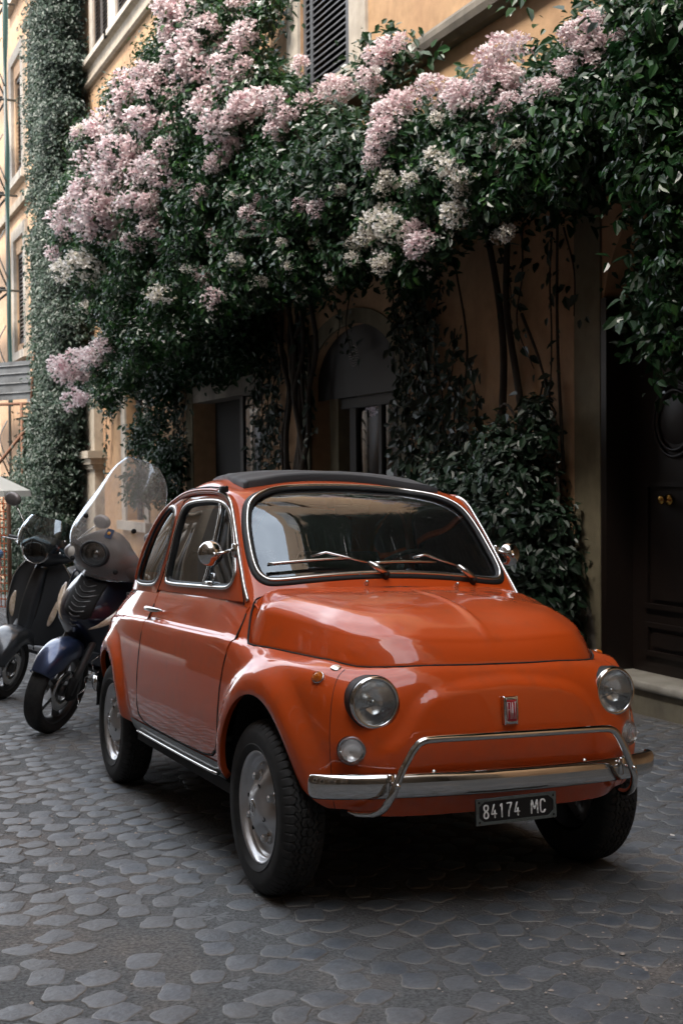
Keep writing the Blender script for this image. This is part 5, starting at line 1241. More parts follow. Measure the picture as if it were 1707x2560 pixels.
row_house('opposite_house', -12, -5.0, 3.42, 13, 15, m_opp2, 'grey plastered house across the street further up', 'x', 0)
row_house('opposite_house', -12, -6.5, 20.02, 50, 7, m_opp, 'far ochre house across the street at the bend', 'x', 0)
CANOPY = [(1.82,8.61,5.74,0.28),(1.9,7.76,5.56,0.3),(1.99,6.95,5.26,0.17),(2.02,6.65,5.33,0.1),(1.78,9.1,5.46,0.33),(1.87,8.08,5.21,0.34),(1.96,7.22,4.92,0.29),(2.01,6.79,4.71,0.15),(1.7,10.21,5.4,0.31),(1.78,9.12,4.98,0.37),(1.88,7.99,4.69,0.38),(1.98,7.06,4.46,0.36),(2.06,6.22,4.32,0.23),(2.11,5.71,4.05,0.19),(1.6,11.28,5.16,0.33),(1.72,9.95,4.72,0.39),(1.83,8.55,4.36,0.4),(1.94,7.42,4.11,0.4),(2.04,6.48,3.87,0.34),(2.11,5.79,3.72,0.29),(2.15,5.38,3.67,0.19),(1.53,12.18,4.78,0.3),(1.64,10.84,4.42,0.42),(1.77,9.29,4.03,0.42),(1.89,7.92,3.77,0.42),(2.01,6.83,3.57,0.38),(2.09,5.94,3.44,0.33),(2.15,5.39,3.34,0.28),(1.51,12.6,4.26,0.26),(1.6,11.35,3.9,0.38),(1.74,9.72,3.6,0.43),(1.86,8.25,3.33,0.39),(1.98,7.1,3.16,0.36),(2.08,6.1,3.08,0.33),(2.14,5.46,2.98,0.22),(1.6,11.38,3.39,0.29),(1.7,10.33,3.21,0.36),(1.8,8.96,3.04,0.33),(1.9,7.85,2.94,0.27),(2,6.93,2.98,0.21),(2.08,6.1,2.9,0.17),(1.66,10.78,2.86,0.23),(1.74,9.76,2.71,0.3),(1.82,8.73,2.66,0.2),(1.62,11.27,2.55,0.19),(1.55,12.13,2.62,0.13),(1.7,10.37,2.43,0.22),(1.63,11.12,2.26,0.16),(2.04,6.46,4.51,0.1),(2.15,4.89,4.22,0.05),(2.15,4.68,4.3,0.03),(2.15,4.84,3.64,0.15),(2.15,4.48,3.68,0.17),(2.15,4.62,3.4,0.23),(2.15,4.77,3.15,0.23),(2.15,4.29,2.97,0.19),(2.15,3.96,3.23,0.24),(2.15,3.9,3.56,0.16),(2.13,3.47,3.48,0.15),(2.13,3.35,3.21,0.23),(2.12,3.07,3.53,0.15),(2.11,2.81,3.28,0.19),(2.11,2.72,3.03,0.19),(2.1,2.47,3.46,0.11),(2.09,2.34,3.26,0.18),(2.08,2.2,3.01,0.17),(2.08,2.07,3.48,0.11),(2.07,1.91,3.21,0.19),(2.06,1.71,3.59,0.12),(2.05,1.6,3.29,0.18),(2.05,1.43,3.45,0.15),(2.05,1.53,2.99,0.2),(2.06,1.64,2.77,0.16),(2.05,1.36,2.7,0.17),(2.05,1.36,2.5,0.12),(2.05,1.38,2.27,0.1),(2.05,1.4,2.09,0.08),(2.05,1.38,1.92,0.05),(2.09,2.34,2.85,0.11),(2.13,3.47,2.99,0.18),(2.12,3.08,2.93,0.12),(2.15,3.97,2.83,0.12),(2.15,4.63,2.85,0.14),(2.15,4.29,2.7,0.11),(2.15,5.23,2.91,0.15)]
BLOOM = [(1.67,8.4,5.85,0.13,0),(1.63,7.7,5.62,0.1,0),(2,7.49,5.6,0.12,0),(1.6,8.46,5.79,0.12,0),(1.74,8.35,5.67,0.14,0),(1.72,7.59,5.4,0.12,0),(1.64,8.46,5.59,0.12,0),(1.87,6.95,5.15,0.12,0),(1.63,7.85,5.27,0.14,0),(1.89,7.74,5.25,0.11,0),(1.81,7.01,5.03,0.1,0),(1.55,8.08,5.25,0.1,0),(1.7,7.8,5.1,0.16,0),(1.7,7.12,4.9,0.1,0),(1.87,6.96,4.84,0.11,0),(1.8,7.73,4.94,0.12,0),(1.76,7.12,4.75,0.12,0),(1.62,7.96,5.02,0.1,0),(1.59,9.98,5.56,0.14,0),(1.51,8.97,5.34,0.13,0),(1.66,8.83,5.32,0.12,0),(1.67,9.91,5.43,0.14,0),(1.57,8.87,5.13,0.13,0),(1.54,9.96,5.33,0.14,0),(1.77,8.77,5.06,0.11,0),(1.9,6.72,4.47,0.17,0),(1.79,6.76,4.42,0.13,0),(1.84,6.16,4.35,0.11,0),(1.92,6.08,4.19,0.11,0),(1.9,6.22,4.16,0.1,0),(1.66,7.08,4.35,0.15,0),(1.71,6.87,4.34,0.11,0),(1.69,7.67,4.63,0.12,0),(1.77,7.64,4.75,0.12,0),(2.05,6.09,4.64,0.08,0),(1.68,11.16,5.45,0.18,0),(1.62,10.11,5.12,0.17,0),(1.5,8.93,4.87,0.15,0),(1.58,8.91,4.77,0.13,0),(1.75,8.8,4.8,0.14,0),(1.49,11,5.29,0.13,0),(1.32,11.17,5.26,0.09,0),(1.55,10.95,5.18,0.15,0),(1.42,9.72,4.75,0.16,0),(1.6,9.59,4.74,0.16,0),(1.54,9.64,4.58,0.14,0),(1.46,8.48,4.35,0.11,0),(1.54,8.31,4.45,0.1,0),(1.68,7.14,4.06,0.1,0),(1.76,7.08,4.15,0.1,0),(1.79,6.98,4.19,0.07,0),(1.48,11.07,4.95,0.18,0),(1.37,9.91,4.58,0.16,0),(1.62,12.08,5.04,0.16,0),(1.48,9.79,4.47,0.14,0),(1.59,9.13,4.34,0.17,0),(1.52,8.39,4.21,0.13,0),(1.47,10.51,4.56,0.15,0),(1.27,10.76,4.52,0.14,0),(1.38,11.98,4.62,0.15,0),(1.33,12.26,4.51,0.15,0),(1.5,12.03,4.54,0.19,0),(1.38,10.57,4.29,0.19,0),(1.55,10.47,4.29,0.17,0),(1.4,9.13,4.06,0.13,0),(1.54,8.96,4.03,0.13,0),(1.36,10.94,4.17,0.17,0),(1.49,10.66,4.1,0.17,0),(1.46,12.39,4.38,0.15,0),(1.69,10.63,4.08,0.17,0),(1.51,9.39,3.71,0.11,0),(1.59,8.99,3.82,0.11,0),(1.58,8.94,4.08,0.1,0),(1.66,7.6,3.87,0.08,0),(1.67,8.33,4.09,0.08,0),(1.65,7.18,4.03,0.08,0),(1.3,12.56,4.13,0.12,0),(1.78,9.25,3.64,0.09,0),(1.63,9.04,3.75,0.08,0),(1.82,7.66,3.48,0.09,0),(1.79,7.91,3.17,0.1,0),(1.78,7.61,2.92,0.1,0),(1.84,6.49,3.6,0.07,0),(1.89,6.52,3.37,0.09,0),(2,6.48,3.41,0.07,0),(1.75,6.56,3.5,0.07,0),(1.31,12.16,2.64,0.17,0),(1.48,12.05,2.69,0.17,0),(1.46,11.27,2.7,0.15,0),(1.46,10.71,2.77,0.12,0),(1.41,12.15,2.51,0.12,0),(1.57,12.01,2.56,0.13,0),(1.23,11.19,2.18,0.13,0),(1.34,11.17,2.21,0.07,0),(2.24,6.09,4.41,0.11,0),(2.14,5.59,4.31,0.1,0),(2.2,5.56,4.32,0.07,0),(2.17,6.03,4.31,0.07,0),(2.04,5.99,4.31,0.07,0),(2.07,4.7,4.27,0.09,0),(2.14,4.65,4.34,0.09,0),(2.21,4.6,4.38,0.06,0),(2.08,4.91,4.19,0.08,0),(2.15,4.89,4.15,0.08,0),(2.14,6.23,4.11,0.08,0),(2.08,5.55,3.87,0.07,0),(1.88,5.36,3.31,0.07,0),(1.88,5.7,3.41,0.06,0),(2.08,4.7,3.63,0.11,0),(1.99,4.43,3.68,0.11,0),(2.04,4.43,3.79,0.11,0),(2.09,4.43,3.86,0.09,0),(1.97,4.52,3.49,0.08,0),(2.05,3.84,3.81,0.09,0),(2.13,3.81,3.78,0.09,0),(2.03,3.44,3.66,0.09,0),(2.08,3.43,3.61,0.1,0),(2.17,4.37,3.89,0.08,0),(2.01,3.04,3.74,0.09,0),(2.06,2.98,3.81,0.08,0),(1.89,2.51,3.64,0.07,0),(2.04,3.04,3.67,0.09,0),(2.1,2.97,3.63,0.09,0),(1.99,3.06,3.59,0.07,0),(2.04,2.95,3.57,0.07,0),(1.99,2.76,3.41,0.07,0),(2.05,2.98,3.43,0.07,0),(2,2.46,3.4,0.09,0),(2.12,2.73,3.45,0.07,0),(1.97,2.29,3.37,0.05,0),(2.08,2.36,3.5,0.06,0),(1.98,2.13,3.44,0.05,0),(1.97,2.07,3.6,0.07,0),(2.03,2.02,3.64,0.06,0),(2.03,1.97,3.51,0.07,0),(2.13,1.99,3.53,0.07,0),(2.02,1.73,3.48,0.04,0),(1.98,2.01,3.5,0.06,0),(2.02,1.99,3.42,0.06,0),(1.94,2.11,3.57,0.05,0),(2.07,4.11,2.93,0.07,0),(2.03,3.96,2.82,0.09,0),(2.1,4.2,2.8,0.08,0),(2.13,3.14,3.14,0.04,0),(1.16,11.45,3.71,0.14,1),(1.37,11.11,3.74,0.18,1),(1.28,11.2,3.8,0.13,1),(1.51,11.18,3.56,0.09,1),(1.73,6.85,3.14,0.08,1),(1.6,8.72,3.1,0.11,1),(1.43,11.19,3.28,0.09,1),(1.93,6.73,2.95,0.06,1),(2.02,6.1,2.75,0.05,1),(1.64,7.96,3.23,0.06,1),(2.03,5.46,2.8,0.05,1),(2.05,3.77,3.59,0.05,1),(2.05,3.77,3.32,0.09,1),(1.92,3.36,3.16,0.09,1),(1.96,3.27,3.09,0.07,1),(1.99,3.38,3.04,0.07,1),(2.04,3.84,3.39,0.04,1),(2.11,3.15,3.3,0.07,1),(1.98,2.7,3.15,0.05,1),(2,2.87,3.16,0.04,1),(1.92,3.9,3.21,0.06,1),(2.02,4.44,3.34,0.07,1),(2.11,4.41,3.31,0.06,1),(2.01,4.47,3.3,0.06,1),(1.98,3.42,2.91,0.08,1),(2.02,3.43,2.86,0.06,1),(2.3,3.4,2.77,0.06,1),(2.16,3.07,2.74,0.05,1),(2.06,4.55,3.13,0.1,1),(2.01,4.61,3.05,0.11,1),(1.96,4.25,2.98,0.1,1),(1.99,4.73,2.99,0.09,1),(2.06,4.66,2.97,0.09,1),(2,4.19,2.9,0.06,1),(2.05,5.1,2.9,0.06,1),(2.03,4.6,2.77,0.07,1),(2.05,4.53,2.79,0.06,1),(2.11,5.14,3.02,0.07,1),(1.35,11.16,5.31,0.08,1),(1.69,9.35,3.4,0.06,1),(1.63,11.04,3.7,0.08,1),(1.81,5.92,3.14,0.05,1),(2.02,5.78,3.13,0.05,1),(1.75,6.68,3.34,0.05,1),(1.99,5.18,3.41,0.06,1),(1.84,5.9,2.96,0.04,1),(1.67,6.76,3.68,0.06,1)]

# =====================================================================  plants
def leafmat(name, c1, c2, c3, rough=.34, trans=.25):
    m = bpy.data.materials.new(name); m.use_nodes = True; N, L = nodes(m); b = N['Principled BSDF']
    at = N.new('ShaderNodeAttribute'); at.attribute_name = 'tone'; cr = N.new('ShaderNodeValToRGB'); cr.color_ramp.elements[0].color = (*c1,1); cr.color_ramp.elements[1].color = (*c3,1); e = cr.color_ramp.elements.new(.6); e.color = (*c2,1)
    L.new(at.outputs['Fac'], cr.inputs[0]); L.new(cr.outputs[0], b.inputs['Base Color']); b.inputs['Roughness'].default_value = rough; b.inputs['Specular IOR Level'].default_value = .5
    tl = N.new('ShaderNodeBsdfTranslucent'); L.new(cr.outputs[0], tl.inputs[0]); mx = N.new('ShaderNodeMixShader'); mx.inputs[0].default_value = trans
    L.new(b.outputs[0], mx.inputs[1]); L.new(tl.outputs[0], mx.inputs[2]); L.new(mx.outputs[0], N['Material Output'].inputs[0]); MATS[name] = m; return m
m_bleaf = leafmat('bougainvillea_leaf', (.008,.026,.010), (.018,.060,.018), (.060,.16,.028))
m_ivy = leafmat('ivy_leaf', (.008,.020,.010), (.014,.034,.018), (.035,.062,.034), .5, .15)
m_bush = leafmat('bush_leaf', (.006,.016,.008), (.010,.028,.013), (.02,.048,.022), .42, .15)
m_petal = leafmat('pink_bract', (.46,.24,.27), (.93,.85,.85), (.98,.95,.94), .6, .42)
m_petalw = leafmat('white_bract', (.50,.46,.30), (.88,.84,.82), (.94,.92,.88), .6, .42)
m_bark = pmat('bark', (.035,.027,.020), rough=.9, noise=(14,(.025,.018,.013),.35,.7), bump=(40,.8,.006))
def unit(v): return v/(np.linalg.norm(v,axis=-1,keepdims=True)+1e-9)
def leaves(P, Nn, size, rng_, asp=.55, droop=.35, dirdown=.6, fold=.18):
    """one six-point folded leaf at every point of P, facing Nn"""
    n = len(P); rn = unit(rng_.normal(size=(n,3))); N_ = unit(Nn+.55*rn)
    T_ = unit(rng_.normal(size=(n,3))*.8+np.array((0,0,-1.))*dirdown*1.6); T_ = unit(T_-N_*(T_*N_).sum(1,keepdims=True)); B_ = np.cross(N_,T_)
    s = (size*rng_.choice([.5,.8,1.,1.2,1.45],n)*rng_.uniform(.85,1.15,n))[:,None]; w_ = s*asp*.5
    b = P; L1 = b+T_*s*.30+B_*w_*.95+N_*s*fold*.5; L2 = b+T_*s*.68+B_*w_*.72+N_*s*fold*.35-N_*s*droop*.1; tip = b+T_*s-N_*s*droop*.3; R2 = b+T_*s*.68-B_*w_*.72+N_*s*fold*.35-N_*s*droop*.1; R1 = b+T_*s*.30-B_*w_*.95+N_*s*fold*.5
    V = np.stack([b,L1,L2,tip,R2,R1],1).reshape(-1,3); k = (np.arange(n)*6)[:,None]
    F = np.concatenate([k+np.array([[0,3,2,1]]),k+np.array([[0,5,4,3]])],0)
    return V, F
def leafobj(name, P, Nn, size, mat, parent, rng_, tone=None, **kw):
    V, F = leaves(P, Nn, size, rng_, **kw); t = rng_.beta(2,2.6,len(P)) if tone is None else tone
    return mobj(name, V, F, mat, parent, False, attr={'tone':np.repeat(t,6)}, kind='stuff')
def in_spheres(S_, dens, rng_, shell=.45, bias=(-.35,-.55,.35)):
    P = []; Nn = []
    for x,y,z,r in S_:
        n = int(dens*r*r*r**.0*4*math.pi); d = unit(rng_.normal(size=(n,3))+np.array(bias)*.5); rr = r*(1-shell*rng_.random(n)**1.6)*(1+.16*rng_.normal(size=n))
        lump = 1+.16*np.sin(d[:,0]*7+x*9)*np.sin(d[:,1]*8+y*7)+.12*np.sin(d[:,2]*9+z*5)
        P.append(np.array((x,y,z))+d*(rr*lump)[:,None]); Nn.append(unit(d+np.array((0,0,.5))))
    return np.concatenate(P), np.concatenate(Nn)
def vine(pts, r0, r1, n=6): 
    q = smooth_path(pts,5); return tube_geo(q, np.linspace(r0,r1,len(q)), n)
R1 = np.random.default_rng(11)
# ---- flowering vine over the wall
bv = empty('bougainvillea', (2.7,8.2,-.4), label='huge pale pink flowering vine spilling off the house wall above the car', cat='climbing plant')
bvI = Matrix.Translation(bv.location).inverted()
def bsub(o, p=None): o.parent = p or bv; o.matrix_parent_inverse = bvI if (p or bv) is bv else Matrix.Identity(4); return o
CS = np.array(CANOPY)
P, Nn = in_spheres(CS, 1250, R1)
leafs = bsub(leafobj('foliage', P, Nn, .052, m_bleaf, None, R1))
# inner, shaded foliage back to the wall, plus fill added to darken the wall
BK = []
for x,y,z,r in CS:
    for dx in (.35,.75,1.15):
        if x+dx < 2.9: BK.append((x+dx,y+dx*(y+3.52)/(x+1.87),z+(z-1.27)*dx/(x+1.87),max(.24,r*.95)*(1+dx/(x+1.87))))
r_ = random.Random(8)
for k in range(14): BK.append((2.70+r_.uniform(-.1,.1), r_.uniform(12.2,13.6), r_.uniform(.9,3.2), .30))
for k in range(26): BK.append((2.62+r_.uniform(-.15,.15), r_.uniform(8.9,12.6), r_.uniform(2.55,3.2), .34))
for y in np.arange(5.2,14,.62):  # fill rows put in to keep sky light off the wall
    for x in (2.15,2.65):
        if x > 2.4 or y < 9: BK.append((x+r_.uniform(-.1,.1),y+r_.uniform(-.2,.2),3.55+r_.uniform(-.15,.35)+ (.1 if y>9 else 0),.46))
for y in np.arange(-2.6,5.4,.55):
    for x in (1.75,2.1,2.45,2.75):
        edge = -3.52+1.23*(x+1.87)-.45                      # right of this the plant is out of view, added to block the sky
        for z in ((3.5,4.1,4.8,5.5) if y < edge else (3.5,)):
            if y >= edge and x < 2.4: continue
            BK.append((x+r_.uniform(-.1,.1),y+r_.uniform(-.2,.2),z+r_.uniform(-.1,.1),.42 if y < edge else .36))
for k in range(70):  # unseen vine up the wall, added to darken the windscreen reflection
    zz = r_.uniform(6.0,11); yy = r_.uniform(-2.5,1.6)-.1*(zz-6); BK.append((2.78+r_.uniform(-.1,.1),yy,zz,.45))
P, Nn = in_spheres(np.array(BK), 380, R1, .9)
P = P[P[:,0]<2.93]; Nn = np.tile((-.3,-.5,.6),(len(P),1)); bsub(leafobj('inner_and_shade_foliage', P, Nn, .068, m_bleaf, None, R1, tone=R1.random(len(P))*.4))
# ---- flower clusters: six shapes, each shared by many objects
def cluster(seed, n=46):
    r_ = np.random.default_rng(seed); d = unit(r_.normal(size=(n,3))+np.array((-.3,-.6,.3))); c = d*(.55+.5*r_.random((n,1)))
    V = []; F = []; T_ = []
    for i in range(n):
        ax = unit(d[i]+.4*r_.normal(size=3)); u = unit(np.cross(ax,r_.normal(size=3))); v = np.cross(ax,u); s = .31*r_.uniform(.8,1.2); t0 = r_.random(); tn = min(1,max(0,r_.normal(.55,.22)))
        for k in range(3):
            a = 2*math.pi*(k/3+t0); e1 = u*math.cos(a)+v*math.sin(a); e2 = np.cross(ax,e1); b = len(V)
            V += [c[i]-ax*s*.1, c[i]+e1*s*.55+e2*s*.36+ax*s*.42, c[i]+e1*s*.98+ax*s*.62, c[i]+e1*s*.55-e2*s*.36+ax*s*.42]; F += [(b,b+1,b+2),(b,b+2,b+3)]; T_ += [.12,tn,min(1,tn*1.2),tn]
    return V, F, T_
cm = {}
for ty, mt in ((0,m_petal),(1,m_petalw)):
    for sd in range(5):
        V, F, T_ = cluster(sd+10*ty, 66 if ty == 0 else 52); me = bpy.data.meshes.new('flower_cluster'); me.from_pydata([tuple(v) for v in V],[],F); at = me.attributes.new('tone','FLOAT','POINT'); at.data.foreach_set('value',np.array(T_,np.float32)); me.materials.append(mt); cm[ty,sd] = me
r_ = random.Random(3)
for x,y,z,r,ty in BLOOM:
    o = bpy.data.objects.new('flower_cluster', cm[int(ty),r_.randrange(5)]); COL.objects.link(o); bsub(o)
    o.matrix_basis = Matrix.Translation((x,y,z)) @ Matrix.Rotation(r_.uniform(-.5,.5),4,'Y') @ Matrix.Rotation(r_.uniform(-.6,.6),4,'Z') @ Matrix.Diagonal((r*r_.uniform(.95,1.3),r*r_.uniform(.95,1.3),r*r_.uniform(.8,1.05),1))
    o.matrix_parent_inverse = bvI
# scattered single blooms among the leaves
sel = R1.choice(len(CS), 900); d = unit(R1.normal(size=(900,3))+np.array((-.4,-.8,.2))); P = CS[sel,:3]+d*CS[sel,3:4]*1.0; P = P[CS[sel,1]>3.2]
dd_ = MB(); V = []; F = []; T_ = []
for p in P[:520]:
    ax = unit(np.array((-.3,-.8,.3))+R1.normal(size=3)*.4); u = unit(np.cross(ax,R1.normal(size=3))); v = np.cross(ax,u); s = .024
    for k in range(3):
        a = 2*math.pi*k/3; e1 = u*math.cos(a)+v*math.sin(a); e2 = np.cross(ax,e1); b = len(V); V += [p,p+e1*s*.6+e2*s*.4+ax*s*.4,p+e1*s+ax*s*.6,p+e1*s*.6-e2*s*.4+ax*s*.4]; F.append((b,b+1,b+2,b+3)); T_ += [.6]*4
bsub(mobj('blooms', V, F, m_petalw, None, False, attr={'tone':T_}, kind='stuff'))
# ---- trunks and bare stems against the wall
def stems(name, lst, r0, r1, par, inv):
    for pts in lst:
        V, F = vine(pts, r0, r1); o = mobj(name, V, F, m_bark); o.parent = par; o.matrix_parent_inverse = inv
def zg(y, x=2.9): return gz(x,y)
TR = []; r_ = random.Random(21)
for k in range(13):
    y0 = 8.15+r_.uniform(-.22,.22); pts = []; y_ = y0
    for z in (zg(8.2),.35,.8,1.25,1.7,2.1,2.5,2.9,3.4):
        pts.append((2.88-.10*r_.random(), y_, z)); y_ += r_.uniform(-.10,.10)*(1+max(0,z-1.6)*1.6)
    TR.append(pts)
for t_ in TR: w0 = r_.uniform(.018,.045); stems('trunk', [t_], w0, w0*.5, bv, bvI)
SM = [[(2.88,4.35,1.5),(2.86,4.28,2.2),(2.84,4.42,2.9),(2.7,4.5,3.5)],[(2.88,3.95,1.2),(2.87,4.10,1.9),(2.85,4.22,2.5),(2.84,4.2,3.2),(2.7,4.3,3.8)],[(2.87,4.5,1.5),(2.85,4.25,1.78),(2.86,4.02,1.55),(2.87,3.8,1.2)],[(2.88,3.55,1.3),(2.88,3.62,2.2),(2.87,3.60,3.1)],[(2.87,4.05,2.4),(2.87,3.85,2.1),(2.87,3.7,1.8)],[(2.87,5.4,.6),(2.86,5.5,1.6),(2.85,5.45,2.6),(2.8,5.5,3.2)],[(2.87,5.0,1.5),(2.86,4.8,2.2),(2.84,4.95,2.9)]]
stems('trunk', SM[:2], .030, .022, bv, bvI); stems('stem', SM[2:], .013, .008, bv, bvI)
# thin hanging stems with leaves on the lower wall
HP = []; HN = []; hs = []
def hang(y, z0, z1, x=2.86, dens=26, wob=.12):
    n = max(3,int((z0-z1)/.25)); pts = [(x-.03*R1.random(), y+wob*R1.normal()*.5, z0-(z0-z1)*i/(n-1)) for i in range(n)]
    q = smooth_path(pts,4); hs.append(q); m = int((z0-z1)*dens); i = R1.integers(0,len(q),m); HP.append(q[i]+R1.normal(size=(m,3))*[.03,.05,.04]); HN.append(np.tile((-.9,-.3,.3),(m,1)))
for y,z0,z1,dn in ((5.75,2.9,.4,60),(5.6,3.0,.5,70),(5.45,3.0,1.0,60),(5.3,2.8,.8,60),(5.15,2.2,.9,50),(5.0,2.4,.9,50),(4.85,2.0,.8,90),(4.7,2.1,.8,90),(5.9,3.0,.6,120),(5.65,3.0,.5,130),(5.5,2.9,.9,120),(5.2,2.0,.8,120),(5.0,1.9,.8,130),(4.0,3.0,2.0,20),(4.3,2.9,2.3,24),(3.62,2.9,1.3,30),(3.75,1.9,1.0,70),(3.4,2.9,2.3,22),(6.05,2.9,2.2,40),(6.9,3.0,2.35,50),(7.2,2.9,2.5,40),(8.0,2.9,1.6,90),(8.7,2.9,.4,90),(9.0,3.0,.2,90),(9.3,3.0,.8,90),(9.2,3.1,1.0,60),(9.45,3.1,.4,50),(9.0,3.1,1.6,60),(12.2,3.2,.4,60),(12.35,3.3,.0,70),(12.6,3.3,.4,50),(13.5,3.3,1.2,26),(13.9,3.3,.9,22),(8.9,3.1,1.8,60),(12.5,3.4,1.2,60),(16.4,3.6,1.4,50),(15.9,3.7,2.2,60),(14.1,3.4,2.2,60),(11.7,3.2,2.7,80),(11.0,3.2,2.8,80),(10.3,3.2,2.75,80),(9.8,3.2,2.6,80)): hang(y,z0,z1,dens=dn)
P = np.concatenate(HP); P[:,0] = np.minimum(P[:,0],2.92); bsub(leafobj('wall_foliage', P, np.concatenate(HN), .075, m_bush, None, R1))
for q in hs: stems('stem', [q[::4]], .007, .004, bv, bvI)
# twigs that reach out over the wall
TW = [[(2.5,4.5,3.5),(2.6,4.9,4.0),(2.75,5.2,4.35),(2.8,5.05,4.6)],[(2.4,3.2,4.3),(2.6,3.6,4.45),(2.7,3.9,4.5)],[(2.4,4.1,3.9),(2.6,4.4,4.1),(2.75,4.55,4.12)]]
stems('twig', TW, .006, .003, bv, bvI); HP = []
for t in TW: q = smooth_path(t,6); i = R1.integers(4,len(q),26); HP.append(q[i]+R1.normal(size=(26,3))*.04)
P = np.concatenate(HP); bsub(leafobj('twig_leaves', P, np.tile((-.5,-.7,.4),(len(P),1)), .075, m_bleaf, None, R1))
# brown withered bracts
P = np.array([wv for wv in R1.normal(size=(90,3))*[.12,.16,.07]+np.array((2.28,4.15,2.93))]); P2 = R1.normal(size=(40,3))*[.05,.05,.04]+np.array((2.2,4.9,3.05)); P = np.concatenate([P,P2])
m_wither = leafmat('withered_bract', (.10,.06,.03),(.22,.13,.06),(.35,.22,.10),.7,.2); bsub(leafobj('withered_blooms', P, np.tile((-.4,-.8,.3),(len(P),1)), .05, m_wither, None, R1))
# ---- dark shrub at the foot of the wall, right of the car
sh = empty('wall_shrub', (2.6,3.9,-.25), label='dense dark green shrub climbing the wall between the arched window and the wooden door', cat='shrub'); shI = Matrix.Translation(sh.location).inverted()
SS = [(2.62,3.75,.15,.38),(2.62,3.6,.5,.36),(2.64,3.75,.85,.36),(2.66,3.85,1.15,.32),(2.7,4.0,1.42,.24),(2.6,4.2,.3,.42),(2.6,4.3,.8,.40),(2.62,4.55,1.1,.30),(2.6,4.9,.3,.42),(2.62,5.0,.75,.34),(2.6,5.6,.3,.42),(2.62,5.6,.8,.30),(2.66,5.9,.9,.24),(2.72,3.42,.95,.15),(2.74,3.34,.72,.12),(2.75,3.32,.45,.11),(2.74,3.38,.25,.12),(2.74,3.62,1.52,.13),(2.76,3.72,1.7,.12)]
P, Nn = in_spheres(np.array(SS), 1150, R1, .6); P[:,0] = np.minimum(P[:,0],2.93)
o = leafobj('foliage', P, Nn, .062, m_bush, sh, R1); o.matrix_parent_inverse = shI
P = []; 
for k in range(60): y = R1.uniform(3.24,3.5); z = R1.uniform(.1,1.1); P.append((2.86,y,z))
stems('stem', [[(2.8,3.8,-.2),(2.78,3.7,.5),(2.8,3.5,1.0),(2.84,3.62,1.7)],[(2.8,4.6,-.2),(2.78,4.5,.7),(2.84,4.3,1.4)]], .02,.01, sh, shI)
# ---- ivy pillar further up the wall
iv = empty('ivy', (2.7,19.5,-.9), label='tall column of grey green ivy covering the wall from ground to roof at the left', cat='ivy'); ivI = Matrix.Translation(iv.location).inverted()
IV = []
for z in np.arange(-.6,11.6,.45):
    wdt = 1.0 if z > 2.4 else 1.0+.35*(2.4-z)/2; n = 6
    for k in range(n):
        y = 17.85+(k/(n-1))*(1.3 if z>2.4 else 2.1)+R1.normal()*.12+ (.25*math.sin(z*1.7) if k==n-1 else 0); x = 2.72-(.10 if z>2.4 else .10+.16*(2.4-z))-R1.random()*.12
        IV.append((x,y,z+R1.normal()*.1,.38 if z>2.4 else .42))
for x,y,z,r in ((2.2,18.6,.2,.45),(2.05,18.3,-.2,.45),(2.3,17.9,1.0,.35),(2.4,17.8,1.7,.35),(2.3,18.2,2.3,.4),(2.45,17.6,2.4,.35),(2.15,18.9,.9,.4),(2.3,19.2,1.5,.35),(2.5,18.1,2.9,.35),(1.85,18.2,.4,.35),(1.95,18.8,-.1,.4)): IV.append((x,y,z,r))
P, Nn = in_spheres(np.array(IV), 620, R1, .35, (-.5,-.9,.2)); P = P[(P[:,0]<2.93)]; Nn = np.tile((-.4,-.7,.5),(len(P),1)); o = leafobj('foliage', P, Nn, .060, m_ivy, iv, R1); o.matrix_parent_inverse = ivI
stems('stem', [[(2.9,18.6,-.8),(2.85,18.8,2),(2.88,18.7,5),(2.9,18.9,9)],[(2.9,20.2,-.8),(2.85,20.0,3),(2.9,20.3,7)]], .05,.02, iv, ivI)

# =====================================================================  motor scooters
m_blue = pmat('dark_blue_paint', (.005,.008,.022), rough=.35, metal=.3, coat=1., coatr=.05); m_bluel = pmat('metallic_blue_mudguard', (.030,.046,.10), rough=.32, metal=.6, coat=1., coatr=.06)
m_gunm = pmat('gunmetal_paint', (.050,.054,.060), rough=.35, metal=.5, coat=.8, coatr=.1, noise=(6,(.035,.038,.042),.4,.7)); m_matt = pmat('matt_grey_paint', (.030,.032,.035), rough=.5, metal=.2)
m_silv = pmat('warm_silver_plastic', (.20,.18,.17), rough=.38, metal=.4); m_alu = pmat('cast_alloy', (.13,.13,.13), rough=.4, metal=.9); m_fork = pmat('fork_grey', (.10,.10,.10), rough=.4, metal=.8)
m_lamp = pmat('scooter_lamp', (.85,.85,.85), rough=.25, metal=.3); addnoise(m_lamp, 'Roughness', 30, .02, .5)
m_lens2 = glassmat('lamp_cover', (.80,.80,.80), 1.8); m_cream = pmat('indicator_lens', (.50,.38,.26), rough=.2, coat=1., noise=(30,(.75,.62,.5),.4,.7))
m_clear = glassmat('clear_screen', (.88,.86,.84), 1.2, .03, .36, (.62,.58,.55)); m_smoke = glassmat('smoked_screen', (.16,.20,.21), 1.6, .02, .02); m_seat2 = pmat('scooter_seat', (.02,.021,.023), rough=.45)
m_sticker = pmat('parking_sticker', (.03,.05,.10), rough=.5); m_gold = pmat('sticker_gold', (.5,.22,.02), rough=.5); m_pale = pmat('pale_sticker', (.6,.56,.5), rough=.6)
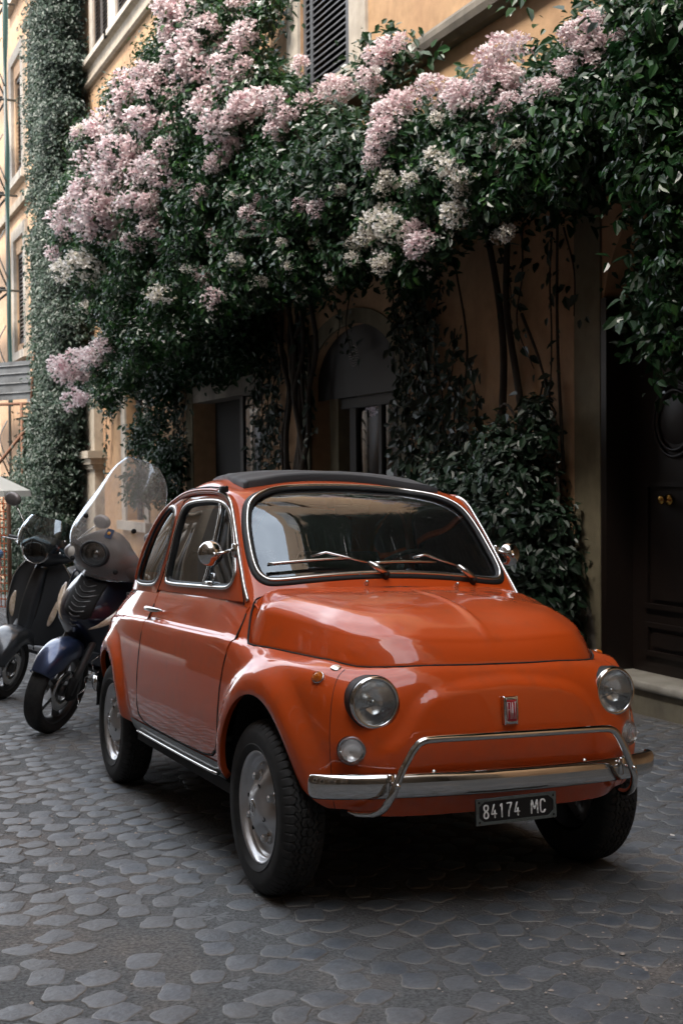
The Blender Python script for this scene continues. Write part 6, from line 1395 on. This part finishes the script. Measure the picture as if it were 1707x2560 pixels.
def net_mesh(rows, n1, n2, thick=0., sym=True):
    """rows[i] = half profile points from the centre line (x=0) outwards; mirrored, optional thickness"""
    A = np.array(rows,float)
    if sym: A = np.concatenate([A[:,:0:-1]*np.array([-1,1,1]), A],1)
    N_ = Net(A.transpose(1,0,2)); us = np.linspace(0,N_.n-1-1e-6,n1); vs = np.linspace(0,N_.m-1-1e-6,n2); U,V = np.meshgrid(us,vs,indexing='ij'); P = N_(U.ravel(),V.ravel())
    F = [(i*n2+j,(i+1)*n2+j,(i+1)*n2+j+1,i*n2+j+1) for i in range(n1-1) for j in range(n2-1)]
    if thick:
        Q = P.reshape(n1,n2,3); nn = np.cross(np.gradient(Q,axis=0),np.gradient(Q,axis=1)).reshape(-1,3); nn = unit(nn); b = len(P); P2 = P-nn*thick; P = np.concatenate([P,P2]); F2 = [tuple(b+k for k in f[::-1]) for f in F]
        bd = [j for j in range(n2)]+[i*n2+n2-1 for i in range(1,n1)]+[(n1-1)*n2+j for j in range(n2-2,-1,-1)]+[i*n2 for i in range(n1-2,0,-1)]; k = len(bd)
        F = F+F2+[(bd[i],bd[(i+1)%k],b+bd[(i+1)%k],b+bd[i]) for i in range(k)]
    return P, F
def nobj(name, rows, mat, par, n1=40, n2=30, thick=.004, sym=True, **kw):
    V, F = net_mesh(rows, n1, n2, thick, sym); return mobj(name, V, F, mat, par, True, **kw)
def scooter_wheel(par, y, r, name, w_=.105, spokes=5):
    e_ = empty(name); e_.parent = par; e_.location = (0,y,r); e_.rotation_euler = (0,R(90),0)
    ri = r-.062; n = 96; prof = [(ri,-.035),(ri+.012,-w_*.42),(r-.03,-w_*.5),(r-.012,-w_*.42),(r-.003,-w_*.22),(r,0),(r-.003,w_*.22),(r-.012,w_*.42),(r-.03,w_*.5),(ri+.012,w_*.42),(ri,.035)]
    q = smooth_path(np.array(prof),4); V = []
    for i,(rr,zz) in enumerate(q):
        for k in range(n):
            g_ = .003 if (rr > r-.014 and (k+int(abs(zz)*160))%6 == 0) else 0; a = 2*math.pi*k/n; V.append(((rr-g_)*math.cos(a),(rr-g_)*math.sin(a),zz))
    F = [(i*n+k,i*n+(k+1)%n,(i+1)*n+(k+1)%n,(i+1)*n+k) for i in range(len(q)-1) for k in range(n)]; mobj('tyre', V, F, m_tyre, e_)
    rm = MB().lathe([(ri,-.036),(ri+.004,-.04),(ri-.006,-.034),(ri-.018,-.02),(ri-.020,.02),(ri-.006,.034),(ri+.004,.04),(ri,.036)],64); rm.build('rim', m_alu, e_)
    for k in range(spokes):
        a = 2*math.pi*k/spokes+.3; c_, s_ = math.cos(a), math.sin(a); V = []
        for rr, hw, hz in ((.02,.020,.022),(ri*.55,.012,.016),(ri*.85,.014,.014),(ri-.012,.022,.016)):
            for dx, dz in ((-hw,-hz),(hw,-hz),(hw,hz),(-hw,hz)): V.append((rr*c_-dx*s_, rr*s_+dx*c_, dz))
        F = [(4*i+j,4*i+(j+1)%4,4*i+4+(j+1)%4,4*i+4+j) for i in range(3) for j in range(4)]; mobj('spoke', V, F, m_alu, e_, False)
    MB().lathe([(.0001,-.05),(.03,-.05),(.032,-.03),(.032,.03),(.03,.05),(.0001,.05)],24).build('hub', m_fork, e_)
    MB().lathe([(.055,.040),(.110,.040),(.112,.043),(.110,.046),(.055,.046)],48,None,True).build('brake_disc', m_chrome2, e_)
    return e_
def scooter_root(name, x, y, rz, lean, label):
    e_ = empty(name, label=label, cat='motor scooter'); e_.matrix_world = Matrix.Translation((x,y,float(gzu(x,y))+.004)) @ Matrix.Rotation(R(rz),4,'Z') @ Matrix.Rotation(R(lean),4,'Y'); return e_
def mudguard(par, r, yc, a0, a1, hw, mat, rise=.025, name='mudguard', tipw=.35):
    rows = []
    for t in np.linspace(0,1,9):
        a = R(a0+(a1-a0)*t); rr = r+rise+.018*math.sin(math.pi*t); wq = hw*(tipw+(1-tipw)*min(1,math.sin(math.pi*min(1,t*.8+.18))**.6)); row = []
        for k, (fx, dr) in enumerate(((0,0),(.45,-.006),(.8,-.022),(1.,-.06),(1.02,-.10*min(1,.4+math.sin(math.pi*t))))): row.append((wq*fx, yc-(rr+dr)*math.cos(a), r+(rr+dr)*math.sin(a)))
        rows.append(row)
    return nobj(name, rows, mat, par, 30, 40, .003)
# ---------- dark blue scooter with tall clear screen
A = scooter_root('motor_scooter', -.61, 3.27, -43, 16, 'dark blue motor scooter with a tall clear windscreen parked just behind the orange car')
wf = scooter_wheel(A, 0, .245, 'front_wheel'); scooter_wheel(A, 1.36, .235, 'rear_wheel')
mudguard(A, .245, 0, 28, 128, .078, m_bluel, .028)
for s in (-1,1):
    MB().tube([(s*.075,.0,.235),(s*.078,.055,.36),(s*.08,.13,.52),(s*.07,.18,.64)],[.022,.022,.020,.020],14).build('fork_leg', m_fork, A)
MB().box((-.09,-.03,.205),(-.062,.03,.27),None,.006).build('axle_clamp', m_fork, A); MB().box((.062,-.02,.20),(.095,.06,.33),None,.01).build('brake_caliper', m_black, A)
coil = [(.085+.012*math.cos(t*9),.09+.05*t+.012*math.sin(t*9),.16+.13*t) for t in np.linspace(0,3,120)]; MB().tube(coil,.0035,5).build('coiled_cable', m_chrome2, A)
rows = [ # fairing from its chin to the neck
 [(0,.17,.44),(.05,.175,.44),(.10,.21,.44),(.125,.28,.44),(.12,.36,.44)],
 [(0,.09,.52),(.06,.095,.52),(.13,.15,.52),(.165,.25,.52),(.17,.37,.52)],
 [(0,.015,.60),(.07,.03,.60),(.15,.10,.60),(.20,.23,.61),(.205,.38,.62)],
 [(0,-.005,.67),(.07,.02,.67),(.155,.10,.68),(.205,.24,.69),(.21,.39,.70)],
 [(0,.03,.75),(.065,.05,.75),(.14,.12,.76),(.185,.25,.77),(.19,.38,.78)],
 [(0,.09,.83),(.05,.105,.83),(.105,.16,.84),(.145,.26,.85),(.15,.36,.86)],
 [(0,.16,.89),(.04,.17,.89),(.075,.21,.90),(.10,.28,.90),(.10,.34,.91)]]
fa = nobj('front_fairing', rows, m_blue, A, 48, 44, .004)
lo_ = [[(0,.40,.30),(.10,.40,.30),(.19,.42,.31)],[(0,.36,.45),(.12,.36,.45),(.215,.40,.46)],[(0,.36,.65),(.13,.36,.65),(.225,.41,.66)],[(0,.38,.80),(.11,.38,.80),(.20,.42,.82)],[(0,.37,.92),(.07,.37,.92),(.11,.40,.92)]]
nobj('leg_shield', lo_, m_blue, A, 24, 24, .03)
# horn grille of chevron slats, side vents
for k in range(9):
    z = .60+.026*k; yk = float(np.interp(z,[.52,.60,.67,.75,.83,.89],[.09,.015,-.005,.03,.09,.16]))-.006; hw = .035+.050*math.sin(math.pi*min(1,(k+1.5)/11)); 
    P3 = [(-hw,yk+.028+hw*.25,z+.028),(-hw*.45,yk+.006,z+.010),(0,yk-.002,z),(hw*.45,yk+.006,z+.010),(hw,yk+.028+hw*.25,z+.028)]
    MB().tube(smooth_path(P3,5),.0045,6,.6).build('grille_slat', m_alu, A)
V,F = net_mesh([[(0,y_-.002,z_),(.05,y_+.008,z_+.006),(.085,y_+.035,z_+.012)] for z_,y_ in ((.59,.02),(.67,-.006),(.75,.028),(.84,.095))],16,14,.002); mobj('grille_back', V, F, m_black, A)
for s in (-1,1):
    q = [(s*.07,.036,.600),(s*.10,.052,.625),(s*.150,.095,.665),(s*.185,.150,.72),(s*.196,.185,.765)]; p2 = smooth_path(q,6); rr = .022*np.sin(math.pi*np.linspace(.04,.98,len(p2)))**.8+.002; MB().tube(p2,rr,12,.45,up=(0,-1,0)).build('indicator', m_cream, A)
    for k in range(8): z = .60+.026*k; MB().tube([(s*.203,.235,z),(s*.212,.29,z-.004),(s*.214,.335,z-.008)],.005,5).build('vent_slat', m_black, A)
    vr = smooth_path([(s*.203,.225,.58),(s*.216,.28,.56),(s*.218,.345,.58),(s*.214,.35,.76),(s*.205,.30,.82),(s*.199,.24,.80)],5,True); MB().tube(vr,.006,8,closed=True).build('vent_frame', m_bluel, A)
# handlebar cover with headlamp
rows = [[(0,.14,.865),(.05,.143,.865),(.09,.165,.87),(.12,.22,.86)],[(0,.095,.925),(.08,.10,.925),(.16,.135,.925),(.24,.20,.90)],[(0,.080,.985),(.09,.088,.985),(.18,.130,.975),(.26,.20,.945)],[(0,.090,1.045),(.08,.098,1.045),(.15,.135,1.03),(.21,.20,1.00)],[(0,.125,1.095),(.055,.130,1.095),(.10,.155,1.08),(.14,.205,1.05)],[(0,.20,1.115),(.04,.20,1.115),(.07,.21,1.10),(.10,.235,1.07)]]
hc = nobj('handlebar_cover', rows, m_silv, A, 36, 36, .004)
M = axisM((0,.052,.995),(0,-1,.12)); S_ = Matrix.Diagonal((1.08,.88,1,1))
lp = MB().lathe([(.078,-.02),(.080,.006),(.074,.013),(.068,.010),(.066,-.002)],48,M@S_).build('headlamp', m_matt, A); MB().lathe([(.067,-.002),(.055,-.022),(.03,-.036),(.0001,-.04)],40,M@S_).build('reflector', m_lamp, lp); MB().lathe([(.069,.008),(.05,.017),(.025,.022),(.0001,.023)],40,M@S_).build('lens', m_lens2, lp)
MB().lathe([(.0001,-.004),(.02,-.006),(.026,-.014)],20,M).build('bulb_cap', m_chrome, lp)
# tall screen
rows = [[(0,.095,.86),(.10,.12,.865),(.19,.20,.90),(.235,.30,.97)],[(0,.06,.96),(.12,.085,.965),(.22,.165,.985),(.285,.27,1.02)],[(0,.075,1.06),(.12,.10,1.06),(.225,.175,1.075),(.285,.28,1.09)],[(0,.135,1.18),(.11,.155,1.18),(.20,.215,1.18),(.25,.29,1.185)],[(0,.205,1.31),(.10,.22,1.31),(.175,.27,1.305),(.212,.325,1.30)],[(0,.27,1.44),(.09,.285,1.44),(.15,.32,1.43),(.175,.355,1.41)],[(0,.305,1.515),(.06,.312,1.513),(.10,.335,1.50),(.115,.35,1.485)]]
V, F = net_mesh(rows, 44, 44, .0); ws_ = mobj('windscreen', V, F, m_clear, A)
ed = [V[i*44] for i in range(44)]+[V[43*44+j] for j in range(44)]; n_ = 44; bd_ = [V[j] for j in range(n_)]+[V[i*n_+n_-1] for i in range(1,n_)]+[V[(n_-1)*n_+j] for j in range(n_-2,-1,-1)]+[V[i*n_] for i in range(n_-2,0,-1)]; MB().tube(np.array(bd_),.0022,5,closed=True).build('screen_edge', m_lens2, ws_)
for s in (-1,1):
    for (x_,y_,z_) in ((.135,.092,.93),(.15,.155,1.16)): MB().lathe([(.0001,.010),(.010,.009),(.013,.004),(.013,-.006)],16,axisM((s*x_,y_-.012,z_),(s*.3,-1,0))).build('screen_bolt', m_black, A)
    if s < 0: continue
    st_ = smooth_path([(s*.16,.27,1.04),(s*.19,.28,1.07),(s*.215,.29,1.10)],5); MB().tube(st_,.007,8).build('mirror_stalk', m_black, A)
    M = axisM((s*.235,.255,1.125),(0,-1,0))@Matrix.Diagonal((1.45,.80,1,1)); mr = MB().lathe([(.0001,.03),(.025,.028),(.042,.020),(.050,.006),(.051,-.008),(.048,-.012)],36,M).build('mirror', m_silv, A); MB().lathe([(.047,-.010),(.0001,-.010)],30,M).build('mirror_glass', m_chrome, mr)
    MB().tube([(s*.15,.30,1.03),(s*.24,.33,1.03),(s*.36,.37,1.02)],[.013,.017,.017],10).build('grip', m_rubber, A); MB().tube(smooth_path([(s*.20,.29,1.03),(s*.27,.285,1.02),(s*.35,.315,1.01)],4),.005,6).build('brake_lever', m_chrome2, A)
MB().box((-.020,-.002,-.026),(.020,.002,.026),Matrix.Translation((.035,.100,1.115))@Matrix.Rotation(R(-28),4,'X'),0).build('sticker', m_sticker, A, False); MB().lathe([(.0001,.001),(.009,.001),(.010,0)],14,axisM((.035,.096,1.117),(0,-.88,.47))).build('sticker', m_gold, A)
MB().lathe([(.0001,.001),(.030,.001),(.0305,0)],24,axisM((-.165,.105,.955),(-.45,-1,.1))).build('round_sticker', m_pale, A); MB().box((-.045,-.001,-.012),(.045,.001,.012),Matrix.Translation((-.135,.082,1.02))@Matrix.Rotation(R(-22),4,'Z'),0).build('paper_label', m_pale if 0 else m_clear, A, False)
# rest of the machine: floor, tunnel, seat, tail, rear wheel guard, stand
MB().box((-.20,.40,.26),(.20,.85,.31),None,.03).build('footboard', m_matt, A)
rows = [[(0,.80,.30),(.12,.80,.30),(.19,.86,.31),(.20,1.2,.36),(.16,1.62,.5)],[(0,.78,.45),(.12,.79,.45),(.20,.86,.46),(.215,1.2,.50),(.15,1.70,.60)],[(0,.82,.62),(.11,.83,.62),(.18,.88,.63),(.20,1.2,.66),(.13,1.74,.72)],[(0,.88,.72),(.09,.89,.72),(.14,.92,.73),(.165,1.2,.76),(.10,1.74,.80)],[(0,.92,.75),(.05,.93,.75),(.08,.96,.76),(.09,1.2,.79),(.05,1.72,.83)]]
nobj('rear_bodywork', rows, m_blue, A, 44, 24, .004)
rows = [[(0,.80,.72),(.10,.80,.72),(.13,.84,.72)],[(0,.82,.80),(.11,.83,.80),(.16,.90,.78)],[(0,1.05,.82),(.13,1.05,.82),(.185,1.06,.78)],[(0,1.28,.83),(.12,1.28,.83),(.17,1.28,.79)],[(0,1.36,.885),(.11,1.36,.885),(.15,1.36,.84)],[(0,1.62,.90),(.09,1.62,.90),(.12,1.62,.86)],[(0,1.70,.86),(.06,1.70,.86),(.08,1.69,.83)]]
nobj('seat', rows, m_seat2, A, 30, 30, .03)
MB().tube([(.10,.75,.27),(.14,.80,.12),(.17,.84,.01)],.011,8).build('side_stand', m_black, A)
# ---------- gunmetal scooter with smoked fly screen
B = scooter_root('motor_scooter', -.60, 4.92, -40, 13, 'gunmetal grey motor scooter with a low smoked fly screen, leftmost of the two parked scooters')
scooter_wheel(B, 0, .215, 'front_wheel', .10, 5); scooter_wheel(B, 1.28, .215, 'rear_wheel', .10)
mudguard(B, .215, .02, 12, 150, .105, m_gunm, .045, 'mudguard', .5)
MB().tube([(-.075,0,.215),(-.08,.08,.33),(-.06,.16,.5)],[.024,.022,.02],12).build('fork_leg', m_fork, B)
rows = [[(0,.13,.36),(.07,.135,.36),(.13,.20,.36),(.18,.33,.34)],[(0,.13,.48),(.06,.135,.48),(.15,.21,.48),(.225,.30,.46)],[(0,.155,.62),(.055,.16,.62),(.16,.225,.62),(.24,.29,.60)],[(0,.19,.76),(.05,.195,.76),(.15,.245,.76),(.225,.29,.76)],[(0,.225,.87),(.045,.228,.87),(.11,.262,.87),(.16,.29,.87)],[(0,.25,.93),(.04,.252,.93),(.07,.275,.93),(.09,.29,.93)]]
nobj('front_shield', rows, m_matt, B, 40, 34, .012)
tr_ = smooth_path([(.18,.325,.34),(.228,.295,.46),(.243,.285,.60),(.228,.285,.76),(.163,.285,.87),(.10,.285,.92)],6)
for s in (-1,1): MB().tube(tr_*[s,1,1],.007,8).build('shield_trim', m_chrome2, B)
hcol = [[(0,.115,.40),(.035,.118,.40),(.055,.145,.40)],[(0,.100,.55),(.040,.105,.55),(.062,.15,.55)],[(0,.13,.72),(.040,.135,.72),(.060,.18,.72)],[(0,.185,.88),(.030,.19,.88),(.045,.22,.88)]]; nobj('horn_cover', hcol, m_gunm, B, 20, 20, .01)
for s in (-1,1):
    p2 = smooth_path([(s*.135,.195,.50),(s*.150,.195,.55),(s*.160,.205,.61),(s*.160,.22,.67)],6); MB().tube(p2,.020*np.sin(math.pi*np.linspace(.06,.96,len(p2)))**.7+.002,12,.4,up=(0,-1,0)).build('indicator', m_cream if s > 0 else m_cream, B)
rows = [[(0,.15,.90),(.06,.155,.90),(.10,.19,.905),(.12,.26,.91)],[(0,.10,.945),(.075,.11,.945),(.14,.17,.95),(.20,.27,.96)],[(0,.095,1.00),(.08,.105,1.00),(.15,.165,1.00),(.215,.27,1.00)],[(0,.14,1.055),(.07,.15,1.055),(.11,.19,1.05),(.15,.27,1.04)],[(0,.23,1.08),(.05,.235,1.08),(.08,.25,1.075),(.10,.29,1.06)]]
nobj('handlebar_cover', rows, m_gunm, B, 32, 32, .004)
M = axisM((0,.098,.975),(0,-1,.10)); S_ = Matrix.Diagonal((1.25,.92,1,1)); sq = [(.074,-.02),(.077,.008),(.072,.016),(.067,.012),(.065,0)]
lp = MB().lathe(sq,40,M@S_).build('headlamp', m_chrome2, B); MB().lathe([(.065,0),(.05,-.02),(.02,-.034),(.0001,-.036)],36,M@S_).build('reflector', m_lamp, lp); MB().lathe([(.067,.010),(.045,.018),(.02,.022),(.0001,.0225)],36,M@S_).build('lens', m_smoke, lp)
rows = [[(0,.06,1.00),(.10,.08,1.0),(.17,.14,1.0),(.20,.21,.99)],[(0,.075,1.07),(.10,.095,1.07),(.18,.155,1.07),(.215,.22,1.06)],[(0,.115,1.15),(.095,.13,1.15),(.165,.18,1.145),(.195,.23,1.13)],[(0,.155,1.215),(.085,.168,1.213),(.14,.205,1.20),(.16,.23,1.185)]]
nobj('fly_screen', rows, m_smoke, B, 30, 26, .0)
for s in (-1,1):
    for (x_,y_,z_) in ((.165,.115,1.01),(.175,.135,1.09)): MB().lathe([(.0001,.007),(.007,.006),(.009,0)],12,axisM((s*x_,y_,z_),(s*.4,-1,0))).build('screen_bolt', m_chrome2, B)
    MB().tube([(s*.15,.29,1.00),(s*.25,.32,1.0),(s*.36,.36,.99)],[.012,.017,.017],10).build('grip', m_rubber, B); MB().tube(smooth_path([(s*.21,.28,1.0),(s*.29,.27,.995),(s*.38,.30,.985)],4),.0055,6).build('brake_lever', m_chrome2, B)
    MB().tube(smooth_path([(s*.16,.26,1.04),(s*.21,.26,1.12),(s*.30,.27,1.22)],4),.005,6).build('mirror_stalk', m_chrome2, B); M = axisM((s*.34,.27,1.26),(0,-1,0))@Matrix.Diagonal((1.2,.9,1,1)); MB().lathe([(.0001,.02),(.03,.017),(.05,.004),(.052,-.008),(.0001,-.009)],30,M).build('mirror', m_silv, B)
MB().box((-.19,.36,.24),(.19,.80,.29),None,.03).build('footboard', m_matt, B)
rows = [[(0,.76,.30),(.12,.76,.30),(.22,.84,.30),(.25,1.15,.32),(.14,1.60,.42)],[(0,.76,.45),(.12,.77,.45),(.23,.86,.46),(.26,1.2,.48),(.14,1.66,.55)],[(0,.80,.62),(.11,.81,.62),(.18,.88,.63),(.20,1.2,.64),(.12,1.64,.66)],[(0,.86,.72),(.09,.87,.72),(.13,.92,.73),(.15,1.2,.74),(.09,1.60,.74)]]; nobj('rear_bodywork', rows, m_gunm, B, 40, 20, .004)
rows = [[(0,.78,.71),(.10,.78,.71),(.13,.82,.71)],[(0,.80,.78),(.12,.81,.78),(.16,.88,.76)],[(0,1.05,.80),(.13,1.05,.80),(.17,1.06,.76)],[(0,1.40,.81),(.11,1.40,.81),(.14,1.40,.77)],[(0,1.58,.78),(.06,1.58,.78),(.08,1.56,.75)]]; nobj('seat', rows, m_seat2, B, 26, 26, .03)
MB().tube([(.10,.70,.25),(.13,.76,.10),(.15,.80,.01)],.011,8).build('side_stand', m_black, B)

# =====================================================================  far left: scaffold, hoarding, parasol, barrier
m_tube = pmat('scaffold_steel', (.10,.11,.11), rough=.55, metal=.5); m_net = pmat('green_net', (.02,.055,.05), rough=.8); m_tin = pmat('corrugated_sheet', (.13,.135,.14), rough=.5, metal=.4, noise=(3,(.07,.07,.07),.4,.7)); m_canvas = pmat('white_canvas', (.66,.63,.55), rough=.85); m_orangenet = pmat('orange_net', (.45,.10,.03), rough=.8)
sc_ = empty('scaffold', (2.45,24.4,-.9), label='steel scaffold wrapped with green netting at the far left edge', cat='scaffold'); scI = Matrix.Translation(sc_.location).inverted()
def sp_(mb, name, mat, **kw): o = mb.build(name, mat, None, True, **kw); o.parent = sc_; o.matrix_parent_inverse = scI; return o
for (x_,y_) in ((2.52,23.7),(2.50,25.6),(1.75,23.7),(1.75,25.6),(2.5,27.5)): sp_(MB().tube([(x_,y_,-1.0),(x_,y_,13)],.03,8), 'standard', m_tube)
for z in (1.2,3.2,5.2,7.2,9.2,11.2):
    sp_(MB().tube([(2.52,23.7,z),(2.5,27.5,z)],.025,6), 'ledger', m_tube); sp_(MB().tube([(1.75,23.7,z+.05),(2.75,23.7,z+.05)],.025,6), 'ledger', m_tube); sp_(MB().tube([(1.75,23.7,z+1.0),(1.75,25.6,z+1.0)],.022,6), 'ledger', m_tube)
    sp_(MB().box((1.8,23.75,z+.08),(2.48,27.4,z+.13)), 'deck', m_tin); sp_(MB().tube([(2.52,23.72,z+.1),(1.75,23.72,z+1.9)],.018,6), 'brace', m_tube)
    sp_(MB().tube(smooth_path([(2.50,23.6,z+.3),(2.30,23.6,z+.9),(2.45,23.6,z+1.3)],5),.015,6), 'brace', m_tube)
V = []; n = 60
for i in range(n):
    z = 2.8+9.8*i/(n-1); 
    for k in range(4): V.append((2.54+.015*math.sin(z*2.3+.4*k)+(.020+.010*math.sin(z*1.9))*(k-1.5), 23.64-.03*(k%2), z))
sp_(MB().add(V,[(i*4+k,i*4+k+1,(i+1)*4+k+1,(i+1)*4+k) for i in range(n-1) for k in range(3)]), 'netting', m_net)
cn = empty('hoarding_roof', (2.2,20.,3.), label='grey corrugated sheet canopy with a rusty tube frame left of the ivy', cat='canopy'); cnI = Matrix.Translation(cn.location).inverted()
V = []; 
for i in range(7):
    z = 2.68+.66*i/6; V += [(1.55,20.2,z),(1.55-.02*(i%2),20.2,z+.055),(2.16,19.3,z),(2.16-.02*(i%2),19.3,z+.055)]
o = MB().add([(1.2,20.4,2.68),(2.13,19.0,2.68),(2.13,19.0,3.36),(1.2,20.4,3.36),(1.5,22,3.36),(2.5,21.5,3.36),(1.5,22,2.68),(2.5,21.5,2.68)],[(0,1,2,3),(3,2,5,4),(1,7,5,2),(0,3,4,6)]).build('corrugated_sheet', m_tin, None, False); o.parent = cn; o.matrix_parent_inverse = cnI
for z in (2.80,2.97,3.14,3.28): o = MB().tube([(1.19,20.38,z),(2.12,18.98,z)],.012,5).build('sheet_rib', m_tin, None); o.parent = cn; o.matrix_parent_inverse = cnI
m_rust = pmat('rusty_tube', (.12,.055,.03), rough=.8)
for pts in ([(1.2,20.4,2.62),(2.25,18.9,2.60)],[(2.0,19.2,2.62),(2.0,19.2,-.8)],[(2.02,19.15,2.1),(1.3,20.2,1.0)],[(2.13,19.0,2.5),(2.2,19.0,3.5)]): o = MB().tube(pts,.03,6).build('frame_tube', m_rust, None); o.parent = cn; o.matrix_parent_inverse = cnI
ps = empty('parasol', (.30,12.2,-.46), label='cream canvas parasol open behind the leftmost scooter', cat='parasol'); psI = Matrix.Translation(ps.location).inverted()
V = [(.30,12.2,1.42)]; n = 8
for k in range(n): a = 2*math.pi*k/n+.3; V.append((.30+.62*math.cos(a),12.2+.62*math.sin(a),1.13))
for k in range(n): a = 2*math.pi*k/n+.3; V.append((.30+.63*math.cos(a),12.2+.63*math.sin(a),1.06))
o = MB().add(V,[(0,1+k,1+(k+1)%n) for k in range(n)]+[(1+k,9+k,9+(k+1)%n,1+(k+1)%n) for k in range(n)]).build('canopy', m_canvas, None, False); o.parent = ps; o.matrix_parent_inverse = psI
o = MB().tube([(.30,12.2,-.46),(.30,12.2,1.41)],.02,8).build('pole', m_tube, None); o.parent = ps; o.matrix_parent_inverse = psI
for k in range(n): a = 2*math.pi*k/n+.3; o = MB().tube([(.30,12.2,1.38),(.30+.62*math.cos(a),12.2+.62*math.sin(a),1.115)],.006,4).build('rib', m_tube, None); o.parent = ps; o.matrix_parent_inverse = psI
br = empty('barrier', (.9,14.4,-.5), label='orange mesh site barrier standing against the ivy at the far left', cat='barrier'); brI = Matrix.Translation(br.location).inverted()
def bp_(mb, name, mat, **kw): o = mb.build(name, mat, None, True, **kw); o.parent = br; o.matrix_parent_inverse = brI; return o
mb = MB()
for k in range(16): z = -.5+.11*k; mb.tube([(.35,14.9,z),(.93,14.15,z)],.008,4)
for k in range(14): t = k/13; mb.tube([(.35+.58*t,14.9-.75*t,-.5),(.35+.58*t,14.9-.75*t,1.2)],.008,4)
bp_(mb, 'mesh', m_orangenet, kind='stuff'); bp_(MB().tube([(.94,14.13,-.55),(.94,14.13,1.25)],.03,8),'post',m_rust); bp_(MB().tube([(.34,14.92,-.55),(.34,14.92,1.25)],.03,8),'post',m_rust)
m_bluebox = pmat('pale_blue_plastic', (.12,.20,.32), rough=.5)  # lidded box standing in for an unidentified pale blue object
bn = empty('bin', (-.38,9.0,-.31), label='pale blue lidded box standing in for an unidentified object cut by the left edge of the picture', cat='bin'); bnI = Matrix.Translation(bn.location).inverted()
o = MB().add([(-.55,8.75,-.3),(-.04,8.75,-.3),(-.04,9.3,-.3),(-.55,9.3,-.3),(-.60,8.70,.52),(-.01,8.70,.52),(-.01,9.35,.52),(-.60,9.35,.52)],[(0,3,2,1),(0,1,5,4),(1,2,6,5),(2,3,7,6),(3,0,4,7)]).build('box_body', m_bluebox, None, False); o.parent = bn; o.matrix_parent_inverse = bnI
o = MB().box((-.63,8.66,.521),(.02,9.38,.60),None,.03).build('lid', m_bluebox, None); o.parent = bn; o.matrix_parent_inverse = bnI
